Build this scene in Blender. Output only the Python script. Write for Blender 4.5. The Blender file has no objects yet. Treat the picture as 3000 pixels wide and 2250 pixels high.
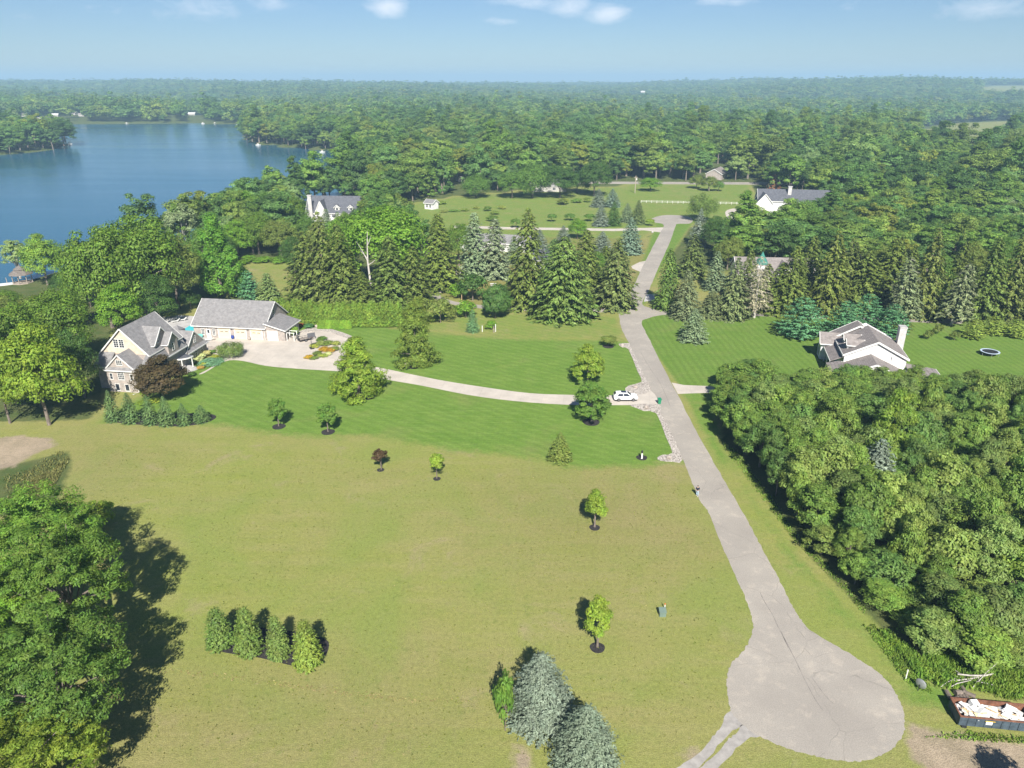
import bpy, bmesh, math, random
import numpy as np
from mathutils import Vector, Matrix

random.seed(7)
RNG = np.random.default_rng(11)
SC = bpy.context.scene
COL = SC.collection

# ------------------------------------------------------------------ camera, world, sun, exposure
F, CAM_H, PITCH = 2153.0, 58.0, math.radians(22.4)
cam_d = bpy.data.cameras.new('Camera')
cam_d.sensor_width = 36.0
cam_d.lens = 36.0 * F / 3000.0
cam_d.clip_start = 0.5
cam_d.clip_end = 40000
cam = bpy.data.objects.new('Camera', cam_d)
COL.objects.link(cam)
cam.location = (0, 0, CAM_H)
cam.rotation_euler = (math.pi / 2 - PITCH, 0, 0)
SC.camera = cam

SUN_EL, SUN_HEAD = math.radians(40), math.radians(-5)          # light travels towards heading -5 deg, down 40 deg
sun_vec = Vector((-math.sin(SUN_HEAD) * math.cos(SUN_EL), -math.cos(SUN_HEAD) * math.cos(SUN_EL), math.sin(SUN_EL)))
sd = bpy.data.lights.new('Sun', 'SUN')
sd.energy = 5.0
sd.angle = math.radians(0.5)
sd.color = (1.0, 0.955, 0.88)
sun = bpy.data.objects.new('Sun', sd)
COL.objects.link(sun)
sun.rotation_euler = sun_vec.to_track_quat('Z', 'Y').to_euler()

SC.view_settings.view_transform = 'Standard'
SC.view_settings.look = 'None'
SC.view_settings.exposure = 1.0
SC.view_settings.gamma = 1.0
SC.view_settings.use_curve_mapping = False
SC.render.engine = 'CYCLES'
SC.cycles.max_bounces = 8
SC.cycles.diffuse_bounces = 6
SC.cycles.glossy_bounces = 2
SC.cycles.transmission_bounces = 5
SC.cycles.volume_bounces = 0
SC.cycles.transparent_max_bounces = 4
SC.cycles.sample_clamp_indirect = 8.0
SC.cycles.use_denoising = True
SC.cycles.denoiser = 'OPENIMAGEDENOISE'
SC.cycles.denoising_input_passes = 'RGB_ALBEDO_NORMAL'
SC.cycles.denoising_prefilter = 'ACCURATE'


def ray(px, py):
    a = (px - 1500) / F
    b = (1125 - py) / F
    return np.array([a, math.cos(PITCH) + b * math.sin(PITCH), -math.sin(PITCH) + b * math.cos(PITCH)])


def at(px, py, z=0.0):
    d = ray(px, py)
    t = (z - CAM_H) / d[2]
    return (d[0] * t, d[1] * t)


def hgt(px, py, dist_y):
    d = ray(px, py)
    return CAM_H + d[2] * dist_y / d[1]


def depth(x, y, z=0.0):
    return y * math.cos(PITCH) + (CAM_H - z) * math.sin(PITCH)


# ------------------------------------------------------------------ node helpers
def new_mat(name):
    m = bpy.data.materials.new(name)
    m.use_nodes = True
    nt = m.node_tree
    nt.nodes.clear()
    out = nt.nodes.new('ShaderNodeOutputMaterial')
    return m, nt, out


class NT:
    def __init__(s, nt):
        s.t = nt

    def n(s, typ, ins=None, **kw):
        nd = s.t.nodes.new(typ)
        for k, v in kw.items():
            setattr(nd, k, v)
        for k, v in (ins or {}).items():
            if hasattr(v, 'is_output') or isinstance(v, bpy.types.NodeSocket):
                s.t.links.new(v, nd.inputs[k])
            else:
                nd.inputs[k].default_value = v
        return nd

    def math(s, op, a, b=0.0, c=None, clamp=False):
        ins = {0: a, 1: b}
        if c is not None:
            ins[2] = c
        nd = s.n('ShaderNodeMath', ins, operation=op)
        nd.use_clamp = clamp
        return nd.outputs[0]

    def mix(s, f, a, b, mode='MIX'):
        nd = s.n('ShaderNodeMix', None, data_type='RGBA', blend_type=mode)
        for k, v in ((0, f), (6, a), (7, b)):
            if isinstance(v, bpy.types.NodeSocket):
                s.t.links.new(v, nd.inputs[k])
            elif k == 0:
                nd.inputs[0].default_value = v
            else:
                nd.inputs[k].default_value = tuple(v) + ((1.0,) if len(v) == 3 else ())
        return nd.outputs[2]

    def noise(s, vec, scale, detail=3.0, rough=0.55, dist=0.0):
        return s.n('ShaderNodeTexNoise', {'Vector': vec, 'Scale': scale, 'Detail': detail, 'Roughness': rough, 'Distortion': dist}).outputs[0]

    def remap(s, v, a, b, lo=0.0, hi=1.0):
        nd = s.n('ShaderNodeMapRange', {0: v, 1: a, 2: b, 3: lo, 4: hi})
        nd.clamp = True
        return nd.outputs[0]

    def scaled(s, vec, sc, rot=0.0):
        return s.n('ShaderNodeMapping', {'Vector': vec, 'Scale': sc, 'Rotation': (0, 0, rot)}).outputs[0]


def plain(name, c, rough=0.7, var=0.12, scale=1.5, metal=0.0, spec=0.3, bump=0.0, bscale=20.0, coat=0.0, coords='Object'):
    m, nt, out = new_mat(name)
    g = NT(nt)
    co = g.n('ShaderNodeTexCoord').outputs[coords]
    nz = g.noise(co, scale, 4.0)
    k = g.remap(nz, 0.3, 0.7, 1 - var, 1 + var)
    col = g.mix(1.0, c, g.n('ShaderNodeCombineColor', {0: k, 1: k, 2: k}).outputs[0], 'MULTIPLY')
    b = g.n('ShaderNodeBsdfPrincipled', {'Base Color': col, 'Roughness': rough, 'Metallic': metal, 'Specular IOR Level': spec, 'Coat Weight': coat})
    if bump > 0:
        bn = g.n('ShaderNodeBump', {'Height': g.noise(co, bscale, 3.0), 'Strength': bump, 'Distance': 0.05}).outputs[0]
        nt.links.new(bn, b.inputs['Normal'])
    nt.links.new(b.outputs[0], out.inputs[0])
    return m


def brick_mat(name, c1, c2, mortar, w, h, msize=0.02, rough=0.85, squash=None):
    m, nt, out = new_mat(name)
    g = NT(nt)
    co = g.n('ShaderNodeTexCoord').outputs['Object']
    sep = g.n('ShaderNodeSeparateXYZ', {0: co})
    u = g.math('ADD', sep.outputs[0], sep.outputs[1])
    v = g.n('ShaderNodeCombineXYZ', {0: u, 1: sep.outputs[2], 2: 0.0}).outputs[0]
    bt = g.n('ShaderNodeTexBrick', {'Vector': v, 'Color1': c1 + (1,), 'Color2': c2 + (1,), 'Mortar': mortar + (1,), 'Scale': 1.0,
                                    'Mortar Size': msize, 'Brick Width': w, 'Row Height': h, 'Bias': 0.0})
    nz = g.noise(co, 1.3, 4.0)
    k = g.remap(nz, 0.3, 0.7, 0.8, 1.15)
    col = g.mix(1.0, bt.outputs[0], g.n('ShaderNodeCombineColor', {0: k, 1: k, 2: k}).outputs[0], 'MULTIPLY')
    b = g.n('ShaderNodeBsdfPrincipled', {'Base Color': col, 'Roughness': rough, 'Specular IOR Level': 0.2})
    nt.links.new(b.outputs[0], out.inputs[0])
    return m


def foliage_mat(name, attr=False, var=0.35, trans=0.40, gain=1.95):
    m, nt, out = new_mat(name)
    g = NT(nt)
    if attr:
        base = g.n('ShaderNodeAttribute', None, attribute_type='INSTANCER', attribute_name='tint').outputs[0]
    else:
        base = g.n('ShaderNodeObjectInfo').outputs['Color']
    isl = g.n('ShaderNodeNewGeometry').outputs['Random Per Island']
    pos = g.n('ShaderNodeNewGeometry').outputs['Position']
    nz = g.noise(pos, 0.35, 3.0)
    k = g.math('MULTIPLY', g.math('MULTIPLY', g.remap(nz, 0.3, 0.7, 1 - var * 0.7, 1 + var * 0.7), g.remap(isl, 0, 1, 1 - var, 1 + var)), gain)
    hs = g.n('ShaderNodeHueSaturation', {'Hue': g.remap(g.noise(pos, 0.9, 2.0), 0.3, 0.7, 0.472, 0.508), 'Saturation': 1.0, 'Value': k, 'Color': g.mix(1.0, base, (1.04, 1.05, 0.84, 1), 'MULTIPLY')}).outputs[0]
    d = g.n('ShaderNodeBsdfPrincipled', {'Base Color': hs, 'Roughness': 0.55, 'Specular IOR Level': 0.25})
    tc = g.mix(1.0, hs, (1.25, 1.3, 0.6, 1), 'MULTIPLY')
    t = g.n('ShaderNodeBsdfTranslucent', {'Color': tc})
    mx = g.n('ShaderNodeMixShader', {0: trans, 1: d.outputs[0], 2: t.outputs[0]})
    nt.links.new(mx.outputs[0], out.inputs[0])
    return m


# ------------------------------------------------------------------ sky
def build_world():
    w = bpy.data.worlds.new('World')
    SC.world = w
    w.use_nodes = True
    nt = w.node_tree
    nt.nodes.clear()
    g = NT(nt)
    out = g.n('ShaderNodeOutputWorld')
    sky = g.n('ShaderNodeTexSky', None, sky_type='NISHITA')
    sky.sun_disc = False
    sky.sun_elevation = SUN_EL
    sky.sun_rotation = math.radians(175)
    sky.altitude = 250
    sky.air_density = 1.0
    sky.dust_density = 0.1
    sky.ozone_density = 3.0
    tc = g.n('ShaderNodeTexCoord').outputs['Generated']
    sep = g.n('ShaderNodeSeparateXYZ', {0: tc})
    az = g.math('ARCTAN2', sep.outputs[0], sep.outputs[1])
    el = g.math('ARCSINE', sep.outputs[2])
    cv = g.n('ShaderNodeCombineXYZ', {0: g.math('MULTIPLY', az, 30.0), 1: g.math('MULTIPLY', el, 70.0), 2: 0.0}).outputs[0]
    nz = g.noise(cv, 1.0, 6.0, 0.62, 0.3)
    nz2 = g.noise(cv, 0.28, 4.0, 0.6, 0.5)
    tot = None
    blobs = [(1139, 22, 55, 26, 1.0), (1665, 18, 70, 30, 0.75), (1780, 40, 60, 24, 0.95), (1560, 5, 130, 20, 0.6), (1460, 63, 60, 14, 0.5), (600, 25, 150, 40, 0.45),
             (300, 20, 120, 35, 0.3), (2080, 5, 70, 14, 0.55), (2170, 5, 60, 12, 0.5), (2500, 10, 120, 25, 0.3), (2900, 18, 110, 28, 0.6), (60, 60, 60, 20, 0.25), (780, 10, 100, 22, 0.4)]
    for px, py, sx, sy, amp in blobs:
        d = ray(px, py)
        a0 = math.atan2(d[0], d[1])
        e0 = math.asin(d[2] / np.linalg.norm(d))
        dx = g.math('POWER', g.math('DIVIDE', g.math('SUBTRACT', az, a0), sx / F * 1.0), 2.0)
        dy = g.math('POWER', g.math('DIVIDE', g.math('SUBTRACT', el, e0), sy / F * 0.95), 2.0)
        e = g.math('MULTIPLY', g.math('EXPONENT', g.math('MULTIPLY', g.math('ADD', dx, dy), -1.0)), amp)
        tot = e if tot is None else g.math('MAXIMUM', tot, e)
    thin = g.math('MULTIPLY', g.remap(nz2, 0.5, 0.75), g.remap(el, 0.06, 0.11, 0.0, 0.22))
    cl = g.math('ADD', g.remap(g.math('SUBTRACT', g.math('ADD', tot, g.math('MULTIPLY', g.math('SUBTRACT', nz, 0.5), 0.9)), 0.25), 0.0, 0.7), thin, clamp=True)
    cl = g.math('MULTIPLY', cl, g.remap(tot, 0.05, 0.3, 0.35, 0.62))
    col = g.mix(cl, g.mix(1.0, sky.outputs[0], (0.58, 0.69, 0.87, 1), 'MULTIPLY'), (11.0, 11.2, 11.8, 1))
    bg = g.n('ShaderNodeBackground', {'Color': col, 'Strength': 0.052})
    nt.links.new(bg.outputs[0], out.inputs[0])


build_world()


# ------------------------------------------------------------------ objects and meshes
def tag(o, label=None, cat=None, group=None, kind=None):
    if label:
        o['label'] = label
    if cat:
        o['category'] = cat
    if group:
        o['group'] = group
    if kind:
        o['kind'] = kind
    return o


def empty(name, loc, rz=0.0):
    o = bpy.data.objects.new(name, None)
    COL.objects.link(o)
    o.location = loc
    o.rotation_euler = (0, 0, rz)
    o.empty_display_size = 0.5
    return o


def link_mesh(name, me, parent=None):
    o = bpy.data.objects.new(name, me)
    COL.objects.link(o)
    if parent is not None:
        o.parent = parent
    return o


def copy_tree(o, parent=None):
    c = o.copy()
    COL.objects.link(c)
    c.parent = parent
    for ch in list(o.children):
        copy_tree(ch, c)
    return c


class MB:
    def __init__(s):
        s.v, s.f, s.m = [], [], []

    def face(s, pts, m=0):
        i = len(s.v)
        s.v += [tuple(p) for p in pts]
        s.f.append(tuple(range(i, i + len(pts))))
        s.m.append(m)
        return s

    def box(s, x0, x1, y0, y1, z0, z1, m=0):
        i = len(s.v)
        s.v += [(x0, y0, z0), (x1, y0, z0), (x1, y1, z0), (x0, y1, z0), (x0, y0, z1), (x1, y0, z1), (x1, y1, z1), (x0, y1, z1)]
        for q in ((3, 2, 1, 0), (4, 5, 6, 7), (0, 1, 5, 4), (1, 2, 6, 5), (2, 3, 7, 6), (3, 0, 4, 7)):
            s.f.append(tuple(i + k for k in q))
            s.m.append(m)
        return s

    def extrude(s, pts, vec, m=0):
        n = len(pts)
        i = len(s.v)
        s.v += [tuple(p) for p in pts] + [tuple(p[k] + vec[k] for k in range(3)) for p in pts]
        s.f.append(tuple(i + k for k in reversed(range(n))))
        s.f.append(tuple(i + n + k for k in range(n)))
        s.m += [m, m]
        for k in range(n):
            s.f.append((i + k, i + (k + 1) % n, i + n + (k + 1) % n, i + n + k))
            s.m.append(m)
        return s

    def slab(s, pts, t, m=0):
        return s.extrude(pts, (0, 0, -t), m)

    def beam(s, p0, p1, w, h, m=0, up=(0, 0, 1)):
        a, b = Vector(p0), Vector(p1)
        d = (b - a).normalized()
        u = Vector(up)
        if abs(d.dot(u)) > 0.98:
            u = Vector((0, 1, 0))
        r = d.cross(u).normalized() * (w / 2)
        q = r.cross(d).normalized() * (h / 2)
        i = len(s.v)
        for p in (a, b):
            s.v += [tuple(p - r - q), tuple(p + r - q), tuple(p + r + q), tuple(p - r + q)]
        for f in ((3, 2, 1, 0), (4, 5, 6, 7), (0, 1, 5, 4), (1, 2, 6, 5), (2, 3, 7, 6), (3, 0, 4, 7)):
            s.f.append(tuple(i + k for k in f))
            s.m.append(m)
        return s

    def tube(s, path, radii, n=7, m=0, cap=True):
        pts = [Vector(p) for p in path]
        i0 = len(s.v)
        up = Vector((0.13, 0.21, 0.97))
        for k, p in enumerate(pts):
            d = (pts[min(k + 1, len(pts) - 1)] - pts[max(k - 1, 0)]).normalized()
            r = d.cross(up)
            if r.length < 0.05:
                r = d.cross(Vector((1, 0, 0)))
            r.normalize()
            q = r.cross(d)
            for a in range(n):
                t = 2 * math.pi * a / n
                s.v.append(tuple(p + (r * math.cos(t) + q * math.sin(t)) * radii[k]))
        for k in range(len(pts) - 1):
            for a in range(n):
                b = (a + 1) % n
                s.f.append((i0 + k * n + a, i0 + k * n + b, i0 + (k + 1) * n + b, i0 + (k + 1) * n + a))
                s.m.append(m)
        if cap:
            s.f.append(tuple(i0 + a for a in reversed(range(n))))
            s.f.append(tuple(i0 + (len(pts) - 1) * n + a for a in range(n)))
            s.m += [m, m]
        return s

    def lathe(s, prof, n=16, m=0, cx=0.0, cy=0.0):
        i0 = len(s.v)
        for r, z in prof:
            for a in range(n):
                t = 2 * math.pi * a / n
                s.v.append((cx + r * math.cos(t), cy + r * math.sin(t), z))
        for k in range(len(prof) - 1):
            for a in range(n):
                b = (a + 1) % n
                s.f.append((i0 + k * n + a, i0 + k * n + b, i0 + (k + 1) * n + b, i0 + (k + 1) * n + a))
                s.m.append(m)
        s.f.append(tuple(i0 + a for a in reversed(range(n))))
        s.f.append(tuple(i0 + (len(prof) - 1) * n + a for a in range(n)))
        s.m += [m, m]
        return s

    def rock(s, c, r, seed, m=0, flat=0.7):
        bm = bmesh.new()
        bmesh.ops.create_icosphere(bm, subdivisions=2, radius=1.0)
        rr = random.Random(seed)
        ax = [(rr.uniform(-1, 1), rr.uniform(-1, 1), rr.uniform(-1, 1)) for _ in range(7)]
        i = len(s.v)
        for v in bm.verts:
            k = 1.0
            for a in ax:
                d = v.co.dot(Vector(a).normalized())
                if d > 0.62:
                    k = min(k, 0.62 / d * 1.12)
            s.v.append((c[0] + v.co.x * r[0] * k, c[1] + v.co.y * r[1] * k, c[2] + v.co.z * r[2] * k))
        for f in bm.faces:
            s.f.append(tuple(i + v.index for v in f.verts))
            s.m.append(m)
        bm.free()
        return s

    def build(s, name, mats, parent=None, smooth=False, kind=None):
        me = bpy.data.meshes.new(name)
        me.from_pydata(s.v, [], s.f)
        if not isinstance(mats, (list, tuple)):
            mats = [mats]
        for mt in mats:
            me.materials.append(mt)
        me.polygons.foreach_set('material_index', s.m)
        if smooth:
            me.polygons.foreach_set('use_smooth', [True] * len(s.f))
        me.update()
        o = link_mesh(name, me, parent)
        if kind:
            o['kind'] = kind
        return o


def np_mesh(name, V, Q, mats, midx=None, smooth=False):
    me = bpy.data.meshes.new(name)
    nq, k = Q.shape
    me.vertices.add(len(V))
    me.vertices.foreach_set('co', np.asarray(V, np.float32).ravel())
    me.loops.add(nq * k)
    me.loops.foreach_set('vertex_index', np.asarray(Q, np.int32).ravel())
    me.polygons.add(nq)
    me.polygons.foreach_set('loop_start', np.arange(0, nq * k, k, dtype=np.int32))
    for mt in mats:
        me.materials.append(mt)
    if midx is not None:
        me.polygons.foreach_set('material_index', np.asarray(midx, np.int32))
    if smooth:
        me.polygons.foreach_set('use_smooth', np.ones(nq, bool))
    me.update(calc_edges=True)
    return me


# ------------------------------------------------------------------ materials
M = {}
M['leaf'] = foliage_mat('leaf')
M['leaf_far'] = foliage_mat('leaf_far', attr=True, var=0.3)
M['needle'] = foliage_mat('needle', var=0.45, trans=0.12)
M['bark'] = plain('bark', (0.17, 0.14, 0.115), 0.9, 0.3, 2.0, bump=0.5)
M['pale_bark'] = plain('pale_bark', (0.42, 0.39, 0.35), 0.9, 0.25, 2.0)
M['dead_wood'] = plain('dead_wood', (0.38, 0.35, 0.32), 0.9, 0.25, 3.0)
M['shingle'] = brick_mat('shingle', (0.19, 0.185, 0.185), (0.235, 0.225, 0.22), (0.16, 0.155, 0.155), 0.45, 0.16, 0.012)
M['brown_shingle'] = brick_mat('brown_shingle', (0.20, 0.175, 0.165), (0.25, 0.225, 0.21), (0.16, 0.14, 0.13), 0.45, 0.16, 0.012)
M['dark_shingle'] = brick_mat('dark_shingle', (0.085, 0.09, 0.105), (0.12, 0.125, 0.14), (0.07, 0.07, 0.08), 0.45, 0.16, 0.012)
M['stone'] = brick_mat('stone', (0.37, 0.30, 0.26), (0.26, 0.235, 0.215), (0.36, 0.33, 0.30), 0.42, 0.17, 0.022)
M['cream_siding'] = brick_mat('cream_siding', (0.56, 0.475, 0.37), (0.54, 0.46, 0.36), (0.44, 0.375, 0.30), 4.0, 0.13, 0.012, 0.6)
M['white_siding'] = brick_mat('white_siding', (0.68, 0.67, 0.645), (0.66, 0.65, 0.63), (0.55, 0.545, 0.53), 4.0, 0.13, 0.01, 0.6)
M['white'] = plain('white_trim', (0.64, 0.63, 0.60), 0.5, 0.05)
M['cream'] = plain('cream_door', (0.62, 0.53, 0.37), 0.5, 0.05)
M['glass'] = plain('window_glass', (0.03, 0.035, 0.045), 0.08, 0.2, 1.0, spec=0.8)
M['concrete'] = plain('pale_concrete', (0.46, 0.42, 0.37), 0.85, 0.16, 0.35, coords='Object')
M['patio'] = plain('patio_concrete', (0.40, 0.385, 0.37), 0.85, 0.14, 0.5)
M['dark_metal'] = plain('dark_metal', (0.035, 0.035, 0.04), 0.45, 0.2, 3, metal=0.3)
M['grey_metal'] = plain('grey_metal', (0.32, 0.33, 0.34), 0.45, 0.15, 3, metal=0.5)
M['mulch'] = plain('black_mulch', (0.03, 0.027, 0.026), 0.95, 0.6, 5.0, bump=0.8, bscale=9)
M['boulder'] = plain('boulder', (0.36, 0.31, 0.27), 0.9, 0.3, 2.0, bump=0.4, bscale=6)
M['plastic_green'] = plain('green_plastic', (0.02, 0.20, 0.10), 0.4, 0.08)
M['wood'] = plain('grey_wood', (0.33, 0.28, 0.23), 0.85, 0.2, 3.0)
M['weathered'] = plain('weathered_shakes', (0.15, 0.13, 0.115), 0.9, 0.25, 2.0)
M['tan_wood'] = plain('tan_wood', (0.52, 0.37, 0.21), 0.8, 0.2, 3.0)
M['pool_water'] = plain('pool_water', (0.08, 0.52, 0.56), 0.05, 0.08, 1.0, spec=0.5)
M['copper'] = plain('green_copper', (0.045, 0.19, 0.145), 0.5, 0.15, 1.0)


def gravel_mat(name, c1, c2, scale):
    m, nt, out = new_mat(name)
    g = NT(nt)
    co = g.n('ShaderNodeTexCoord').outputs['Object']
    vo = g.n('ShaderNodeTexVoronoi', {'Vector': co, 'Scale': scale})
    bw = g.n('ShaderNodeRGBToBW', {0: vo.outputs['Color']}).outputs[0]
    col = g.mix(g.remap(bw, 0.2, 0.8), c1, c2)
    k = g.remap(vo.outputs['Distance'], 0.25, 0.75, 1.15, 0.55)
    col = g.mix(1.0, col, g.n('ShaderNodeCombineColor', {0: k, 1: k, 2: k}).outputs[0], 'MULTIPLY')
    b = g.n('ShaderNodeBsdfPrincipled', {'Base Color': col, 'Roughness': 0.9, 'Specular IOR Level': 0.2})
    bn = g.n('ShaderNodeBump', {'Height': vo.outputs['Distance'], 'Strength': 0.7, 'Distance': 0.08})
    bn.invert = True
    nt.links.new(bn.outputs[0], b.inputs['Normal'])
    nt.links.new(b.outputs[0], out.inputs[0])
    return m


M['river_rock'] = gravel_mat('river_rock', (0.27, 0.235, 0.205), (0.60, 0.545, 0.48), 6.0)
M['gravel'] = gravel_mat('grey_gravel', (0.30, 0.29, 0.28), (0.50, 0.48, 0.46), 9.0)


def asphalt():
    m, nt, out = new_mat('weathered_asphalt')
    g = NT(nt)
    co = g.n('ShaderNodeTexCoord').outputs['Object']
    big = g.noise(co, 0.10, 5.0, 0.6)
    mid = g.noise(co, 0.7, 5.0, 0.65)
    fine = g.noise(co, 9.0, 2.0, 0.6)
    col = g.mix(g.remap(big, 0.35, 0.65), (0.275, 0.250, 0.218), (0.33, 0.301, 0.260))
    sand = g.math('MULTIPLY', g.remap(g.math('ADD', mid, g.math('MULTIPLY', big, 0.5)), 0.78, 0.98), 0.42)
    col = g.mix(sand, col, (0.47, 0.41, 0.335))
    k = g.remap(fine, 0.3, 0.7, 0.86, 1.13)
    col = g.mix(1.0, col, g.n('ShaderNodeCombineColor', {0: k, 1: k, 2: k}).outputs[0], 'MULTIPLY')
    # long wandering cracks
    wv = g.n('ShaderNodeVectorMath', {0: co, 1: g.n('ShaderNodeVectorMath', {0: g.n('ShaderNodeTexNoise', {'Vector': co, 'Scale': 0.2, 'Detail': 3.0}).outputs['Color'], 'Scale': 2.0}, operation='SCALE').outputs[0]}, operation='ADD').outputs[0]
    vo = g.n('ShaderNodeTexVoronoi', {'Vector': wv, 'Scale': 0.11}, feature='DISTANCE_TO_EDGE')
    crack = g.math('MULTIPLY', g.remap(vo.outputs['Distance'], 0.002, 0.006, 1.0, 0.0), g.remap(mid, 0.4, 0.6, 0.0, 0.4))
    col = g.mix(crack, col, (0.12, 0.11, 0.10))
    b = g.n('ShaderNodeBsdfPrincipled', {'Base Color': col, 'Roughness': 0.92, 'Specular IOR Level': 0.15})
    nt.links.new(b.outputs[0], out.inputs[0])
    return m


M['asphalt'] = asphalt()


# ------------------------------------------------------------------ polygons in world space
def spline(pts, closed=True, k=6, sharp=()):
    P = [np.array(p, float) for p in pts]
    n = len(P)
    out = []
    rng = range(n) if closed else range(n - 1)
    for i in rng:
        p0, p1, p2, p3 = (P[(i - 1) % n], P[i], P[(i + 1) % n], P[(i + 2) % n]) if closed else (P[max(i - 1, 0)], P[i], P[i + 1], P[min(i + 2, n - 1)])
        for j in range(k):
            t = j / k
            out.append(0.5 * ((2 * p1) + (-p0 + p2) * t + (2 * p0 - 5 * p1 + 4 * p2 - p3) * t * t + (-p0 + 3 * p1 - 3 * p2 + p3) * t ** 3))
    if not closed:
        out.append(P[-1])
    return [tuple(p) for p in out]


def W(pts, z=0.0):
    return [at(px, py, z) for px, py in pts]


def sdist(poly, X, Y):
    """signed distance to a polygon, positive inside"""
    P = np.asarray(poly, float)
    d2 = np.full(X.shape, 1e18)
    ins = np.zeros(X.shape, bool)
    n = len(P)
    for i in range(n):
        x0, y0 = P[i]
        x1, y1 = P[(i + 1) % n]
        ex, ey = x1 - x0, y1 - y0
        L = ex * ex + ey * ey + 1e-12
        t = np.clip(((X - x0) * ex + (Y - y0) * ey) / L, 0, 1)
        dx, dy = X - (x0 + t * ex), Y - (y0 + t * ey)
        d2 = np.minimum(d2, dx * dx + dy * dy)
        c = ((y0 > Y) != (y1 > Y))
        with np.errstate(divide='ignore', invalid='ignore'):
            xi = (x1 - x0) * (Y - y0) / (y1 - y0 + 1e-30) + x0
        ins ^= c & (X < xi)
    d = np.sqrt(d2)
    return np.where(ins, d, -d)


LAKE_Z = -2.0
LAKE = W([(-700, 980), (-100, 850), (20, 838), (130, 805), (330, 770), (520, 715), (600, 692), (650, 662), (720, 628), (830, 604), (905, 588), (975, 578), (1010, 560), (1015, 480),
          (990, 450), (904, 439), (840, 434), (768, 427), (722, 420), (706, 408), (702, 392), (740, 378), (720, 365), (600, 361.5), (300, 362), (100, 364), (0, 365), (-400, 367), (-900, 374)], LAKE_Z)
PENIN = W([(-500, 480), (0, 456), (90, 449), (160, 440), (205, 430), (218, 423), (200, 412), (120, 403), (0, 398), (-500, 394)], LAKE_Z)


def lake_sd(X, Y):
    return np.minimum(sdist(LAKE, X, Y), -sdist(PENIN, X, Y))


def smooth(a, b, x):
    t = np.clip((x - a) / (b - a), 0, 1)
    return t * t * (3 - 2 * t)


def hills(X, Y):
    D = np.sqrt(X * X + Y * Y)
    A = np.arctan2(X, Y)
    h = 5 * np.sin(X / 310 + 1.0) * np.sin(Y / 270 + 0.4) + 4 * np.sin(X / 140 + Y / 190) + 3 * np.sin(Y / 120 - X / 260 + 2)
    dip = -9 * smooth(950, 1200, D) * smooth(-0.05, 0.12, A)
    ridge = 26 * smooth(1900, 4300, D) + 8 * np.sin(A * 9 + D / 900.0) * smooth(1800, 3200, D)
    right = 22 * smooth(0.05, 0.45, A) * smooth(1900, 3600, D) + 6 * smooth(-0.45, -0.62, A) * smooth(2000, 3500, D)
    far = -40 * smooth(5200, 8500, D)
    return (h * smooth(900, 1800, D) + dip + ridge + right + far) * smooth(700, 1000, D)


def terrain(X, Y):
    h = hills(X, Y)
    h = np.where((X < 150) & (Y < 1500), np.maximum(h, -0.8), h)
    s = lake_sd(X, Y)
    bank = smooth(-9, 6, s)
    near_shore = smooth(140, 20, np.abs(s))
    h = h * (1 - near_shore * 0.85)
    return h * (1 - bank) + bank * (-6.0)


def tz(x, y):
    return float(terrain(np.array([float(x)]), np.array([float(y)]))[0])


# ------------------------------------------------------------------ ground
LUSH = W([(300, 1235), (330, 1200), (520, 1120), (560, 1060), (640, 1040), (700, 950), (850, 940), (1000, 945), (1150, 962), (1254, 972), (1390, 988), (1507, 994), (1733, 997), (1841, 1003),
          (1900, 1110), (1960, 1230), (2006, 1352), (1868, 1366), (1665, 1370), (1597, 1344), (1480, 1333), (1371, 1322), (1190, 1296), (1100, 1276), (950, 1278), (800, 1272), (640, 1245)])
STRIP = W([(900, 948), (1150, 930), (1300, 910), (1790, 925), (1815, 925), (1845, 1003), (1733, 997), (1507, 994), (1254, 972)])
RLAWN = W([(1840, 960), (1900, 925), (2000, 905), (2300, 930), (2700, 945), (3400, 965), (3400, 1300), (2900, 1130), (2500, 1130), (2100, 1140), (2000, 1140), (1900, 1010)])
VERGE = W([(1985, 1140), (2110, 1140), (2120, 1300), (2330, 1600), (2560, 1850), (2700, 1980), (2900, 2060), (2900, 2110), (2640, 2080), (2500, 1960), (2420, 1880), (2330, 1780), (2200, 1560), (2060, 1290)])
VERGE_DRY = W([(2130, 1370), (2160, 1400), (2300, 1650), (2500, 1860), (2630, 1960), (2620, 2010), (2530, 1950), (2420, 1860), (2310, 1730), (2200, 1550)])
MEADOW = W([(1120, 640), (1180, 600), (1330, 575), (1500, 560), (1700, 550), (1900, 537), (2200, 537), (2230, 600), (2140, 660), (2010, 665), (1900, 690), (1850, 790), (1830, 900), (1790, 900), (1500, 740), (1200, 690)])
MEADOW2 = W([(700, 830), (720, 770), (860, 770), (880, 860), (780, 890)])
ROADSIDE = W([(1830, 890), (1925, 640), (2040, 640), (1960, 760), (1900, 850), (1890, 905)])
HORSE = W([(2780, 880), (3400, 900), (3400, 930), (2600, 925)])
SOIL = [W([(-60, 1290), (60, 1275), (150, 1285), (165, 1305), (90, 1335), (40, 1370), (-60, 1380)]),
        W([(2640, 2110), (2760, 2150), (2870, 2150), (3060, 2190), (3060, 2300), (2750, 2300), (2660, 2200)]),
        W([(1500, 2180), (1550, 2190), (1570, 2260), (1510, 2280)]),
        W([(2000, 2220), (2030, 2180), (2060, 2170), (2040, 2240)])]
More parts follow.
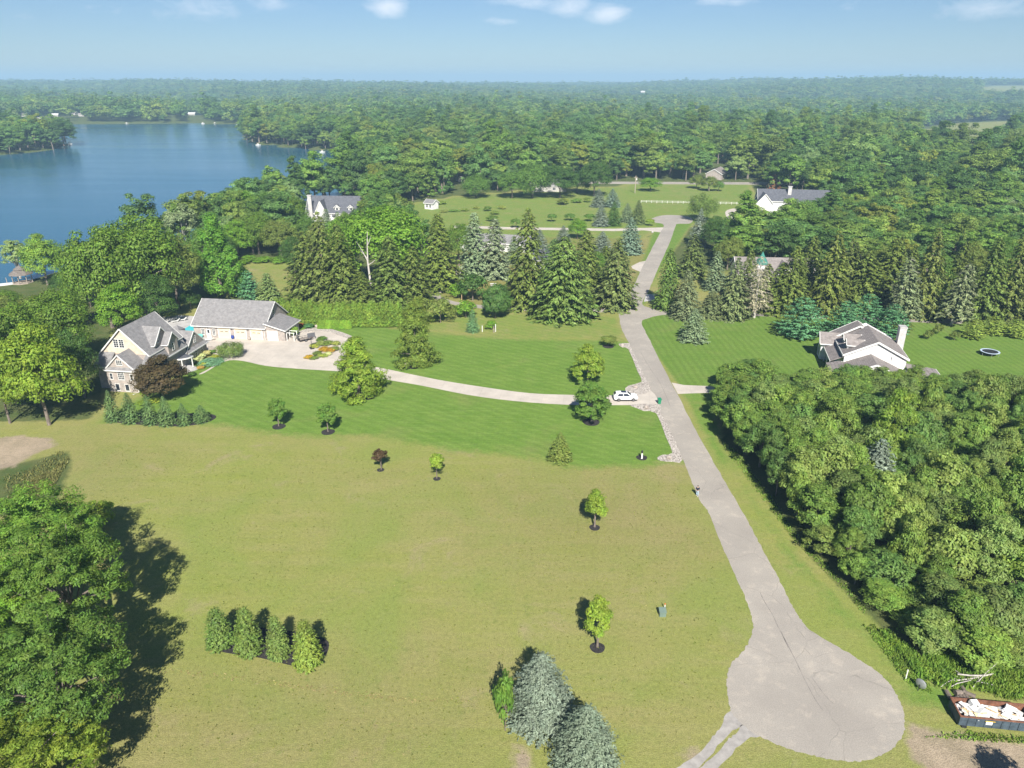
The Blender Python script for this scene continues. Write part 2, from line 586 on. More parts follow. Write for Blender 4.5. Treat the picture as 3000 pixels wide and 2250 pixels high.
WILD = [W([(-60, 1370), (100, 1350), (200, 1320), (210, 1360), (180, 1440), (150, 1500), (-60, 1520)]),
        W([(2130, 1160), (2110, 1290), (2160, 1340), (2330, 1580), (2540, 1800), (2700, 1960), (2800, 2010), (3100, 2070), (3400, 1300), (3000, 1140), (2500, 1150)]),
        W([(-200, 1240), (260, 1230), (300, 1180), (300, 1010), (400, 900), (560, 880), (560, 740), (-200, 830)]),
        W([(560, 885), (1240, 885), (1300, 800), (1200, 690), (900, 640), (700, 760), (560, 800)])]
PINEDUFF = W([(1380, 905), (1820, 905), (1860, 890), (1900, 700), (1300, 690), (1280, 860)])
TANS = [W([(250, 2000), (700, 1960), (1100, 1990), (1400, 2040), (1480, 2300), (100, 2300)]), W([(1350, 1420), (1700, 1390), (1960, 1400), (2050, 1600), (1700, 1720), (1500, 1600)]), W([(180, 1300), (330, 1290), (420, 1330), (260, 1480), (170, 1560)])]
FIELDS = [W([(2720, 465), (2680, 356), (2800, 345), (2980, 343), (2965, 362), (2900, 465)]), W([(1700, 533), (2225, 533), (2225, 545), (1700, 545)])]
HILL_FIELD = [(1350.0, 2250.0), (1800.0, 2250.0), (2620.0, 3350.0), (2010.0, 3350.0)]


def build_ground():
    def axis(lo, hi, step, far_lo, far_hi, grow=1.07):
        c = list(np.arange(lo, hi + 1e-6, step))
        s, v = step, c[-1]
        while v < far_hi:
            s *= grow
            v += s
            c.append(v)
        s, v, pre = step, c[0], []
        while v > far_lo:
            s *= grow
            v -= s
            pre.append(v)
        return np.array(pre[::-1] + c)
    xs = axis(-150, 130, 1.0, -11000, 11000)
    ys = axis(36, 230, 1.0, -400, 11000, 1.06)
    X, Y = np.meshgrid(xs, ys)
    nx, ny = len(xs), len(ys)
    Z = terrain(X, Y)
    V = np.stack([X, Y, Z], -1).reshape(-1, 3)
    idx = np.arange(nx * ny).reshape(ny, nx)
    Q = np.stack([idx[:-1, :-1], idx[:-1, 1:], idx[1:, 1:], idx[1:, :-1]], -1).reshape(-1, 4)

    m, nt, out = new_mat('ground_grass')
    g = NT(nt)
    co = g.n('ShaderNodeTexCoord').outputs['Object']
    A = lambda nm: g.n('ShaderNodeAttribute', None, attribute_type='GEOMETRY', attribute_name=nm).outputs['Fac']
    n1 = g.noise(co, 0.035, 4.0, 0.6)
    n2 = g.noise(co, 0.22, 5.0, 0.65)
    n3 = g.noise(co, 2.2, 4.0, 0.7)
    n4 = g.noise(co, 9.0, 2.0, 0.7)
    streak = g.noise(g.scaled(co, (0.06, 0.55, 1), math.radians(12)), 1.0, 4.0, 0.65)
    streak2 = g.noise(g.scaled(co, (0.10, 1.6, 1), math.radians(35.4)), 1.0, 4.0, 0.7)
    clod = g.noise(co, 0.75, 3.0, 0.6)
    # dry field
    dry = g.mix(g.remap(n1, 0.35, 0.65), (0.232, 0.218, 0.080), (0.205, 0.230, 0.052))
    dry = g.mix(g.math('MULTIPLY', g.remap(streak, 0.42, 0.66), 0.35), dry, (0.265, 0.24, 0.105))
    dry = g.mix(g.math('MULTIPLY', g.remap(n2, 0.5, 0.7), 0.55), dry, (0.170, 0.20, 0.048))
    dry = g.mix(g.math('MULTIPLY', g.remap(g.noise(co, 0.12, 5.0, 0.7, 0.6), 0.58, 0.74), 0.75), dry, (0.285, 0.23, 0.14))
    dry = g.mix(g.math('MULTIPLY', g.remap(g.noise(co, 0.045, 5.0, 0.62, 1.2), 0.46, 0.66), 0.75), dry, (0.178, 0.222, 0.050))
    dry = g.mix(A('tan'), dry, g.mix(g.remap(n2, 0.35, 0.65), (0.215, 0.17, 0.088), (0.185, 0.165, 0.065)))
    wd = g.remap(g.noise(co, 0.9, 3.0, 0.6), 0.60, 0.72)
    dry = g.mix(g.math('MULTIPLY', wd, 0.5), dry, (0.125, 0.165, 0.038))
    bare = g.remap(g.noise(g.scaled(co, (0.5, 0.8, 1), 0.4), 1.0, 5.0, 0.7), 0.66, 0.76)
    dry = g.mix(g.math('MULTIPLY', bare, 0.65), dry, (0.31, 0.25, 0.16))
    # lush lawn
    lush = g.mix(g.remap(n2, 0.35, 0.65), (0.098, 0.178, 0.026), (0.130, 0.208, 0.036))
    lush = g.mix(g.math('MULTIPLY', g.remap(streak2, 0.45, 0.7), 0.55), lush, (0.165, 0.235, 0.055))
    lush = g.mix(g.math('MULTIPLY', g.remap(g.noise(co, 0.07, 4.0, 0.6), 0.55, 0.72), 0.6), lush, (0.180, 0.20, 0.062))
    edge = g.math('MULTIPLY', g.math('SUBTRACT', g.math('ADD', g.math('MULTIPLY', n2, 0.6), g.math('MULTIPLY', clod, 0.4)), 0.5), 0.9)
    fl = g.remap(g.math('ADD', A('lush'), edge), 0.36, 0.64)
    col = g.mix(fl, dry, lush)
    # mower stripes
    sx = g.n('ShaderNodeSeparateXYZ', {0: co})
    wob = g.math('MULTIPLY', g.math('SUBTRACT', g.noise(co, 0.25, 2.0), 0.5), 1.1)

    def stripe(ang, per):
        d = g.math('ADD', g.math('MULTIPLY', sx.outputs[0], math.cos(ang)), g.math('MULTIPLY', sx.outputs[1], math.sin(ang)))
        return g.math('SINE', g.math('MULTIPLY', g.math('ADD', d, wob), 2 * math.pi / per))
    s1 = g.math('MULTIPLY', g.math('POWER', g.math('ABSOLUTE', stripe(math.radians(1.8), 3.2)), 3.0), A('stripe_road'))
    s2 = g.math('MULTIPLY', g.math('MULTIPLY', stripe(math.radians(54.6), 1.9), g.remap(streak2, 0.3, 0.65)), A('stripe_diag'))
    k = g.math('ADD', 1.0, g.math('SUBTRACT', g.math('MULTIPLY', s2, 0.10), g.math('MULTIPLY', g.math('MULTIPLY', s1, g.remap(n2, 0.3, 0.7, 0.5, 1.2)), 0.17)))
    # wild and bare ground
    col = g.mix(g.remap(g.math('ADD', A('wild'), edge), 0.35, 0.65), col, g.mix(g.remap(n2, 0.35, 0.65), (0.06, 0.092, 0.025), (0.105, 0.115, 0.042)))
    col = g.mix(g.math('MULTIPLY', g.remap(g.math('ADD', A('duff'), edge), 0.35, 0.7), 0.3), col, (0.19, 0.12, 0.06))
    col = g.mix(g.math('MULTIPLY', g.remap(g.math('ADD', A('soil'), g.math('MULTIPLY', edge, 2.2)), 0.35, 0.75), 0.9), col, g.mix(g.remap(n2, 0.35, 0.65), (0.35, 0.275, 0.205), (0.25, 0.20, 0.145)))
    gr = g.math('MULTIPLY', g.remap(n3, 0.3, 0.7, 0.84, 1.16), g.remap(n4, 0.28, 0.72, 0.62, 1.38))
    k = g.math('MULTIPLY', k, gr)
    col = g.mix(1.0, col, g.n('ShaderNodeCombineColor', {0: k, 1: k, 2: k}).outputs[0], 'MULTIPLY')
    b = g.n('ShaderNodeBsdfPrincipled', {'Base Color': col, 'Roughness': 0.95, 'Specular IOR Level': 0.1})
    bn = g.n('ShaderNodeBump', {'Height': g.math('ADD', n4, n3), 'Strength': 0.5, 'Distance': 0.12})
    nt.links.new(bn.outputs[0], b.inputs['Normal'])
    nt.links.new(b.outputs[0], out.inputs[0])

    me = np_mesh('ground', V, Q, [m], smooth=True)
    Xf, Yf = X.ravel(), Y.ravel()
    near = (Yf < 700) & (np.abs(Xf) < 500)

    def field(polys, wid):
        r = np.full(Xf.shape, -99.0)
        for p in polys:
            r[near] = np.maximum(r[near], sdist(p, Xf[near], Yf[near]))
        return np.clip(0.5 + r / (2 * wid), 0, 1)
    lush_a = np.maximum.reduce([field([LUSH], 4.5), field([RLAWN], 1.5), field([VERGE], 1.5) * 0.62, field([STRIP], 2) * 0.47, field([MEADOW], 3) * 0.52, field([MEADOW2], 3) * 0.4, field([ROADSIDE], 2) * 0.8])
    lush_a = lush_a * (1 - 0.75 * field([VERGE_DRY], 2.0))
    wild_a = np.maximum(field(WILD, 1.5), 0)
    D = np.hypot(Xf, Yf)
    wild_a = np.maximum(wild_a, smooth(235, 260, D) * (1 - np.maximum.reduce([field([MEADOW], 2), field([ROADSIDE], 2), field([RLAWN], 2), field([MEADOW2], 2)])))
    wild_a = wild_a * (1 - field([MEADOW2], 3)) * (1 - 0.7 * field([PINEDUFF], 5))
    for fp in (FIELDS[0], HILL_FIELD):
        wild_a = wild_a * (1 - np.clip(sdist(fp, Xf, Yf) / 10 + 0.5, 0, 1))
    for nm, a in (('lush', lush_a), ('wild', wild_a), ('soil', field(SOIL, 1.2)), ('duff', field([PINEDUFF], 4)), ('tan', 0.38 * field(TANS, 9.0)),
                  ('stripe_road', np.maximum(field([RLAWN], 1.0), 0.5 * field([ROADSIDE], 1))), ('stripe_diag', np.maximum(field([LUSH], 1.0), field([STRIP], 1) * 0.8))):
        at_ = me.attributes.new(nm, 'FLOAT', 'POINT')
        at_.data.foreach_set('value', a.astype(np.float32))
    link_mesh('ground', me)['kind'] = 'structure'


build_ground()


def sheet(name, poly, z, mat, kind='structure', thick=0.0):
    """poly: world xy outline -> a flat sheet at z (or a low slab when thick)"""
    bm = bmesh.new()
    vs = [bm.verts.new((p[0], p[1], z)) for p in poly]
    es = [bm.edges.new((vs[i], vs[(i + 1) % len(vs)])) for i in range(len(vs))]
    bmesh.ops.triangle_fill(bm, use_beauty=True, edges=es)
    bmesh.ops.recalc_face_normals(bm, faces=bm.faces)
    for f in bm.faces:
        if f.normal.z < 0:
            f.normal_flip()
    if thick:
        r = bmesh.ops.extrude_face_region(bm, geom=bm.faces[:])
        bmesh.ops.translate(bm, vec=(0, 0, -thick), verts=[e for e in r['geom'] if isinstance(e, bmesh.types.BMVert)])
        bmesh.ops.recalc_face_normals(bm, faces=bm.faces)
    me = bpy.data.meshes.new(name)
    bm.to_mesh(me)
    bm.free()
    me.materials.append(mat)
    o = link_mesh(name, me)
    if kind:
        o['kind'] = kind
    return o


def build_lake():
    m, nt, out = new_mat('lake_water')
    g = NT(nt)
    co = g.n('ShaderNodeTexCoord').outputs['Object']
    w1 = g.noise(g.scaled(co, (0.25, 0.5, 1)), 1.0, 3.0, 0.6)
    w2 = g.noise(g.scaled(co, (0.003, 0.016, 1), 0.3), 1.0, 4.0, 0.6)
    col = g.mix(g.remap(w2, 0.35, 0.65), (0.012, 0.070, 0.116), (0.024, 0.100, 0.156))
    b = g.n('ShaderNodeBsdfPrincipled', {'Base Color': col, 'Roughness': g.remap(w2, 0.3, 0.7, 0.07, 0.24), 'Specular IOR Level': 0.5, 'IOR': 1.33})
    bn = g.n('ShaderNodeBump', {'Height': w1, 'Strength': 0.16, 'Distance': 0.5})
    nt.links.new(bn.outputs[0], b.inputs['Normal'])
    nt.links.new(b.outputs[0], out.inputs[0])
    P = np.array(LAKE)
    c = P.mean(0)
    sheet('lake', [(-1500, 180), (-20, 180), (-20, 1300), (-1500, 1300)], LAKE_Z, m)


build_lake()

# ------------------------------------------------------------------ paved surfaces (4 mm steps)
ROAD = [(2176, 1500), (2217, 1577), (2271, 1676), (2312, 1758), (2344, 1812), (2375, 1848), (2452, 1893), (2520, 1934), (2574, 1970), (2615, 2015), (2642, 2070), (2651, 2124), (2633, 2173), (2588, 2210),
        (2533, 2228), (2470, 2230), (2384, 2214), (2316, 2196), (2267, 2176), (2212, 2151), (2167, 2115), (2142, 2083), (2131, 2029), (2131, 1975), (2145, 1943), (2181, 1902), (2201, 1862), (2206, 1825),
        (2194, 1780), (2176, 1735), (2149, 1676), (2113, 1595), (2075, 1500), (2049, 1462), (2004, 1356), (1972, 1288), (1932, 1198), (1905, 1143), (1891, 1112), (1846, 1012), (1823, 967), (1815, 935),
        (1813, 908), (1820, 900), (1835, 879), (1853, 845), (1877, 794), (1890, 766), (1935, 680), (1944, 666), (1940, 656), (1912, 650), (1909, 641), (1935, 632), (1970, 630), (2014, 634), (2030, 645), (2019, 655),
        (1985, 656), (1979, 664), (1962, 710), (1935, 771), (1904, 843), (1883, 884), (1886, 895), (1912, 904), (1956, 912), (1964, 920), (1927, 925), (1898, 933), (1880, 945), (1905, 999), (1959, 1107),
        (1986, 1157), (2027, 1238), (2100, 1370)]


def rough(poly, amp, seed):
    rr = random.Random(seed)
    return [(x + rr.uniform(-amp, amp), y + rr.uniform(-amp, amp)) for x, y in poly]


sheet('road', rough(spline(W(ROAD), k=9), 0.09, 1), 0.012, M['asphalt'])
M['crack'] = plain('tar_crack', (0.19, 0.17, 0.155), 0.9, 0.3)
for cr in ([(2228, 1735), (2240, 1762), (2262, 1800), (2285, 1842), (2312, 1895), (2330, 1940), (2352, 1985), (2385, 2045), (2412, 2085)], [(2388, 1927), (2425, 1915), (2470, 1907)], [(2290, 1850), (2310, 1898)], [(1880, 1035), (1905, 1080), (1935, 1125), (1965, 1190)], [(2380, 1985), (2420, 2040), (2440, 2060)]):
    P_ = spline(rough(W(cr), 0.12, 3), closed=False, k=5)
    rr_ = random.Random(9)
    wd = [rr_.uniform(0.02, 0.05) for _ in P_]
    sheet('road_crack', [(x - w_, y) for (x, y), w_ in zip(P_, wd)] + [(x + w_, y) for (x, y), w_ in reversed(list(zip(P_, wd)))], 0.018, M['crack'])
sheet('lane', spline(W([(1950, 911), (2220, 918), (2420, 925), (2650, 932), (3000, 943), (3300, 952), (3300, 966), (3000, 955), (2650, 943), (2420, 934), (2220, 926), (1950, 921)]), k=2), 0.008, M['asphalt'])
sheet('lane', spline(W([(1820, 905), (1650, 903), (1500, 898), (1400, 893), (1335, 884), (1290, 868), (1300, 850), (1320, 838), (1290, 830), (1262, 846), (1250, 862), (1285, 880), (1340, 895), (1400, 903), (1500, 909), (1650, 913), (1820, 915)]), k=2), 0.008, M['asphalt'])
sheet('road', W([(1650, 531), (1800, 532), (2225, 534), (2330, 536), (2330, 543), (2225, 541), (1800, 539), (1650, 538)]), 0.008, M['asphalt'])

DRIVE = [(1905, 1143), (1868, 1157), (1792, 1158), (1680, 1157), (1552, 1152), (1416, 1134), (1281, 1112), (1141, 1083), (1060, 1066), (1022, 1045), (1012, 1025), (1022, 1008), (1020, 992), (974, 975), (930, 969),
         (878, 973), (850, 985), (700, 985), (560, 970), (590, 1010), (600, 1030), (640, 1040), (655, 1050), (642, 1056), (616, 1078), (583, 1096), (600, 1092), (640, 1068), (672, 1056), (714, 1058), (779, 1072), (866, 1080),
         (978, 1087), (1050, 1092), (1132, 1112), (1236, 1130), (1371, 1157), (1507, 1175), (1665, 1186), (1846, 1187), (1930, 1187)]


def driveway_mat():
    m, nt, out = new_mat('driveway_concrete')
    g = NT(nt)
    co = g.n('ShaderNodeTexCoord').outputs['Object']
    rc = g.scaled(co, (1, 1, 1), math.radians(8))
    bt = g.n('ShaderNodeTexBrick', {'Vector': rc, 'Color1': (0.47, 0.42, 0.36, 1), 'Color2': (0.45, 0.405, 0.35, 1), 'Mortar': (0.37, 0.33, 0.29, 1), 'Scale': 1.0, 'Mortar Size': 0.03, 'Brick Width': 4.2, 'Row Height': 3.1})
    bt.offset = 0.0
    big = g.noise(co, 0.25, 5.0, 0.65)
    k = g.remap(big, 0.3, 0.7, 0.84, 1.12)
    col = g.mix(1.0, bt.outputs[0], g.n('ShaderNodeCombineColor', {0: k, 1: k, 2: k}).outputs[0], 'MULTIPLY')
    st = g.remap(g.noise(co, 0.16, 4.0, 0.6, 0.8), 0.6, 0.75)
    col = g.mix(g.math('MULTIPLY', st, 0.35), col, (0.36, 0.28, 0.22))
    b = g.n('ShaderNodeBsdfPrincipled', {'Base Color': col, 'Roughness': 0.85, 'Specular IOR Level': 0.2})
    nt.links.new(b.outputs[0], out.inputs[0])
    return m


M['drive'] = driveway_mat()
sheet('driveway', spline(W(DRIVE), k=3), 0.016, M['drive'])
sheet('driveway', W([(1968, 1121), (2004, 1128), (2100, 1132), (2330, 1142), (2330, 1160), (2100, 1150), (1986, 1154)]), 0.008, M['drive'])
sheet('driveway', W([(1849, 780), (1873, 768), (1892, 764), (1877, 797), (1853, 787)]), 0.008, M['drive'])
sheet('driveway', W([(1330, 660), (1482, 665), (1798, 670), (1946, 666), (1936, 681), (1887, 675), (1798, 677), (1482, 672), (1330, 667)]), 0.006, M['drive'])
sheet('driveway', W([(1886, 884), (1893, 862), (1925, 862), (1916, 880)]), 0.008, M['patio'])
sheet('driveway', spline(W([(2126, 619), (2128, 634), (2140, 642), (2175, 645), (2178, 639), (2158, 634), (2150, 626), (2156, 618), (2187, 615), (2187, 609), (2147, 611)]), k=3), 0.008, M['drive'])
sheet('patio', spline(W([(468, 936), (500, 924), (560, 926), (620, 930), (640, 960), (600, 1012), (540, 1000), (480, 970)]), k=3), 0.02, M['patio'])
sheet('pool_water', W([(536, 966), (562, 950), (600, 946), (615, 968), (560, 990)]), 0.026, M['pool_water'], kind='structure')
M['rut'] = plain('pale_gravel', (0.31, 0.29, 0.265), 0.95, 0.2, 1.2, bump=0.5)
sheet('gravel_track', rough(spline(W([(2150, 2070), (2185, 2110), (2126, 2160), (2035, 2260), (1975, 2260), (2062, 2190), (2104, 2135)]), k=7), 0.13, 2), 0.006, M['rut'])
sheet('gravel_track', rough(spline(W([(2200, 2110), (2235, 2150), (2180, 2172), (2090, 2262), (2044, 2262), (2116, 2186), (2150, 2150)]), k=7), 0.13, 2), 0.006, M['rut'])
RR = [[(1812, 1008), (1841, 1006), (1848, 1016), (1893, 1112), (1907, 1143), (1868, 1158), (1832, 1146), (1841, 1130), (1880, 1119), (1868, 1089), (1841, 1023), (1823, 1018)],
      [(1846, 1186), (1930, 1185), (1936, 1206), (1961, 1256), (2000, 1347), (1972, 1353), (1936, 1350), (1925, 1342), (1941, 1333), (1970, 1327), (1950, 1279), (1923, 1211), (1886, 1204), (1864, 1195)]]
for r in RR:
    o = sheet('pebble_border', spline(W(r), k=2), 0.05, M['river_rock'], kind='stuff', thick=0.06)
o = sheet('stone_border', spline(W([(876, 972), (905, 962), (935, 961), (975, 966), (1030, 985), (1024, 994), (974, 976), (930, 970), (880, 976)]), k=2), 0.10, M['river_rock'], kind='stuff', thick=0.12)


def mulch(name, poly, label, group=None):
    o = sheet(name, poly, 0.05, M['mulch'], kind=None, thick=0.06)
    tag(o, label, 'mulch bed', group)
    return o


def ring(px, py, r, label):
    x, y = at(px, py)
    mulch('mulch_ring', [(x + r * math.cos(a) * (1 + 0.05 * math.sin(3 * a)), y + r * math.sin(a)) for a in np.linspace(0, 2 * math.pi, 28)[:-1]], label, 'mulch rings round lone lawn trees')


mulch('mulch_bed', spline(W([(310, 1224), (345, 1238), (420, 1245), (530, 1249), (600, 1239), (634, 1222), (600, 1212), (450, 1212), (330, 1208)]), k=3), 'long black mulch bed under the row of six young spruces')
mulch('mulch_bed', spline(W([(604, 1890), (660, 1912), (747, 1924), (858, 1951), (903, 1960), (938, 1944), (962, 1903), (952, 1872), (860, 1850), (700, 1835), (620, 1850)]), k=3), 'black mulch bed under the four rounded spruces in the dry field')

# ------------------------------------------------------------------ tree meshes
def quads(C, N, size, aspect=0.62, rng=RNG, tang=None):
    """one rhombus leaf per row: centre C, normal N, tangent random or given"""
    n = len(C)
    N = N / (np.linalg.norm(N, axis=1, keepdims=True) + 1e-9)
    if tang is None:
        tang = rng.normal(size=(n, 3))
    T = tang - (tang * N).sum(1, keepdims=True) * N
    T /= np.linalg.norm(T, axis=1, keepdims=True) + 1e-9
    B = np.cross(N, T)
    s = np.asarray(size).reshape(-1, 1) if np.ndim(size) else np.full((n, 1), size)
    l, w = s * 0.5, s * 0.5 * aspect
    V = np.stack([C - T * l, C + B * w + T * l * 0.1, C + T * l, C - B * w + T * l * 0.1], 1).reshape(-1, 3)
    return V, np.arange(4 * n).reshape(n, 4)


def sphere_pts(n, rng):
    p = rng.normal(size=(n, 3))
    return p / np.linalg.norm(p, axis=1, keepdims=True)


def crown_clumps(R, Hc, z0, n, rng, shape='round', lobes=5, depthy=0.45):
    """clump centres in an uneven crown: base at z0, height Hc, radius R"""
    P = sphere_pts(n, rng)
    P[:, 2] = np.where(P[:, 2] < -0.55, -P[:, 2] * 0.6, P[:, 2])
    lob = sphere_pts(lobes, rng)
    lw = rng.uniform(0.6, 1.0, lobes)
    g = np.max(np.clip(P @ lob.T, 0, 1) ** 2 * lw, axis=1)
    rad = 0.74 + 0.34 * g
    fill = 1 - depthy * rng.random(n) ** 2.2
    rr = rad * fill
    X = P * rr[:, None]
    t = (X[:, 2] + 1) / 2
    if shape == 'round':
        prof = np.ones(n)
    elif shape == 'cone':
        prof = np.clip(1.25 - 0.95 * t, 0.12, 1.1)
    elif shape == 'egg':
        prof = np.clip(1.12 - 0.45 * t, 0.2, 1.1)
    elif shape == 'vase':
        prof = np.clip(0.62 + 0.55 * t, 0.3, 1.1)
    else:
        prof = np.clip(1.0 - 0.2 * t, 0.2, 1.1)
    if shape == 'cone':
        t = 0.03 + 0.97 * rng.random(n) ** 1.35
        a = rng.uniform(0, 6.283, n)
        q = (0.10 + 0.95 * (1 - t) ** 0.85) * np.where(t < 0.12, 0.8, 1.0) * (1 - 0.5 * rng.random(n) ** 2.5) * (0.85 + 0.25 * np.sin(3 * a + 7 * t))
        X[:, 0], X[:, 1] = np.cos(a) * q, np.sin(a) * q
        prof = np.ones(n)
    X[:, 0] *= R * prof
    X[:, 1] *= R * prof
    X[:, 2] = z0 + t * Hc
    return X


def leafy(name, R, H, n_cl, per, leaf, rng, shape='round', z0=None, nrand=0.36, nout=0.5, rc=None, trunk=True, flat=0.7, lobes=5, mats=None, droop=0.0, limbs=6, aspect=0.62, depthy=0.45):
    """broadleaf: returns crown mesh and trunk mesh"""
    z0 = 0.09 * H if z0 is None else z0
    Cc = crown_clumps(R, H - z0, z0, n_cl, rng, shape, lobes, depthy)
    rc = R * 0.26 if rc is None else rc
    U = sphere_pts(n_cl * per, rng)
    U[:, 2] = np.abs(U[:, 2]) * np.where(rng.random(len(U)) < 0.72, 1, -1)
    cr = np.repeat(rc * rng.uniform(0.7, 1.25, n_cl), per)
    cc = np.repeat(Cc, per, 0)
    off = U * (cr * rng.uniform(0.55, 1.0, len(U)))[:, None]
    off[:, 2] *= flat
    L = cc + off
    if droop:
        L[:, 2] -= droop * rng.random(len(U)) ** 2
    ctr = np.array([0, 0, z0 + 0.45 * (H - z0)])
    out = L - ctr
    out /= np.linalg.norm(out, axis=1, keepdims=True) + 1e-9
    N = U * 0.75 + out * nout + np.array([0, 0, 0.35]) + rng.normal(size=L.shape) * nrand
    V, Q = quads(L, N, leaf * rng.uniform(0.7, 1.3, len(L)), aspect, rng)
    V[:, 2] = np.maximum(V[:, 2], 0.03)
    crown = (V, Q, Cc)
    tb = MB()
    if trunk:
        rt = max(0.05, H * 0.017)
        ht = z0 + 0.5 * (H - z0)
        tb.tube([(0, 0, -0.1), (0.02 * H * 0.1, 0, ht * 0.35), (rng.normal() * 0.02 * H, rng.normal() * 0.02 * H, ht)], [rt * 1.3, rt, rt * 0.45], 7)
        sel = rng.choice(n_cl, min(limbs, n_cl), replace=False)
        for k in sel:
            c = Cc[k]
            hb = rng.uniform(max(z0 * 0.7, ht * 0.3), ht * 0.85)
            hb = min(hb, c[2] - 0.05 * H) if c[2] - 0.05 * H > 0.2 else hb
            mid = np.array([c[0] * 0.5, c[1] * 0.5, hb + (c[2] - hb) * 0.6])
            tb.tube([(0, 0, hb), tuple(mid), tuple(c)], [rt * 0.5, rt * 0.32, rt * 0.10], 5, cap=False)
    return crown, tb


def conifer(name, H, R, rng, levels=26, branches=9, per=14, spray=0.5, aspect=0.34, z0=0.06, power=0.85, droop=0.18, hang=0.3, lean=0.0, thin=0.0, belly=0.0, up=0.0, top_bare=0.0):
    """whorled conifer: crown quads laid along drooping branches"""
    Cs, Ns, Ts, Ss = [], [], [], []
    bt = MB()
    for i in range(levels):
        t = (i + rng.uniform(-0.3, 0.3)) / levels
        t = min(max(t, 0.0), 0.985)
        z = H * (z0 + (1 - z0) * t)
        r = R * (1 - t) ** power
        if belly:
            r *= (1 - belly * (1 - t) ** 5)
        r = max(r, 0.05 * R)
        nb = max(4, int(round(branches * (0.45 + 0.55 * (1 - t)))))
        a0 = rng.uniform(0, 6.28)
        for b in range(nb):
            if thin and rng.random() < thin * (1 - t * 0.6):
                continue
            a = a0 + 6.283 * b / nb + rng.normal() * 0.16
            rl = r * rng.uniform(0.78, 1.14)
            k = max(3, int(per * (0.3 + 0.7 * rl / R)))
            u = rng.random(k) ** 0.65 * 0.95 + 0.05
            side = rng.normal(size=k) * 0.16 * rl * (1.15 - u)
            ca, sa = math.cos(a), math.sin(a)
            zz = z - droop * rl * u ** 1.3 + up * rl * u ** 2 - np.abs(rng.normal(size=k)) * hang * 0.4
            x = ca * rl * u - sa * side
            y = sa * rl * u + ca * side
            Cs.append(np.stack([x, y, zz], 1))
            od = np.stack([np.full(k, ca), np.full(k, sa), np.full(k, -droop + up)], 1)
            sd_ = np.stack([np.full(k, -sa), np.full(k, ca), np.zeros(k)], 1) * np.sign(side)[:, None]
            Ts.append(od * 0.9 + sd_ * 0.7 + np.array([0, 0, -hang]) + rng.normal(size=(k, 3)) * 0.25)
            Ns.append(np.array([0, 0, 1.0]) + od * 0.55 + rng.normal(size=(k, 3)) * 0.35)
            Ss.append(spray * rng.uniform(0.7, 1.25, k) * (0.65 + 0.35 * rl / R))
            if b % 3 == 0 and i % 2 == 0 and thin:
                bt.tube([(0, 0, z), (ca * rl * 0.5, sa * rl * 0.5, z - droop * rl * 0.4), (ca * rl, sa * rl, z - droop * rl)], [0.05, 0.035, 0.015], 4, cap=False)
    C = np.concatenate(Cs)
    V, Q = quads(C, np.concatenate(Ns), np.concatenate(Ss), aspect, rng, np.concatenate(Ts))
    V[:, 2] = np.maximum(V[:, 2], 0.02)
    rt = max(0.05, H * 0.010)
    bt.tube([(0, 0, -0.1), (0, 0, H * 0.35), (0, 0, H * 0.97)], [rt * 1.3, rt, rt * 0.12], 7)
    if lean:
        V[:, 0] += lean * V[:, 2]
        bt.v = [(p[0] + lean * p[2], p[1], p[2]) for p in bt.v]
    return (V, Q, None), bt


PROTO = {}


def proto(key, builder, leafmat='leaf', bark='bark', split=True):
    """registers a tree kind: crown mesh and trunk mesh, shared by every copy"""
    crown, tb = builder
    V, Q, _ = crown
    ext = float(np.percentile(np.hypot(V[:, 0], V[:, 1]), 98))
    PROTO[key] = dict(H=float(V[:, 2].max()), R=ext)
    if split:
        PROTO[key]['crown'] = np_mesh('crown', V, Q, [M[leafmat]])
        tm = bpy.data.meshes.new('trunk')
        tm.from_pydata(tb.v, [], tb.f)
        tm.materials.append(M[bark])
        PROTO[key]['trunk'] = tm
    else:
        nv = len(V)
        V2 = np.concatenate([V, np.array(tb.v)]) if tb.v else V
        Qt = [tuple(nv + i for i in f) for f in tb.f if len(f) == 4]
        Q2 = np.concatenate([Q, np.array(Qt, int)]) if Qt else Q
        mi = np.concatenate([np.zeros(len(Q), int), np.ones(len(Qt), int)])
        PROTO[key]['mesh'] = np_mesh('tree', V2, Q2, [M[leafmat], M[bark]], mi)


C_OAK = (0.062, 0.112, 0.018)
C_MAPLE = (0.075, 0.150, 0.018)
C_LIME = (0.105, 0.158, 0.024)
C_YELLOW = (0.110, 0.150, 0.022)
C_DARK = (0.035, 0.075, 0.018)
C_MID = (0.060, 0.118, 0.024)
C_OLIVE = (0.085, 0.115, 0.030)
C_SILVER = (0.12, 0.155, 0.095)
C_COPPER = (0.052, 0.036, 0.020)
C_PURPLE = (0.028, 0.020, 0.030)
C_NORWAY = (0.056, 0.080, 0.020)
C_BLUE = (0.086, 0.108, 0.098)
C_GREYGREEN = (0.085, 0.118, 0.075)
C_WPINE = (0.050, 0.120, 0.070)
C_THUJA = (0.085, 0.150, 0.022)
C_YEW = (0.030, 0.068, 0.016)
NTREES = [0]


def plant(key, name, x, y, h, w, colr, label, cat='tree', group=None, rz=None, z=0.0, jitter=0.0):
    """places a tree: h height, w crown width in metres"""
    p = PROTO[key]
    root = empty(name, (x, y, z), random.uniform(0, 6.28) if rz is None else rz)
    k = w / (2 * p['R'])
    root.scale = (k, k, h / p['H'])
    tag(root, label, cat, group)
    c = link_mesh('crown', p['crown'], root)
    j = 1 + random.uniform(-jitter, jitter)
    c.color = (colr[0] * j, colr[1] * j, colr[2] * j, 1)
    link_mesh('trunk', p['trunk'], root)
    NTREES[0] += 1
    return root


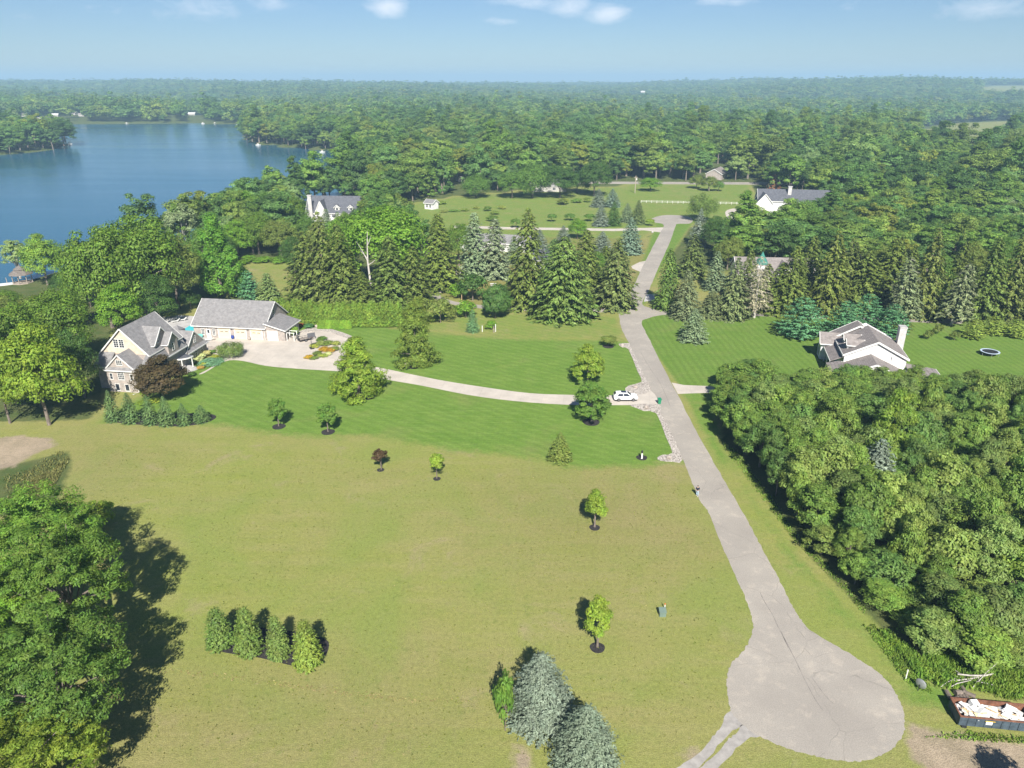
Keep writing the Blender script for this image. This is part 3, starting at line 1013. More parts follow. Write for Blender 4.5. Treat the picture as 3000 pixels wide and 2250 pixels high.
def tree(key, name, bx, by, top, wpx, colr, label, cat='tree', group=None, rz=None, h=None):
    """bx,by: foot in the photo; top: y of its tip; wpx: crown width, all in photo pixels"""
    x, y = at(bx, by)
    hh = hgt(bx, top, y) if h is None else h
    w = wpx * depth(x, y, hh * 0.4) / F * (1.22 if key in ('norway_a', 'norway_b', 'norway_bushy', 'fir', 'bare_spruce', 'dead_spruce', 'blue') else 1.06 if key not in ('row_spruce', 'round_spruce') else 0.95)
    return plant(key, name, x, y, hh, w, colr, label, cat, group, rz)


def R_(s):
    return np.random.default_rng(s)


proto('oak_a', leafy('oak', 8, 18, 130, 130, 0.46, R_(1), 'round', rc=1.9))
proto('oak_b', leafy('oak', 8, 17, 110, 140, 0.46, R_(2), 'egg', rc=2.1))
proto('maple_a', leafy('maple', 7, 16, 140, 120, 0.44, R_(3), 'egg', rc=1.7))
proto('maple_near', leafy('maple', 7.5, 18, 210, 150, 0.33, R_(4), 'round', rc=1.15, lobes=9, nrand=0.45, z0=3.0, flat=0.6, limbs=24, aspect=0.5))
proto('walnut_near', leafy('walnut', 7.5, 18, 190, 140, 0.40, R_(5), 'round', rc=1.08, lobes=9, nrand=0.5, z0=2.5, flat=0.45, limbs=26, aspect=0.36))
proto('pyramid', leafy('ginkgo', 7, 22, 190, 110, 0.5, R_(6), 'cone', rc=1.15, flat=1.3, z0=1.0))
proto('young', leafy('young', 2.0, 5.5, 90, 80, 0.25, R_(7), 'egg', rc=0.5, z0=0.9, lobes=8))
proto('young_b', leafy('young', 1.4, 6.6, 64, 80, 0.22, R_(8), 'egg', rc=0.5, z0=1.3))
proto('sapling', leafy('sapling', 1.0, 3.2, 26, 50, 0.22, R_(9), 'round', rc=0.42, z0=1.3))
proto('round_maple', leafy('round', 4.2, 9.5, 150, 110, 0.34, R_(10), 'egg', rc=0.95, z0=0.7, lobes=9))
proto('globe', leafy('globe', 2.3, 3.2, 70, 90, 0.2, R_(11), 'round', rc=0.6, z0=1.1, flat=0.5))
proto('cypress', leafy('cypress', 4.5, 11, 150, 110, 0.42, R_(12), 'cone', rc=1.0, z0=0.3, flat=0.5, droop=0.5, aspect=0.4))
proto('weeping', leafy('weeping', 3.2, 2.8, 70, 110, 0.3, R_(13), 'round', rc=0.8, z0=0.9, flat=0.5, droop=0.9, aspect=0.25))
proto('shrub', leafy('shrub', 1.2, 2.0, 34, 60, 0.2, R_(14), 'round', rc=0.42, z0=0.1))
proto('willow', leafy('willow', 5.5, 10, 100, 130, 0.5, R_(15), 'round', rc=1.3, z0=0.8, droop=1.6, aspect=0.25))
proto('thicket_a', leafy('thicket', 3.4, 9, 95, 110, 0.36, R_(16), 'egg', rc=0.95, z0=0.6))
proto('thicket_b', leafy('thicket', 3.0, 10, 90, 110, 0.33, R_(17), 'tall', rc=0.85, z0=0.6, aspect=0.4))
proto('thicket_c', leafy('thicket', 3.6, 8, 95, 110, 0.40, R_(18), 'round', rc=1.0, z0=0.4))
proto('thicket_d', leafy('thicket', 2.6, 6, 60, 110, 0.34, R_(24), 'vase', rc=0.85, z0=0.3, aspect=0.3, droop=0.3))
proto('airy', leafy('airy', 4.5, 17, 80, 90, 0.46, R_(19), 'tall', rc=1.15, z0=4.0, limbs=20), bark='pale_bark')
for i_ in range(7):
    kw_ = (('round', 16, 0.4), ('egg', 18, 0.4), ('round', 15, 0.5), ('tall', 19, 0.45), ('egg', 14, 0.4), ('vase', 17, 0.55), ('cone', 19, 0.4))[i_]
    proto('wood_%d' % i_, leafy('wood', 5.6, kw_[1], (62, 54, 80, 50, 70, 46, 75)[i_], (100, 115, 80, 120, 90, 130, 85)[i_], 0.56, R_(30 + i_), kw_[0], rc=(1.35, 1.5, 1.15, 1.5, 1.25, 1.6, 1.1)[i_], z0=1.2, limbs=0, nrand=0.3, nout=0.55, depthy=kw_[2], lobes=(5, 4, 8, 4, 6, 5, 5)[i_]), split=False)
    proto('far_%d' % i_, leafy('far', 5.6, kw_[1], (26, 22, 32, 22, 28, 20, 26)[i_], 26, 1.3, R_(40 + i_), kw_[0], rc=1.7, z0=1.5, trunk=False, limbs=0, nrand=0.28, nout=0.7, depthy=kw_[2], lobes=4), split=False)
proto('norway_a', conifer('norway', 20, 4.6, R_(50), 36, 11, 34, 0.8, 0.4, 0.03, 0.62, 0.28, 0.6), 'needle')
proto('norway_b', conifer('norway', 20, 4.4, R_(51), 32, 10, 34, 0.85, 0.4, 0.07, 0.62, 0.34, 0.7, thin=0.08), 'needle')
proto('norway_bushy', conifer('norway', 16, 5.5, R_(52), 34, 13, 36, 0.8, 0.4, 0.02, 0.52, 0.22, 0.5, belly=0.1), 'needle')
proto('bare_spruce', conifer('bare', 18, 3.2, R_(53), 30, 9, 26, 0.8, 0.36, 0.20, 0.5, 0.30, 0.5, thin=0.15, lean=0.06), 'needle', 'pale_bark')
proto('dead_spruce', conifer('dead', 17, 2.8, R_(54), 28, 8, 16, 0.75, 0.2, 0.22, 0.5, 0.22, 0.5, thin=0.3, lean=0.05), 'needle', 'pale_bark')
proto('blue', conifer('blue', 9, 3.4, R_(55), 34, 13, 36, 0.42, 0.42, 0.02, 0.72, 0.12, 0.12, belly=0.12, up=0.06), 'needle')
proto('blue_near', conifer('blue', 9, 3.4, R_(56), 48, 18, 34, 0.30, 0.34, 0.02, 0.58, 0.10, 0.02, belly=0.2, up=0.16), 'needle')
proto('fir', conifer('fir', 15, 3.6, R_(57), 34, 12, 34, 0.65, 0.42, 0.02, 0.55, 0.16, 0.3), 'needle')
proto('row_spruce', conifer('row', 5, 1.6, R_(58), 30, 12, 20, 0.32, 0.34, 0.01, 0.62, 0.10, 0.1, belly=0.12, up=0.06), 'needle')
proto('round_spruce', conifer('rounds', 3.4, 1.35, R_(59), 34, 15, 26, 0.24, 0.32, 0.01, 0.42, 0.04, 0.0, belly=0.1, up=0.2), 'needle')
proto('thuja', conifer('thuja', 6, 1.3, R_(60), 34, 12, 22, 0.42, 0.4, 0.0, 0.4, -0.25, -0.4, belly=0.05), 'needle')
proto('wpine', conifer('pine', 9, 4.6, R_(61), 22, 11, 30, 0.6, 0.42, 0.03, 0.5, -0.05, -0.1, belly=0.25, up=0.12), 'needle')
proto('yew', leafy('yew', 3.4, 4.8, 190, 110, 0.2, R_(62), 'round', rc=0.55, z0=0.0, flat=0.9, lobes=2), 'needle')

# ------------------------------------------------------------------ lone trees on the lawns (foot x, foot y, tip y, width in photo pixels)
T = tree
for px, py, r, lb in [(1750, 1898, 0.83, 'black mulch ring under the yellow-green tree nearest the turning circle'), (1742, 1546, 0.75, 'black mulch ring under the yellow-green tree beside the walking person'),
                      (1280, 1403, 0.60, 'black mulch ring under the small light green sapling'), (1115, 1377, 0.60, 'black mulch ring under the small copper-leaved tree'),
                      (817, 1250, 1.19, 'black mulch ring under the young tree left of its pair on the striped lawn'), (961, 1266, 1.19, 'black mulch ring under the young tree right of its pair on the striped lawn'),
                      (1732, 1237, 1.56, 'wide black mulch ring under the round green maple by the driveway'), (1782, 1015, 1.36, 'mulch ring under the clipped umbrella shrub near the road'),
                      (1880, 1341, 0.92, 'black mulch ring around the white lamp post on the lawn edge'), (1635, 1345, 1.22, 'bare brown ring under the olive green conical spruce'),
                      (1070, 1160, 2.18, 'mulch bed under the feathery yellow-green tree beside the driveway'), (1209, 1070, 2.31, 'mulch bed under the bushy olive tree on the upper lawn')]:
    ring(px, py, r, lb)
T('young_b', 'ornamental_pear', 1750, 1896, 1745, 78, C_LIME, 'slender yellow-green young tree in a mulch ring nearest the turning circle')
T('young_b', 'ornamental_pear', 1742, 1544, 1432, 68, C_LIME, 'slender yellow-green young tree in a mulch ring left of the walking person')
T('sapling', 'sapling', 1280, 1402, 1330, 54, C_LIME, 'small light green sapling with a bare pale trunk in the dry field')
T('sapling', 'copper_sapling', 1117, 1376, 1318, 58, C_COPPER, 'small copper-leaved sapling in a mulch ring in the dry field')
T('young', 'young_maple', 817, 1249, 1165, 54, C_MID, 'young green maple in a mulch ring, left of the pair on the striped lawn')
T('young', 'young_maple', 961, 1265, 1180, 58, C_MID, 'young green maple in a mulch ring, right of the pair on the striped lawn')
T('round_maple', 'maple_tree', 1732, 1235, 1115, 104, C_MID, 'round dark green maple in a mulch ring just below the driveway')
T('round_maple', 'maple_tree', 1722, 1125, 1008, 98, C_LIME, 'round yellow-green maple on the lawn just above the driveway', rz=2.0)
T('blue', 'spruce_tree', 1640, 1348, 1266, 62, (0.066, 0.090, 0.022), 'olive green conical spruce at the lower edge of the green lawn')
T('globe', 'umbrella_shrub', 1782, 1013, 984, 52, C_OLIVE, 'low clipped umbrella-shaped shrub near the corner of the road')
T('cypress', 'feathery_cypress', 1052, 1158, 985, 165, (0.105, 0.160, 0.024), 'large feathery yellow-green tree beside the driveway bend')
T('cypress', 'feathery_cypress', 1217, 1068, 885, 130, (0.085, 0.125, 0.025), 'large bushy olive tree on the upper lawn', rz=1.7)
T('weeping', 'weeping_tree', 677, 1046, 1003, 76, (0.085, 0.125, 0.04), 'low weeping mushroom-shaped tree at the edge of the parking court')
T('round_maple', 'copper_beech', 480, 1172, 1042, 140, (0.050, 0.040, 0.020), 'wide dark copper-leaved tree in front of the stone house')
T('blue', 'blue_spruce', 2030, 998, 903, 74, C_GREYGREEN, 'blue-green spruce standing alone on the striped lawn right of the road')
# row of spruces under the house
for k, (bx, by, top, wp) in enumerate([(333, 1232, 1142, 50), (386, 1236, 1150, 56), (443, 1241, 1155, 52), (491, 1243, 1160, 56), (541, 1243, 1180, 46), (592, 1234, 1186, 54)]):
    lb = ['leftmost dark green spruce in the row of six before the stone house', 'second spruce from the left in the row before the stone house', 'third spruce from the left in the row before the stone house',
          'third spruce from the right in the row before the stone house', 'second spruce from the right in the row before the stone house', 'rightmost short spruce in the row before the stone house'][k]
    T('row_spruce', 'young_spruce', bx, by, top, wp, (0.052, 0.090, 0.036), lb, group='spruces in the mulch bed before the house')
for k, (bx, by, top, wp) in enumerate([(647, 1893, 1782, 86), (733, 1912, 1778, 86), (818, 1925, 1804, 72), (904, 1950, 1818, 92)]):
    lb = ['leftmost rounded spruce of the four in the dry field', 'tallest rounded spruce, second from left of the four in the field', 'slim spruce, third from left of the four in the field', 'rightmost yellow-green spruce of the four in the dry field'][k]
    T('round_spruce', 'dwarf_spruce', bx, by, top, wp, [(0.052, 0.088, 0.022), (0.058, 0.094, 0.022), (0.062, 0.098, 0.026), (0.074, 0.108, 0.020)][k], lb, group='four rounded spruces in one mulch bed')
# blue spruces in the foreground
plant('blue_near', 'blue_spruce', -0.3 + at(1590, 2185)[0] * 0 + 3.1, 53.8, 8.6, 6.6, C_BLUE, 'tall silver-blue spruce at the bottom of the field, behind the other', rz=0.3)
plant('blue_near', 'blue_spruce', 6.6, 48.5, 7.6, 6.2, (0.082, 0.106, 0.090), 'silver-blue spruce cut by the bottom edge of the photo', rz=2.2)
T('shrub', 'shrub', 1480, 2140, 1970, 70, C_MID, 'green shrub pressed against the left side of the tall blue spruce')

# ------------------------------------------------------------------ bottom left trees
plant('maple_near', 'maple_tree', -56, 73, 15, 14, (0.070, 0.135, 0.022), 'big light green maple at the left edge of the field')
plant('walnut_near', 'walnut_tree', -46.5, 62.5, 18, 13, (0.058, 0.108, 0.020), 'tallest green walnut at the left edge, casting the long shadow across the field')
plant('walnut_near', 'walnut_tree', -41.5, 51.5, 15, 13.5, (0.056, 0.104, 0.022), 'broad green walnut in the bottom left corner', rz=1.3)
plant('maple_near', 'maple_tree', -53, 60, 14, 12, (0.085, 0.165, 0.022), 'light green maple behind the tall walnut at the left edge', rz=2.1)
plant('walnut_near', 'walnut_tree', -52, 51, 15, 13, (0.075, 0.135, 0.022), 'green walnut cut by the left edge of the photo', rz=3.1)
plant('walnut_near', 'walnut_tree', -40.5, 43.5, 10.5, 12, (0.090, 0.130, 0.02), 'yellowing tree with bare twigs in the bottom left corner', rz=2.6)
plant('maple_near', 'maple_tree', -48, 47, 11, 10, (0.080, 0.135, 0.02), 'olive green tree at the very corner of the photo', rz=0.6)
plant('shrub', 'shrub', -58, 88, 4, 5, C_LIME, 'bright green bush beside the bare soil at the left edge')

# ------------------------------------------------------------------ left woods round the stone house
T('maple_a', 'maple_tree', 145, 1245, 940, 205, (0.098, 0.152, 0.020), 'bright yellow-green maple left of the stone house')
for bx, by, top, wp, cl, lb, ky in [
    (30, 1240, 1010, 150, C_OAK, 'dark green tree with a grey trunk at the left edge beside the stone wall', 'oak_b'),
    (70, 1130, 880, 190, C_OAK, 'green oak behind the yellow-green maple', 'oak_a'),
    (190, 1090, 850, 190, C_OAK, 'green oak between the gazebo lawn and the stone house', 'oak_b'),
    (20, 1010, 860, 160, C_OLIVE, 'olive green tree below the gazebo at the left edge', 'oak_a'),
    (250, 1165, 960, 110, C_DARK, 'dark leafy tree shading the left wall of the stone house', 'oak_b'),
    (330, 960, 660, 210, C_OAK, 'broad oak left of centre in the lakeside clump behind the house', 'oak_a'),
    (430, 930, 625, 240, (0.068, 0.122, 0.02), 'tallest broad oak of the lakeside clump behind the house', 'oak_b'),
    (525, 905, 690, 170, C_OLIVE, 'olive oak at the right end of the lakeside clump', 'oak_a'),
    (265, 900, 700, 130, C_OAK, 'green oak at the left end of the lakeside clump', 'oak_b'),
    (360, 985, 830, 130, C_MAPLE, 'low bright maple just behind the stone house roof', 'maple_a'),
    (470, 945, 800, 120, C_DARK, 'dark leafy tree behind the pool', 'oak_b'),
    (560, 905, 850, 60, C_DARK, 'dark narrow tree touching the left corner of the garage', 'oak_a')]:
    T(ky, 'oak_tree', bx, by, top, wp, cl, lb)
T('airy', 'lakeside_tree', 60, 815, 700, 70, (0.13, 0.18, 0.08), 'thin pale tree behind the gazebo at the lake shore')
T('maple_a', 'lakeside_tree', 140, 835, 682, 120, (0.10, 0.17, 0.03), 'bright green tree right of the gazebo at the lake shore')
T('airy', 'silver_tree', 545, 745, 595, 90, C_SILVER, 'airy silver-leaved tree on the lake shore')
T('pyramid', 'ginkgo_tree', 652, 870, 618, 148, (0.062, 0.145, 0.022), 'tall pyramid-shaped bright green tree behind the garage')
T('wpine', 'pine_tree', 735, 884, 792, 66, C_WPINE, 'soft green pine behind the garage roof')
T('fir', 'pine_tree', 790, 888, 800, 66, (0.085, 0.125, 0.05), 'yellowish green pine behind the right end of the garage roof')
for bx, by, top, wp, cl, lb in [(15, 935, 852, 120, C_OAK, 'green tree at the very left edge below the gazebo'), (115, 965, 868, 130, C_OLIVE, 'olive tree on the slope below the gazebo'), (205, 965, 838, 120, C_OAK, 'green tree right of the gazebo lawn'), (185, 868, 800, 60, C_DARK, 'dark small tree right of the gazebo')]:
    T('oak_a', 'oak_tree', bx, by, top, wp, cl, lb)
# norway spruce grove behind the hedge
for bx, by, top, wp, cl, lb, ky in [
    (905, 874, 675, 120, C_NORWAY, 'leftmost dark spruce of the grove behind the hedge', 'norway_b'),
    (955, 884, 618, 110, (0.058, 0.08, 0.022), 'tall dark spruce left of the bright maple behind the hedge', 'norway_b'),
    (1005, 888, 655, 120, C_NORWAY, 'dark spruce directly left of the dead white snag', 'norway_a'),
    (1062, 895, 795, 90, C_NORWAY, 'lower dark spruce at the foot of the dead white snag', 'norway_a'),
    (1150, 896, 690, 130, (0.055, 0.085, 0.022), 'dark spruce right of the dead white snag', 'norway_a'),
    (1215, 890, 720, 110, C_NORWAY, 'dark spruce near the gravel lane, behind the hedge end', 'norway_b'),
    (1290, 845, 625, 120, (0.062, 0.09, 0.02), 'tall olive spruce above the gravel lane', 'norway_a'),
    (1545, 897, 608, 128, C_NORWAY, 'tallest dark spruce left of the road with a narrow tip', 'norway_b'),
    (1650, 930, 690, 165, (0.060, 0.098, 0.026), 'huge bushy spruce in front of the lane left of the crossing', 'norway_bushy'),
    (1712, 880, 672, 120, C_NORWAY, 'dark spruce behind the huge bushy spruce', 'norway_a'),
    (1803, 900, 697, 118, (0.062, 0.084, 0.03), 'weeping dark spruce at the corner of the crossing', 'norway_b'),
    (1620, 850, 700, 110, (0.055, 0.10, 0.035), 'green spruce left of the huge bushy spruce', 'norway_a'),
    (1770, 840, 720, 90, C_NORWAY, 'shaded spruce behind the weeping spruce at the crossing', 'norway_a')]:
    T(ky, 'norway_spruce', bx, by, top, wp, cl, lb, group='dark spruces left of the road')
for bx, by, top, wp, cl, lb, ky in [(962, 705, 612, 46, C_GREYGREEN, 'grey-green conifer before the middle of the far grey-roofed house', 'fir'), (1008, 730, 618, 70, C_OAK, 'leafy tree before the right half of the far grey-roofed house', 'oak_a'),
                                    (900, 715, 628, 80, C_MID, 'leafy tree before the chimney end of the far grey-roofed house', 'oak_b'), (1050, 705, 606, 60, C_DARK, 'dark tree right of the far grey-roofed house', 'oak_a'), (935, 745, 650, 70, C_OLIVE, 'olive tree below the far grey-roofed house', 'oak_a')]:
    T(ky, 'wood_edge_tree', bx, by, top, wp, cl, lb)
T('oak_b', 'maple_tree', 1120, 850, 598, 275, (0.076, 0.150, 0.020), 'large vivid green maple rising behind the dead white snag')
T('maple_a', 'maple_tree', 1000, 800, 640, 110, C_MAPLE, 'green maple between the far grey house and the spruces')
T('oak_a', 'oak_tree', 1345, 780, 652, 90, C_OAK, 'rounded oak beside the carport roof')
T('fir', 'fir_tree', 1392, 812, 622, 82, C_GREYGREEN, 'left grey-green fir of the pair above the clipped yew')
T('fir', 'fir_tree', 1452, 812, 640, 86, (0.09, 0.115, 0.075), 'right grey-green fir of the pair above the clipped yew')
T('yew', 'clipped_yew', 1451, 933, 829, 92, C_YEW, 'large dark clipped round yew beside the lane')
T('shrub', 'shrub', 1385, 880, 800, 90, C_DARK, 'dark rounded shrub in the loop of the gravel lane', rz=1)
T('shrub', 'shrub', 1340, 870, 830, 60, C_MAPLE, 'light green shrub at the left of the lane loop')
T('shrub', 'shrub', 1290, 945, 870, 90, C_OLIVE, 'olive fruit bush at the right end of the hedge')
T('cypress', 'shrub', 1228, 945, 868, 80, (0.09, 0.125, 0.025), 'feathery olive bush overlapping the hedge end')
T('shrub', 'shrub', 1365, 930, 880, 66, C_MAPLE, 'bright green bush left of the clipped yew')
T('row_spruce', 'young_spruce', 1385, 972, 905, 44, (0.06, 0.12, 0.06), 'young green pine in front of the clipped yew')
T('shrub', 'shrub', 1438, 965, 938, 34, C_MAPLE, 'small bush between the pale posts on the dry strip')
for bx, by, top, wp, cl, lb in [(1581, 735, 672, 50, C_BLUE, 'blue spruce right of the tallest dark spruce'), (1650, 712, 660, 40, C_BLUE, 'small blue spruce tip behind the bushy spruce'),
                                (1764, 735, 677, 54, C_BLUE, 'blue spruce left of the tall blue-green one by the road'), (1845, 742, 636, 66, (0.08, 0.118, 0.10), 'tall blue-green spruce on the verge left of the road'),
                                (1760, 662, 598, 44, C_BLUE, 'pale blue spruce, leftmost of four by the far drive'), (1753, 606, 553, 42, C_BLUE, 'left blue spruce of the pair by the white fence'),
                                (1793, 606, 552, 44, (0.085, 0.12, 0.108), 'right blue spruce of the pair by the white fence'), (1505, 770, 690, 50, C_GREYGREEN, 'grey-green spruce behind the fir pair')]:
    T('blue', 'blue_spruce', bx, by, top, wp, cl, lb)
for bx, by, top, wp, cl, lb in [(1797, 661, 588, 40, C_DARK, 'dark green conifer, second of four by the far drive'), (1836, 650, 594, 40, C_GREYGREEN, 'third conifer of four by the far drive'),
                                (1868, 656, 585, 40, (0.06, 0.085, 0.035), 'rightmost conifer of four by the far drive')]:
    T('blue', 'conifer', bx, by, top, wp, cl, lb)
for bx, by, top, wp, cl, lb in [(1616, 650, 626, 28, C_MID, 'left small round tree of three on the far meadow'), (1671, 646, 626, 32, C_MID, 'middle small round tree of three on the far meadow'),
                                (1727, 648, 626, 32, C_MID, 'right small round tree of three on the far meadow'), (1512, 668, 640, 30, C_MID, 'small tree beside the pale far drive'),
                                (1903, 662, 641, 26, C_LIME, 'small tree on the island of the far turning circle')]:
    T('globe', 'ornamental_tree', bx, by, top, wp, cl, lb)
T('maple_a', 'maple_tree', 1691, 700, 638, 56, C_MAPLE, 'bright green tree above the bushy spruce')
T('oak_a', 'maple_tree', 1905, 560, 519, 64, C_MAPLE, 'round green tree left of the far field by the white fence')
T('willow', 'willow_tree', 2056, 648, 562, 92, (0.085, 0.13, 0.035), 'round olive willow beside the far turning circle')
for k, (bx, by, top, wp, cl) in enumerate([(2040, 553, 512, 44, C_OLIVE), (2075, 560, 515, 50, C_OLIVE), (2105, 560, 530, 34, C_MID)]):
    T('oak_a', 'field_tree', bx, by, top, wp, cl, ['left olive tree of the clump in the far field', 'middle olive tree of the clump in the far field', 'small right tree of the clump in the far field'][k])
for k, (bx, by, top, wp, cl) in enumerate([(1640, 590, 480, 110, C_DARK), (1560, 590, 470, 120, C_MID), (1500, 590, 500, 90, C_MID), (1395, 590, 505, 90, C_MID), (1740, 585, 470, 100, C_DARK), (1690, 575, 490, 90, C_DARK)]):
    T(['oak_a', 'willow'][k % 2], 'meadow_tree', bx, by - 10, top, wp, cl, ['dark tree right of the big willow at the meadow edge', 'big grey-green tree in the middle of the meadow edge', 'grey-green tree left of the middle at the meadow edge',
      'leftmost grey-green tree of the meadow edge beside the lane', 'broad dark tree at the right end of the meadow edge', 'dark tree shading the house at the meadow edge'][k])
T('shrub', 'shrub', 1648, 600, 582, 32, C_OLIVE, 'low olive shrub on the far meadow')

for bx, by, top, wp, cl, lb, ky in [
    (610, 800, 660, 100, C_MID, 'green tree right of the silver tree behind the pyramid-shaped one', 'oak_a'), (700, 752, 640, 90, C_MAPLE, 'bright round tree above the small mown clearing', 'maple_a'), (760, 745, 618, 110, C_OAK, 'green tree above the middle of the small mown clearing', 'oak_b'),
    (825, 752, 640, 100, C_OLIVE, 'olive tree above the right end of the small mown clearing', 'oak_a'), (865, 800, 690, 80, C_DARK, 'dark tree at the right edge of the small mown clearing', 'oak_b'), (660, 770, 690, 70, C_DARK, 'dark tree at the left edge of the small mown clearing', 'oak_a'),
    (850, 690, 575, 110, C_OAK, 'rounded oak left of the far grey-roofed house', 'oak_a'), (800, 690, 560, 110, C_MID, 'tall green tree on the shore left of the far grey-roofed house', 'oak_b'), (730, 690, 555, 120, C_MAPLE, 'bright green tree on the shore above the small clearing', 'maple_a')]:
    T(ky, 'wood_edge_tree', bx, by, top, wp, cl, lb)
for k, (bx, by, hm, wm) in enumerate([(730, 765, 2.0, 6), (770, 768, 1.8, 7), (820, 770, 2.2, 7), (860, 775, 2.5, 6), (710, 775, 1.5, 5)]):
    x, y = at(bx, by)
    plant('shrub', 'meadow_shrub', x, y, hm, wm, C_MAPLE, ['light bush in the middle left of the small clearing edge', 'light bush under the middle tree of the small clearing', 'light bush under the olive tree of the small clearing', 'light bush at the right end of the small clearing edge', 'light bush at the left end of the small clearing edge'][k], 'shrub')
for bx, by, top, wp, cl, lb, ky in [(2330, 700, 582, 120, C_MID, 'bushy tree covering the right half of the far white house', 'oak_a'), (2275, 700, 636, 70, C_OAK, 'lower tree before the white gable of the far white house', 'oak_b'), (2205, 690, 640, 70, C_OLIVE, 'olive tree below the far curved drive', 'oak_a'),
                                    (2170, 760, 655, 90, C_MID, 'green tree behind the turreted house on the left', 'oak_b'), (2250, 770, 668, 100, C_OLIVE, 'yellowish green tree behind the turret', 'oak_a'), (2130, 790, 690, 80, C_OLIVE, 'olive tree left of the turreted house', 'oak_a'), (2320, 775, 660, 100, C_MID, 'green tree behind the right end of the turreted house', 'oak_b')]:
    T(ky, 'wood_edge_tree', bx, by, top, wp, cl, lb)
plant('thicket_b', 'thicket_tree', 45, 39.5, 9.0, 6.0, (0.07, 0.12, 0.03), 'tree just below the photo edge whose shadow falls on the sandy track', rz=1.0)
# ------------------------------------------------------------------ right of the road
T('norway_bushy', 'cedar_tree', 1952, 905, 725, 66, (0.05, 0.088, 0.02), 'narrow dark green cedar at the right corner of the crossing')
for bx, by, top, wp, cl, lb, ky in [
    (2006, 928, 770, 80, (0.075, 0.095, 0.055), 'greyish spruce right of the narrow cedar', 'norway_a'), (2082, 930, 840, 74, (0.075, 0.095, 0.05), 'short greyish spruce behind the lone blue spruce', 'norway_a'),
    (2144, 928, 742, 80, (0.072, 0.095, 0.045), 'greyish spruce left of the twin dead trunks', 'norway_b'), (2278, 912, 748, 100, C_NORWAY, 'dark spruce right of the twin dead trunks', 'norway_a'),
    (2361, 880, 700, 100, C_NORWAY, 'tall dark spruce behind the blue-green pine', 'norway_a'), (2419, 918, 655, 120, (0.062, 0.082, 0.02), 'tallest spruce right of the turreted house with a bare pale foot', 'norway_b'),
    (2520, 912, 715, 110, (0.06, 0.085, 0.022), 'dark spruce behind the chimney of the white house', 'norway_a'), (2594, 902, 692, 116, C_NORWAY, 'dark pyramidal spruce right of the white house chimney', 'norway_a'),
    (2607, 915, 810, 74, (0.085, 0.105, 0.065), 'short greyish spruce by the lane above the white house', 'norway_b'), (2697, 928, 678, 92, (0.062, 0.08, 0.022), 'thin-topped tall spruce beyond the lane', 'norway_b'),
    (2788, 912, 695, 90, C_NORWAY, 'dark spruce behind the bare-trunked spruce by the lane', 'norway_a'), (2871, 938, 672, 124, (0.052, 0.08, 0.02), 'wide dark spruce above the yellow-green bushes', 'norway_a'),
    (2942, 941, 675, 120, (0.06, 0.08, 0.022), 'dark spruce next to the right edge of the photo', 'norway_a'), (3000, 945, 690, 120, C_NORWAY, 'dark spruce cut by the right edge of the photo', 'norway_b'),
    (2182, 905, 742, 90, (0.062, 0.085, 0.025), 'dark spruce in front of the left end of the turreted house', 'norway_a'), (2236, 915, 752, 84, (0.066, 0.088, 0.03), 'dark spruce in front of the turret of the turreted house', 'norway_b'), (2310, 915, 730, 90, C_NORWAY, 'dark spruce in front of the right end of the turreted house', 'norway_a'),
    (2025, 812, 665, 84, (0.055, 0.078, 0.025), 'tall dark spruce on the right verge of the road', 'norway_b'), (2330, 900, 760, 90, C_NORWAY, 'shaded spruce behind the blue-green pine', 'norway_a'),
    (2470, 900, 700, 100, (0.055, 0.075, 0.022), 'shaded dark spruce in the middle of the right grove', 'norway_b'), (2650, 880, 720, 90, C_NORWAY, 'shaded dark spruce behind the bare-footed trees', 'norway_a')]:
    T(ky, 'norway_spruce', bx, by + random.uniform(-8, 4), top + random.uniform(-14, 22), wp * random.uniform(0.85, 1.2), cl, lb, group='dark spruces right of the road')
for bx, by, top, wp, cl, lb in [(2440, 890, 735, 80, C_MID, 'rounded green tree between the spruces above the white house'), (2562, 872, 715, 84, C_OLIVE, 'olive rounded tree among the spruces right of the chimney'), (2742, 900, 742, 84, C_MID, 'green rounded tree between the two bare-footed spruces'),
                                (2830, 885, 705, 80, C_OLIVE, 'olive rounded tree left of the wide dark spruce'), (2905, 890, 690, 80, C_MID, 'green rounded tree between the two rightmost dark spruces'), (1740, 850, 735, 70, C_MID, 'green rounded tree between the spruces left of the crossing')]:
    T('oak_b', 'grove_tree', bx, by, top, wp, cl, lb)
T('dead_spruce', 'dead_spruce', 2209, 931, 748, 80, (0.16, 0.15, 0.12), 'nearly bare dead spruce with pale twin trunks by the lane')
T('bare_spruce', 'bare_spruce', 2646, 950, 755, 84, (0.082, 0.105, 0.06), 'leaning spruce with a long bare grey trunk by the lane')
T('bare_spruce', 'bare_spruce', 2786, 953, 772, 84, (0.085, 0.105, 0.06), 'spruce with bare lower trunk further right by the lane', rz=0.3)
T('fir', 'fir_tree', 2092, 850, 735, 56, C_GREYGREEN, 'blue-green fir above the short greyish spruce')
T('blue', 'blue_spruce', 2045, 722, 610, 52, C_BLUE, 'tall silver-blue spruce near the far turning circle')
T('oak_b', 'maple_tree', 2092, 742, 630, 84, C_DARK, 'dense dark green tree right of the silver-blue spruce')
T('wpine', 'pine_tree', 2343, 986, 870, 128, C_WPINE, 'round blue-green pine left of the white house')
for k, (bx, by, top, wp) in enumerate([(2469, 980, 882, 100), (2533, 960, 860, 96), (2607, 984, 890, 92)]):
    T('wpine', 'pine_tree', bx, by, top, wp, (0.045, 0.112, 0.062), ['left blue-green pine of three behind the white house', 'middle blue-green pine of three behind the white house', 'right blue-green pine of three beside the chimney'][k], rz=k * 2.0)
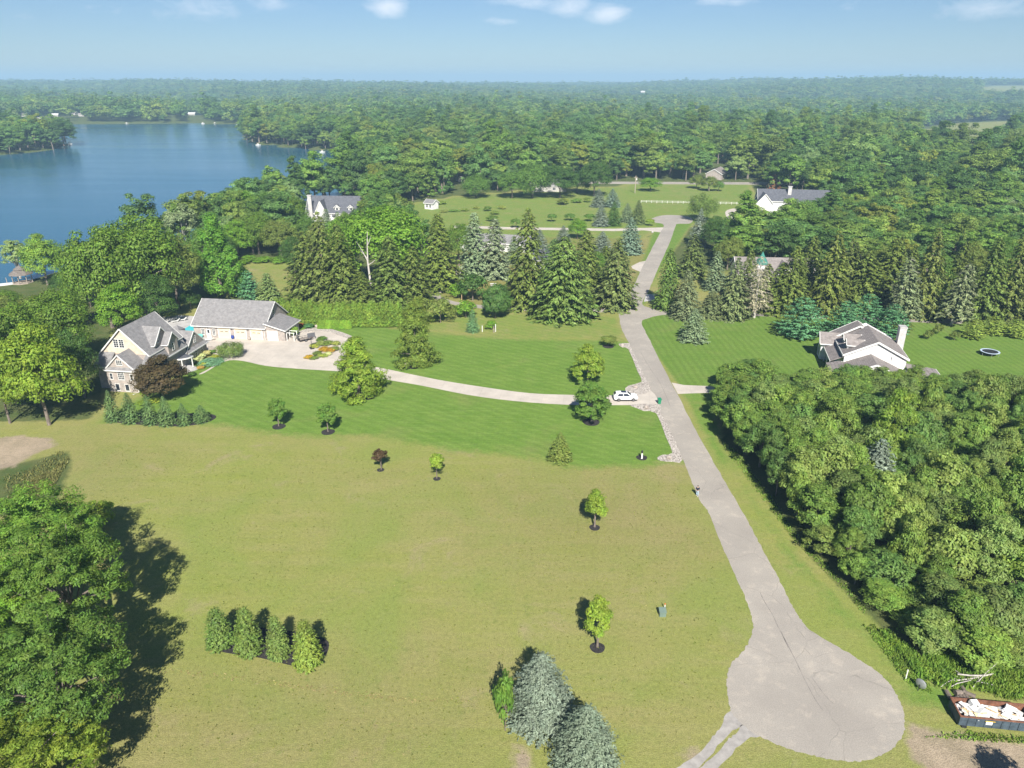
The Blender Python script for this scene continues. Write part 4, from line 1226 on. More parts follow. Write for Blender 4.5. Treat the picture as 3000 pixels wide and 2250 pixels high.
for k, (bx, by, top, wp) in enumerate([(2659, 977, 948, 28), (2717, 994, 966, 28), (2745, 979, 949, 28), (2796, 997, 970, 30)]):
    T('shrub', 'lawn_bush', bx, by, top, wp, C_OLIVE, ['lawn bush nearest the white house chimney', 'second lawn bush from the chimney, nearer the photographer', 'lawn bush closest to the lane', 'rightmost of the four small lawn bushes'][k], group='four small bushes on the right lawn')
for k, (bx, by, top, wp) in enumerate([(2849, 990, 934, 66), (2907, 978, 926, 70), (2972, 985, 935, 76)]):
    T('wpine', 'cypress_bush', bx, by, top, wp, (0.10, 0.145, 0.03), ['left yellow-green layered bush beyond the trampoline', 'middle yellow-green layered bush beyond the trampoline', 'right yellow-green layered bush at the photo edge'][k], rz=k * 1.4)
T('wpine', 'pine_tree', 2700, 600, 505, 120, (0.055, 0.125, 0.085), 'big blue-green pine in the right woods beside the utility pole')
T('oak_a', 'pale_tree', 2905, 660, 570, 130, C_SILVER, 'large pale silver-green tree in the right woods')
T('oak_b', 'purple_tree', 2975, 655, 602, 34, C_PURPLE, 'dark purple tree against the pale one at the right edge')
T('norway_b', 'brown_spruce', 2265, 560, 510, 38, (0.20, 0.10, 0.06), 'dead rust-brown conifer behind the far white house')
T('fir', 'pine_tree', 2260, 560, 520, 30, C_GREYGREEN, 'grey-green conifer beside the rust-brown one')

# ------------------------------------------------------------------ thicket beside the road
THICK = W([(2108, 1130), (2100, 1240), (2160, 1330), (2330, 1560), (2540, 1775), (2690, 1905), (2800, 1960), (3020, 2010), (3300, 2000), (3300, 1190), (3000, 1170), (2800, 1150), (2640, 1140), (2450, 1140), (2300, 1150)])


def thicket():
    P = np.array(THICK)
    rr = random.Random(5)
    pts = []
    xs, ys = (P[:, 0].min(), P[:, 0].max()), (P[:, 1].min(), P[:, 1].max())
    tries = 0
    while tries < 9000 and len(pts) < 300:
        tries += 1
        x, y = rr.uniform(*xs), rr.uniform(*ys)
        s = float(sdist(THICK, np.array([x]), np.array([y]))[0])
        if s < 0.6 or x > y * 0.86 + 4:
            continue
        if any((x - a) ** 2 + (y - b) ** 2 < 2.7 ** 2 for a, b, _ in pts):
            continue
        pts.append((x, y, s))
    keys = ['thicket_a', 'thicket_b', 'thicket_c', 'thicket_d']
    cols = [(0.108, 0.152, 0.044), (0.082, 0.136, 0.032), (0.076, 0.128, 0.030), (0.094, 0.146, 0.034), (0.064, 0.118, 0.034), (0.088, 0.130, 0.044)]
    for x, y, s in pts:
        front = y < 85
        h = rr.choice((rr.uniform(3.5, 7.0), rr.uniform(6.5, 9.5), rr.uniform(8.5, 12.0))) * (0.6 + 0.4 * min(1, s / 4))
        if y < 72:
            h *= 0.72
        if y > 122:
            h = min(h, 5.8)
        if x < 50 and y > 92:
            h = rr.uniform(8.2, 11.0) * (0.75 + 0.25 * min(1, s / 4))
            if y > 118:
                h *= 0.8
        w = rr.uniform(4.2, 7.6) * (0.8 + 0.2 * min(1, s / 4))
        k = rr.choice(keys[:3]) if h > 6 else rr.choice(keys)
        plant(k, 'thicket_tree', x, y, h, w, rr.choice(cols), 'leafy green tree packed in the dense thicket right of the road', group='trees packed in the thicket right of the road', rz=rr.uniform(0, 6.28), jitter=0.18)


thicket()
T('thicket_b', 'yellowing_tree', 2590, 1400, 1140, 120, (0.086, 0.140, 0.024), 'tall yellow-green tree standing out of the thicket')
x_, y_ = at(2545, 1490)
plant('blue', 'blue_spruce', x_, y_, 11.5, 9.5, C_BLUE, 'silver-blue spruce in the middle of the thicket')

# ------------------------------------------------------------------ the woods
CLEAR = [(MEADOW, 4), (MEADOW2, 3), (ROADSIDE, 6), (RLAWN, 2), (FIELDS[0], 8), (FIELDS[1], 4), (HILL_FIELD, 20),
         (W([(1880, 900), (1960, 640), (2040, 650), (2140, 640), (2120, 740), (2060, 840), (1960, 920)]), 0), (W([(2120, 870), (2135, 795), (2340, 785), (2340, 870)]), 1),
         (W([(2080, 700), (2090, 600), (2380, 560), (2400, 640), (2300, 690), (2110, 690)]), 0), (W([(865, 770), (875, 600), (1085, 590), (1085, 770)]), 0),
         (W([(2060, 535), (2090, 480), (2150, 480), (2150, 540)]), 0), (W([(1300, 575), (1310, 548), (1350, 545), (1340, 580)]), 0)]
for cx, cw, cy in ((78, 16, 352), (122, 12, 354), (168, 34, 352), (222, 14, 350), (245, 14, 351), (567, 34, 337), (500, 18, 345)):
    CLEAR.append((W([(cx - cw, 366), (cx - cw, cy - 2), (cx + cw, cy - 2), (cx + cw, 366)]), 0))
WOOD_COLS = [(0.056, 0.110, 0.028), (0.068, 0.122, 0.028), (0.080, 0.128, 0.032), (0.044, 0.090, 0.027), (0.094, 0.138, 0.036), (0.058, 0.112, 0.038), (0.050, 0.098, 0.034)]


def woods():
    rng = np.random.default_rng(77)
    out = []
    for d0, d1, s, sc in ((226, 420, 8.6, 1.05), (420, 1000, 11.5, 1.42), (1000, 2000, 14.0, 1.65), (2000, 4200, 21, 2.3), (4200, 7000, 38, 3.8)):
        ys = np.arange(d0 * 0.75, d1, s)
        xs = np.arange(-d1 * 0.78, d1 * 0.78, s)
        X, Y = np.meshgrid(xs, ys)
        X = (X + rng.uniform(-0.42, 0.42, X.shape) * s).ravel()
        Y = (Y + rng.uniform(-0.42, 0.42, Y.shape) * s).ravel()
        D = np.hypot(X, Y)
        k = (D >= d0) & (D < d1) & (np.abs(X) < 0.76 * Y + 12)
        X, Y, D = X[k], Y[k], D[k]
        k = lake_sd(X, Y) < -3
        X, Y = X[k], Y[k]
        keep = np.ones(X.shape, bool)
        if d0 < 3500:
            for poly, mg in CLEAR:
                keep &= sdist(poly, X, Y) < -mg
        if d0 < 300:
            # only the strips the photo shows as woods here: right side beyond the spruces, left side beyond the grove
            ang = X / Y
            keep &= ((ang > 0.30) & (Y > 232)) | ((ang < -0.12) & (Y > 262)) | (Y > 400) | ((ang < -0.22) & (Y > 250) & (ang > -0.33))
        if 2000 <= d0 < 4200:
            keep &= rng.random(X.shape) < 0.93
        X, Y = X[keep], Y[keep]
        out.append(np.stack([X, Y, np.full(X.shape, sc)], 1))
    A = np.concatenate(out)
    z = terrain(A[:, 0], A[:, 1])
    d = np.hypot(A[:, 0], A[:, 1])
    n = len(A)
    rs = rng.random(n)
    big = np.sin(A[:, 0] / 95 + 1.3) * np.sin(A[:, 1] / 80 + 0.6) + 0.6 * np.sin(A[:, 0] / 37 + A[:, 1] / 53)
    ci = np.clip(((rng.random(n) * 0.75 + (big + 1.6) / 3.2 * 0.25) * len(WOOD_COLS)).astype(int), 0, len(WOOD_COLS) - 1)
    cols = np.array(WOOD_COLS)[ci] * rng.uniform(0.75, 1.35, (n, 1))
    hs = rng.uniform(0.72, 1.1, n) + 0.28 * rs ** 1.5 * np.where(d < 420, 0.86, 1.0) * np.where(d > 3000, 1.15, 1.0)
    # younger, lower wood between the right hand grove and the far white house
    low = (A[:, 0] > 60) & (d < 400)
    hs[low] *= 0.75
    hs = np.where(d > 1000, np.minimum(hs * 1.05, 1.45), hs)
    pale = rng.random(n) < 0.035
    cols[pale] = cols[pale] * 0.5 + np.array([0.14, 0.19, 0.10]) * 0.5
    yell = rng.random(n) < 0.03
    cols[yell] = cols[yell] * 0.5 + np.array([0.15, 0.16, 0.03]) * 0.5
    order = np.argsort(d)
    A, z, hs, cols, d, rs = A[order], z[order], hs[order], cols[order], d[order], rs[order]
    pk = rng.choice(7, n, p=[.2, .17, .17, .12, .16, .11, .07])
    hs[pk == 6] *= 1.1
    near = 300
    for i in range(near):
        p = PROTO['wood_%d' % pk[i]]
        o = link_mesh('woodland_tree', p['mesh'])
        o.location = (A[i, 0], A[i, 1], z[i])
        o.rotation_euler = (0, 0, rs[i] * 6.28)
        w = A[i, 2] * (0.8 + 0.75 * rs[i] ** 1.5)
        o.scale = (w, w, hs[i] * (0.8 + 0.2 * w))
        o.color = tuple(cols[i]) + (1,)
        lf = A[i, 0] < 40
        tag(o, 'broadleaf tree in the close woods left of the far meadow' if lf else 'broadleaf tree in the close woods right of the far turning circle', 'tree', 'broadleaf trees in the woods left of the meadow' if lf else 'broadleaf trees in the woods right of the road')
    # everything further reads as one mass
    for nm, lo, hi, fam in (('far_woods', near, int((d < 1000).sum()), 'wood'), ('distant_woods', int((d < 1000).sum()), n, 'far')):
        sel = slice(lo, hi)
        P = A[sel].copy()
        me = bpy.data.meshes.new(nm)
        m = hi - lo
        me.vertices.add(m)
        me.vertices.foreach_set('co', np.stack([P[:, 0], P[:, 1], z[sel]], 1).astype(np.float32).ravel())
        w = P[:, 2] * (0.8 + 0.8 * rs[sel] ** 1.5)
        sc = np.stack([w, w, hs[sel] * (0.75 + 0.25 * np.minimum(w, 2.2))], 1)
        for an, typ, val, f in (('sc', 'FLOAT_VECTOR', sc, 'vector'), ('tint', 'FLOAT_COLOR', np.concatenate([cols[sel], np.ones((m, 1))], 1), 'color'), ('rot', 'FLOAT', rs[sel] * 6.28, 'value'), ('pick', 'INT', pk[sel], 'value')):
            a = me.attributes.new(an, typ, 'POINT')
            a.data.foreach_set(f, np.ascontiguousarray(val).astype(np.int32 if typ == 'INT' else np.float32).ravel())
        o = link_mesh(nm, me)
        o['kind'] = 'stuff'
        ng = bpy.data.node_groups.new(nm, 'GeometryNodeTree')
        ng.interface.new_socket('Geometry', in_out='INPUT', socket_type='NodeSocketGeometry')
        ng.interface.new_socket('Geometry', in_out='OUTPUT', socket_type='NodeSocketGeometry')
        N = ng.nodes
        gi, go = N.new('NodeGroupInput'), N.new('NodeGroupOutput')
        m2p = N.new('GeometryNodeMeshToPoints')
        ng.links.new(gi.outputs[0], m2p.inputs[0])
        g2i = N.new('GeometryNodeGeometryToInstance')
        for k in reversed(range(7)):
            src = bpy.data.objects.new('%s_source' % nm, PROTO['%s_%d' % (fam, k)]['mesh'].copy())
            src.data.materials[0] = M['leaf_far']
            oi = N.new('GeometryNodeObjectInfo')
            oi.inputs['Object'].default_value = src
            ng.links.new(oi.outputs['Geometry'], g2i.inputs[0])
        iop = N.new('GeometryNodeInstanceOnPoints')
        ng.links.new(m2p.outputs[0], iop.inputs['Points'])
        ng.links.new(g2i.outputs[0], iop.inputs['Instance'])
        iop.inputs['Pick Instance'].default_value = True

        def na(name, dt):
            q = N.new('GeometryNodeInputNamedAttribute')
            q.data_type = dt
            q.inputs[0].default_value = name
            return q.outputs[0]
        ng.links.new(na('pick', 'INT'), iop.inputs['Instance Index'])
        ng.links.new(na('sc', 'FLOAT_VECTOR'), iop.inputs['Scale'])
        cx = N.new('ShaderNodeCombineXYZ')
        ng.links.new(na('rot', 'FLOAT'), cx.inputs[2])
        ng.links.new(cx.outputs[0], iop.inputs['Rotation'])
        ng.links.new(iop.outputs[0], go.inputs[0])
        md = o.modifiers.new('scatter', 'NODES')
        md.node_group = ng
    print('woods', n, 'trees planted', NTREES[0])


woods()

M['pale_and_shaded_siding'] = plain('pale_and_shaded_siding', (0.38, 0.36, 0.33), 0.7, 0.1)

# ------------------------------------------------------------------ building helpers (local frames under a root Empty)
def window(root, pos, r, w, h, cols=2, rows=2, frame='white', name='window', depth_=0.07, t=0.09):
    """pos: middle of the sill line on the wall; r: direction to the right along the wall, outward is r x z"""
    r = Vector(r).normalized()
    o_ = r.cross(Vector((0, 0, 1)))
    p = Vector(pos)
    b = MB()
    P = lambda a, z, d: tuple(p + r * a + Vector((0, 0, z)) + o_ * d)
    d = depth_
    for a0, a1, z0, z1 in ((-w / 2 - t, -w / 2, -t, h + t), (w / 2, w / 2 + t, -t, h + t), (-w / 2, w / 2, h, h + t), (-w / 2 - t * 1.2, w / 2 + t * 1.2, -t * 1.6, 0)):
        b.extrude([P(a0, z0, -0.01), P(a1, z0, -0.01), P(a1, z1, -0.01), P(a0, z1, -0.01)], tuple(o_ * d))
    for i in range(1, cols):
        a = -w / 2 + w * i / cols
        b.extrude([P(a - 0.03, 0, 0), P(a + 0.03, 0, 0), P(a + 0.03, h, 0), P(a - 0.03, h, 0)], tuple(o_ * (d * 0.6)))
    for i in range(1, rows):
        z = h * i / rows
        b.extrude([P(-w / 2, z - 0.025, 0), P(w / 2, z - 0.025, 0), P(w / 2, z + 0.025, 0), P(-w / 2, z + 0.025, 0)], tuple(o_ * (d * 0.5)))
    f = b.build(name, M[frame], root)
    g = MB()
    g.extrude([P(-w / 2, 0, -0.005), P(w / 2, 0, -0.005), P(w / 2, h, -0.005), P(-w / 2, h, -0.005)], tuple(o_ * 0.022))
    g.build('pane', M['glass'], f)
    return f


def panel_door(root, pos, r, w, h, mat='cream', slots=2, name='garage_door'):
    r = Vector(r).normalized()
    o_ = r.cross(Vector((0, 0, 1)))
    p = Vector(pos)
    P = lambda a, z, d: tuple(p + r * a + Vector((0, 0, z)) + o_ * d)
    b = MB()
    n = 4
    for i in range(n):
        z0, z1 = h * i / n + 0.012, h * (i + 1) / n - 0.012
        b.extrude([P(-w / 2, z0, 0), P(w / 2, z0, 0), P(w / 2, z1, 0), P(-w / 2, z1, 0)], tuple(o_ * 0.05))
    d = b.build(name, M[mat], root)
    t = MB()
    for a0, a1, z0, z1 in ((-w / 2 - 0.14, -w / 2 - 0.01, 0, h + 0.14), (w / 2 + 0.01, w / 2 + 0.14, 0, h + 0.14), (-w / 2, w / 2, h + 0.01, h + 0.14)):
        t.extrude([P(a0, z0, 0), P(a1, z0, 0), P(a1, z1, 0), P(a0, z1, 0)], tuple(o_ * 0.07))
    t.build('door_frame', M['white'], d)
    if slots:
        q = MB()
        for i in range(slots):
            c = (i - (slots - 1) / 2) * w * 0.42
            q.extrude([P(c - w * 0.14, h * 0.60, 0.045), P(c + w * 0.14, h * 0.60, 0.045), P(c + w * 0.14, h * 0.66, 0.045), P(c - w * 0.14, h * 0.66, 0.045)], tuple(o_ * 0.012))
        q.build('window_slot', M['glass'], d)
    return d


def gable_roof(root, apex0, apex1, half, drop, mat, over=0.35, t=0.18, trim=0.22, name='roof', trim_mat='white'):
    """two slabs along the ridge apex0 -> apex1; half: horizontal half width, drop: height from ridge to eave line"""
    a, b = Vector(apex0), Vector(apex1)
    d = (b - a).normalized()
    s = d.cross(Vector((0, 0, 1))).normalized()
    k = (half + over) / half
    rb, tb = MB(), MB()
    for sg in (1, -1):
        o_ = s * sg * half * k + Vector((0, 0, -drop * k))
        pts = [a - d * over, b + d * over, b + d * over + o_, a - d * over + o_]
        if sg < 0:
            pts = pts[::-1]
        rb.slab([tuple(p + Vector((0, 0, 0.04 + 0.002 * sg))) for p in pts], t)
        e0, e1 = a - d * over + o_, b + d * over + o_
        dz = Vector((0, 0, -t * 0.5 - 0.01))
        tb.beam(tuple(e0 + dz + s * sg * 0.05), tuple(e1 + dz + s * sg * 0.05), 0.10, trim)
        tb.beam(tuple(a - d * (over + 0.055) + dz + Vector((0, 0, 0.02))), tuple(e0 - d * 0.055 + dz + Vector((0, 0, 0.02))), 0.10, trim + 0.04)
        tb.beam(tuple(b + d * (over + 0.055) + dz + Vector((0, 0, 0.02))), tuple(e1 + d * 0.055 + dz + Vector((0, 0, 0.02))), 0.10, trim + 0.04)
    o = rb.build(name, M[mat], root)
    tb.build('roof_trim', M[trim_mat], o)
    return o


def slab_roof(root, pts, mat, name='roof', t=0.16, eaves=(), trim='white'):
    b = MB().slab(pts, t)
    o = b.build(name, M[mat], root)
    if eaves:
        tb = MB()
        for i, j in eaves:
            p, q = Vector(pts[i]), Vector(pts[j])
            out = (q - p).cross(Vector((0, 0, 1))).normalized() * 0.055
            tb.beam(tuple(p + out + Vector((0, 0, -t * 0.55))), tuple(q + out + Vector((0, 0, -t * 0.55))), 0.1, t + 0.08)
        tb.build('roof_trim', M[trim], o)
    return o


def walls(root, name, mat, *boxes):
    b = MB()
    for bx in boxes:
        if len(bx) == 6 and not hasattr(bx[0], '__len__'):
            b.box(*bx)
        else:
            b.extrude(bx[0], bx[1])
    return b.build(name, M[mat], root)


U, V_ = (1, 0, 0), (0, 1, 0)


# ------------------------------------------------------------------ the stone house
def stone_house():
    h = empty('stone_house', (-75, 135.8, 0), math.radians(-8))
    tag(h, 'large stone house with many grey shingled gables and a cream gable wall', 'house')
    walls(h, 'wall', 'stone', (-6.3, 0.0, 0.2, 1.62, -0.1, 4.75), (-9.2, 1.6, 1.6, 15.8, -0.1, 4.7), (-5.9, 1.8, 15.62, 23.6, -0.1, 3.0))
    # main gable block over the lower storey
    walls(h, 'gable_wall', 'cream_siding', ([(-9.5, 4.3, 6.6), (0.7, 4.3, 6.6), (0.7, 4.3, 7.0), (-4.4, 4.3, 12.0), (-9.5, 4.3, 7.0)], (0, 11.4, 0)))
    walls(h, 'upper_wall', 'stone', (-9.4, 0.55, 4.4, 15.6, 4.6, 6.7))
    gable_roof(h, (-4.4, 4.3, 12.1), (-4.4, 15.8, 12.1), 5.2, 5.15, 'shingle', 0.35, 0.2, 0.2)
    window(h, (-4.75, 4.3, 8.0), U, 0.95, 1.7, 2, 4)
    window(h, (-5.95, 4.3, 8.0), U, 0.95, 1.7, 2, 4)
    # skirt roof round the lower storey
    slab_roof(h, [(-9.9, 1.25, 4.75), (-6.6, 1.25, 4.75), (-6.6, 4.34, 6.95), (-9.9, 4.34, 6.95)], 'shingle', eaves=((0, 1),))
    slab_roof(h, [(0.3, 1.25, 4.75), (2.0, 1.25, 4.75), (0.85, 4.34, 6.92), (0.3, 4.34, 6.92)], 'shingle', eaves=((0, 1),))
    slab_roof(h, [(2.0, 1.25, 4.75), (2.0, 15.9, 4.75), (0.72, 15.9, 6.9), (0.72, 4.3, 6.9)], 'shingle', eaves=((0, 1),))
    slab_roof(h, [(-9.6, 1.3, 4.74), (-9.7, 4.3, 6.9), (-9.7, 15.9, 6.9), (-10.2, 15.9, 4.74), (-10.2, 1.3, 4.74)], 'shingle')
    # front bay with its own small gable and a strip of roof below it
    slab_roof(h, [(-6.65, -0.15, 4.75), (0.35, -0.15, 4.75), (0.02, 0.55, 5.25), (-6.3, 0.55, 5.25)], 'shingle', eaves=((0, 1),))
    slab_roof(h, [(0.35, -0.15, 4.76), (0.35, 4.3, 4.76), (-0.35, 4.3, 5.3), (-0.3, 0.5, 5.28)], 'shingle', eaves=((0, 1),))
    slab_roof(h, [(-6.65, -0.15, 4.76), (-6.25, 0.5, 5.28), (-6.25, 4.3, 5.3), (-6.65, 4.3, 4.76)], 'shingle')
    walls(h, 'small_gable_wall', 'stone', ([(-6.05, 0.52, 5.1), (-0.55, 0.52, 5.1), (-3.3, 0.52, 7.75)], (0, 3.8, 0)))
    gable_roof(h, (-3.3, 0.6, 7.9), (-3.3, 4.3, 7.9), 2.85, 2.75, 'shingle', 0.28, 0.16, 0.17, 'small_gable_roof')
    window(h, (-3.3, 0.52, 5.75), U, 1.2, 0.95, 3, 3)
    # bay windows: upper row and basement row
    window(h, (-3.2, 0.2, 2.75), U, 1.25, 1.65, 4, 4)
    window(h, (-5.35, 0.2, 2.75), U, 0.55, 1.2, 1, 2)
    window(h, (-0.95, 0.2, 2.75), U, 0.55, 1.2, 1, 2)
    window(h, (-4.45, 0.2, 0.35), U, 0.8, 1.35, 1, 1)
    window(h, (-2.35, 0.2, 0.35), U, 0.8, 1.35, 1, 1)
    pipe = MB()
    pipe.tube([(0.05, 0.12, 4.7), (0.07, 0.12, 0.25), (-0.6, -1.0, 0.1)], [0.07, 0.07, 0.07], 6)
    pipe.build('downpipe', M['white'], h)
    # big dormer on the right slope
    walls(h, 'dormer_wall', 'stone', ([(0.55, 6.9, 6.5), (0.55, 12.1, 6.5), (0.55, 12.1, 8.1), (0.55, 9.5, 10.85), (0.55, 6.9, 8.1)], (-3.0, 0, 0)))
    gable_roof(h, (0.55, 9.5, 11.0), (-3.6, 9.5, 11.0), 2.7, 2.9, 'shingle', 0.3, 0.16, 0.15, 'dormer_roof')
    window(h, (0.55, 8.3, 8.0), V_, 0.6, 1.2, 1, 2)
    # tall bay right of the dormer
    walls(h, 'bay_wall', 'stone', ([(1.9, 9.3, 4.5), (1.9, 12.9, 4.5), (1.9, 12.9, 7.4), (1.9, 11.1, 9.3), (1.9, 9.3, 7.4)], (-3.0, 0, 0)))
    gable_roof(h, (1.9, 11.1, 9.45), (-1.5, 11.1, 9.45), 1.9, 1.95, 'shingle', 0.28, 0.15, 0.15, 'bay_roof')
    window(h, (1.9, 11.1, 5.5), V_, 0.7, 1.5, 1, 3)
    # right wing
    walls(h, 'wing_gable', 'stone', ([(1.6, 15.8, 3.3), (1.6, 23.4, 3.3), (1.6, 19.6, 6.65)], (-1.0, 0, 0)))
    gable_roof(h, (1.35, 19.6, 6.85), (-5.9, 19.6, 6.85), 4.0, 3.6, 'shingle', 0.32, 0.18, 0.16, 'wing_roof')
    slab_roof(h, [(2.25, 15.3, 2.95), (2.25, 23.9, 2.95), (1.62, 23.2, 3.55), (1.62, 16.0, 3.55)], 'shingle', 'pent_roof', eaves=((0, 1),))
    window(h, (1.6, 19.6, 4.3), V_, 0.8, 1.35, 2, 3)
    for v in (16.7, 19.0, 21.4):
        window(h, (1.8, v, 0.9), V_, 0.75, 1.55, 1, 3)
    b = MB()
    q = [(-4.6, 20.0, 6.7), (-2.0, 20.0, 6.7), (-2.0, 22.4, 6.4), (-4.6, 22.4, 6.4)]
    for k in range(4):
        p = [q[k], q[(k + 1) % 4], (-3.1, 21.2, 7.45)]
        b.slab(p, 0.6)
    b.build('hip_roof', M['shingle'], h)
    # curved dark porch roof on posts
    n = 12
    arc = [(1.2 + 2.6 * math.cos(a), 14.6 - 2.6 * math.sin(a)) for a in np.linspace(0.0, math.pi * 0.62, n)]
    MB().slab([(0.9, 15.5, 3.0)] + [(x, y, 3.0) for x, y in arc] + [(0.9, 12.0, 3.0)], 0.14).build('porch_roof', M['dark_shingle'], h)
    tb = MB()
    for p, q in zip(arc, arc[1:]):
        tb.beam((p[0], p[1], 2.83), (q[0], q[1], 2.83), 0.16, 0.3)
    tb.build('porch_trim', M['white'], h)
    for k in (1, 6, 10):
        MB().tube([(arc[k][0] * 0.98, arc[k][1], 0), (arc[k][0] * 0.98, arc[k][1], 2.75)], [0.13, 0.11], 8).build('porch_column', M['white'], h)
    st = MB()
    for i in range(3):
        pts = [(1.2 + (3.6 - 0.4 * i) * math.cos(a), 14.6 - (3.6 - 0.4 * i) * math.sin(a), 0.17 * (i + 1) + 0.002 * i) for a in np.linspace(0.0, math.pi * 0.6, 14)]
        st.slab([(1.3, 15.3, 0.17 * (i + 1))] + pts, 0.17 * (i + 1) - 0.01 * i)
    st.build('steps', M['patio'], h)
    # back chimney, rear slope shed
    c = MB().box(-6.6, -5.4, 17.2, 18.2, 0, 8.6).box(-6.75, -5.25, 17.05, 18.35, 8.6, 8.85)
    c.build('chimney', M['stone'], h)


stone_house()


def garden_wall():
    w = empty('garden_wall', (-75, 135.8, 0), math.radians(-8))
    tag(w, 'curved low stone garden wall ending in a pillar with a lantern beside the wing', 'wall')
    b = MB()
    pts = [(2.0, 23.7, 1.9), (2.7, 24.3, 1.5), (3.3, 24.8, 1.2), (4.0, 25.0, 1.15), (4.8, 25.0, 1.3)]
    for p, q in zip(pts, pts[1:]):
        b.beam((p[0], p[1], p[2] / 2), (q[0], q[1], q[2] / 2), 0.3, (p[2] + q[2]) / 2)
    b.build('wall_run', M['stone'], w)
    MB().box(4.8, 5.5, 24.7, 25.4, 0, 1.7).build('pillar', M['stone'], w)
    MB().lathe([(0.14, 1.7), (0.22, 2.05), (0.05, 2.35)], 8, 0, 5.15, 25.05).build('lantern', M['dark_metal'], w)


garden_wall()


# ------------------------------------------------------------------ garage building
def garage():
    h = empty('garage_building', (-77.8, 171.2, 0), math.radians(-8.3))
    tag(h, 'long stone garage building with a grey shingle roof and cream overhead doors', 'garage')
    L, D = 18.4, 12.6
    walls(h, 'wall', 'stone', (0, L, 0, D, -0.1, 3.2), ([(L, 0, 3.2), (L, D, 3.2), (L, D / 2, 7.7)], (-0.3, 0, 0)), ([(0, 0, 3.2), (0, D, 3.2), (0, D / 2, 7.7)], (0.3, 0, 0)))
    gable_roof(h, (0.1, D / 2, 7.95), (L - 0.1, D / 2, 7.95), D / 2, 4.6, 'shingle', 0.45, 0.2, 0.2)
    walls(h, 'side_wall', 'stone', (L + 0.01, L + 5.0, 0.02, 8.2, -0.1, 2.7), ([(L + 0.01, 0.02, 2.7), (L + 5.0, 0.02, 2.7), (L + 0.01, 0.02, 4.0)], (0, 0.2, 0)))
    slab_roof(h, [(L + 0.03, -0.45, 4.35), (L + 5.45, -0.45, 2.75), (L + 5.45, 8.6, 2.75), (L + 0.03, 8.6, 4.35)], 'shingle', 'side_roof', eaves=((0, 1), (1, 2)))
    for c in (7.9, 12.1, 16.2):
        panel_door(h, (c, 0, 0), U, 2.9, 2.75)
    panel_door(h, (L + 1.9, 0.02, 0), U, 2.4, 2.3, 'white')
    d = MB().box(3.35, 4.25, -0.06, 0.0, 0.02, 2.1).build('door', M['white'], h)
    MB().box(3.53, 4.07, -0.075, -0.06, 1.15, 1.95).build('pane', M['glass'], d)
    MB().box(3.23, 3.34, -0.08, 0, 0, 2.22).box(4.26, 4.37, -0.08, 0, 0, 2.22).box(3.35, 4.25, -0.08, 0, 2.11, 2.22).build('door_frame', M['white'], d)
    window(h, (2.35, 0, 0.75), U, 0.65, 1.45, 2, 4)
    window(h, (5.2, 0, 0.75), U, 0.65, 1.45, 2, 4)
    window(h, (L, D / 2 - 0.6, 4.6), V_, 0.7, 1.5, 1, 3)
    for v in (2.6, 6.4):
        window(h, (L + 5.0, v, 1.0), V_, 0.6, 1.1, 1, 2)
    for u in (3.8, 10.0, 14.15):
        MB().lathe([(0.06, 2.35), (0.12, 2.5), (0.10, 2.75), (0.03, 2.85)], 8, 0, u, -0.2).build('wall_lamp', M['dark_metal'], h)
    MB().tube([(L - 0.1, -0.42, 3.1), (L - 0.1, -0.08, 2.8), (L - 0.1, -0.08, 0.05)], [0.06, 0.06, 0.06], 6).build('downpipe', M['white'], h)
    # white pergola posts at the right end of the garage
    p = MB()
    for x, y in ((L + 5.3, 0.4), (L + 7.2, 0.2), (L + 5.3, 2.0), (L + 7.2, 1.9)):
        p.box(x - 0.07, x + 0.07, y - 0.07, y + 0.07, 0, 2.0)
    p.beam((L + 5.1, 0.3, 2.06), (L + 7.4, 0.2, 2.06), 0.1, 0.14).beam((L + 5.1, 2.0, 2.06), (L + 7.4, 1.9, 2.06), 0.1, 0.14)
    r = empty('pergola', (-77.8, 171.2, 0), math.radians(-8.3))
    tag(r, 'small white pergola with a climbing plant at the right end of the garage', 'pergola')
    p.build('posts', M['white'], r)
    return h


garage()


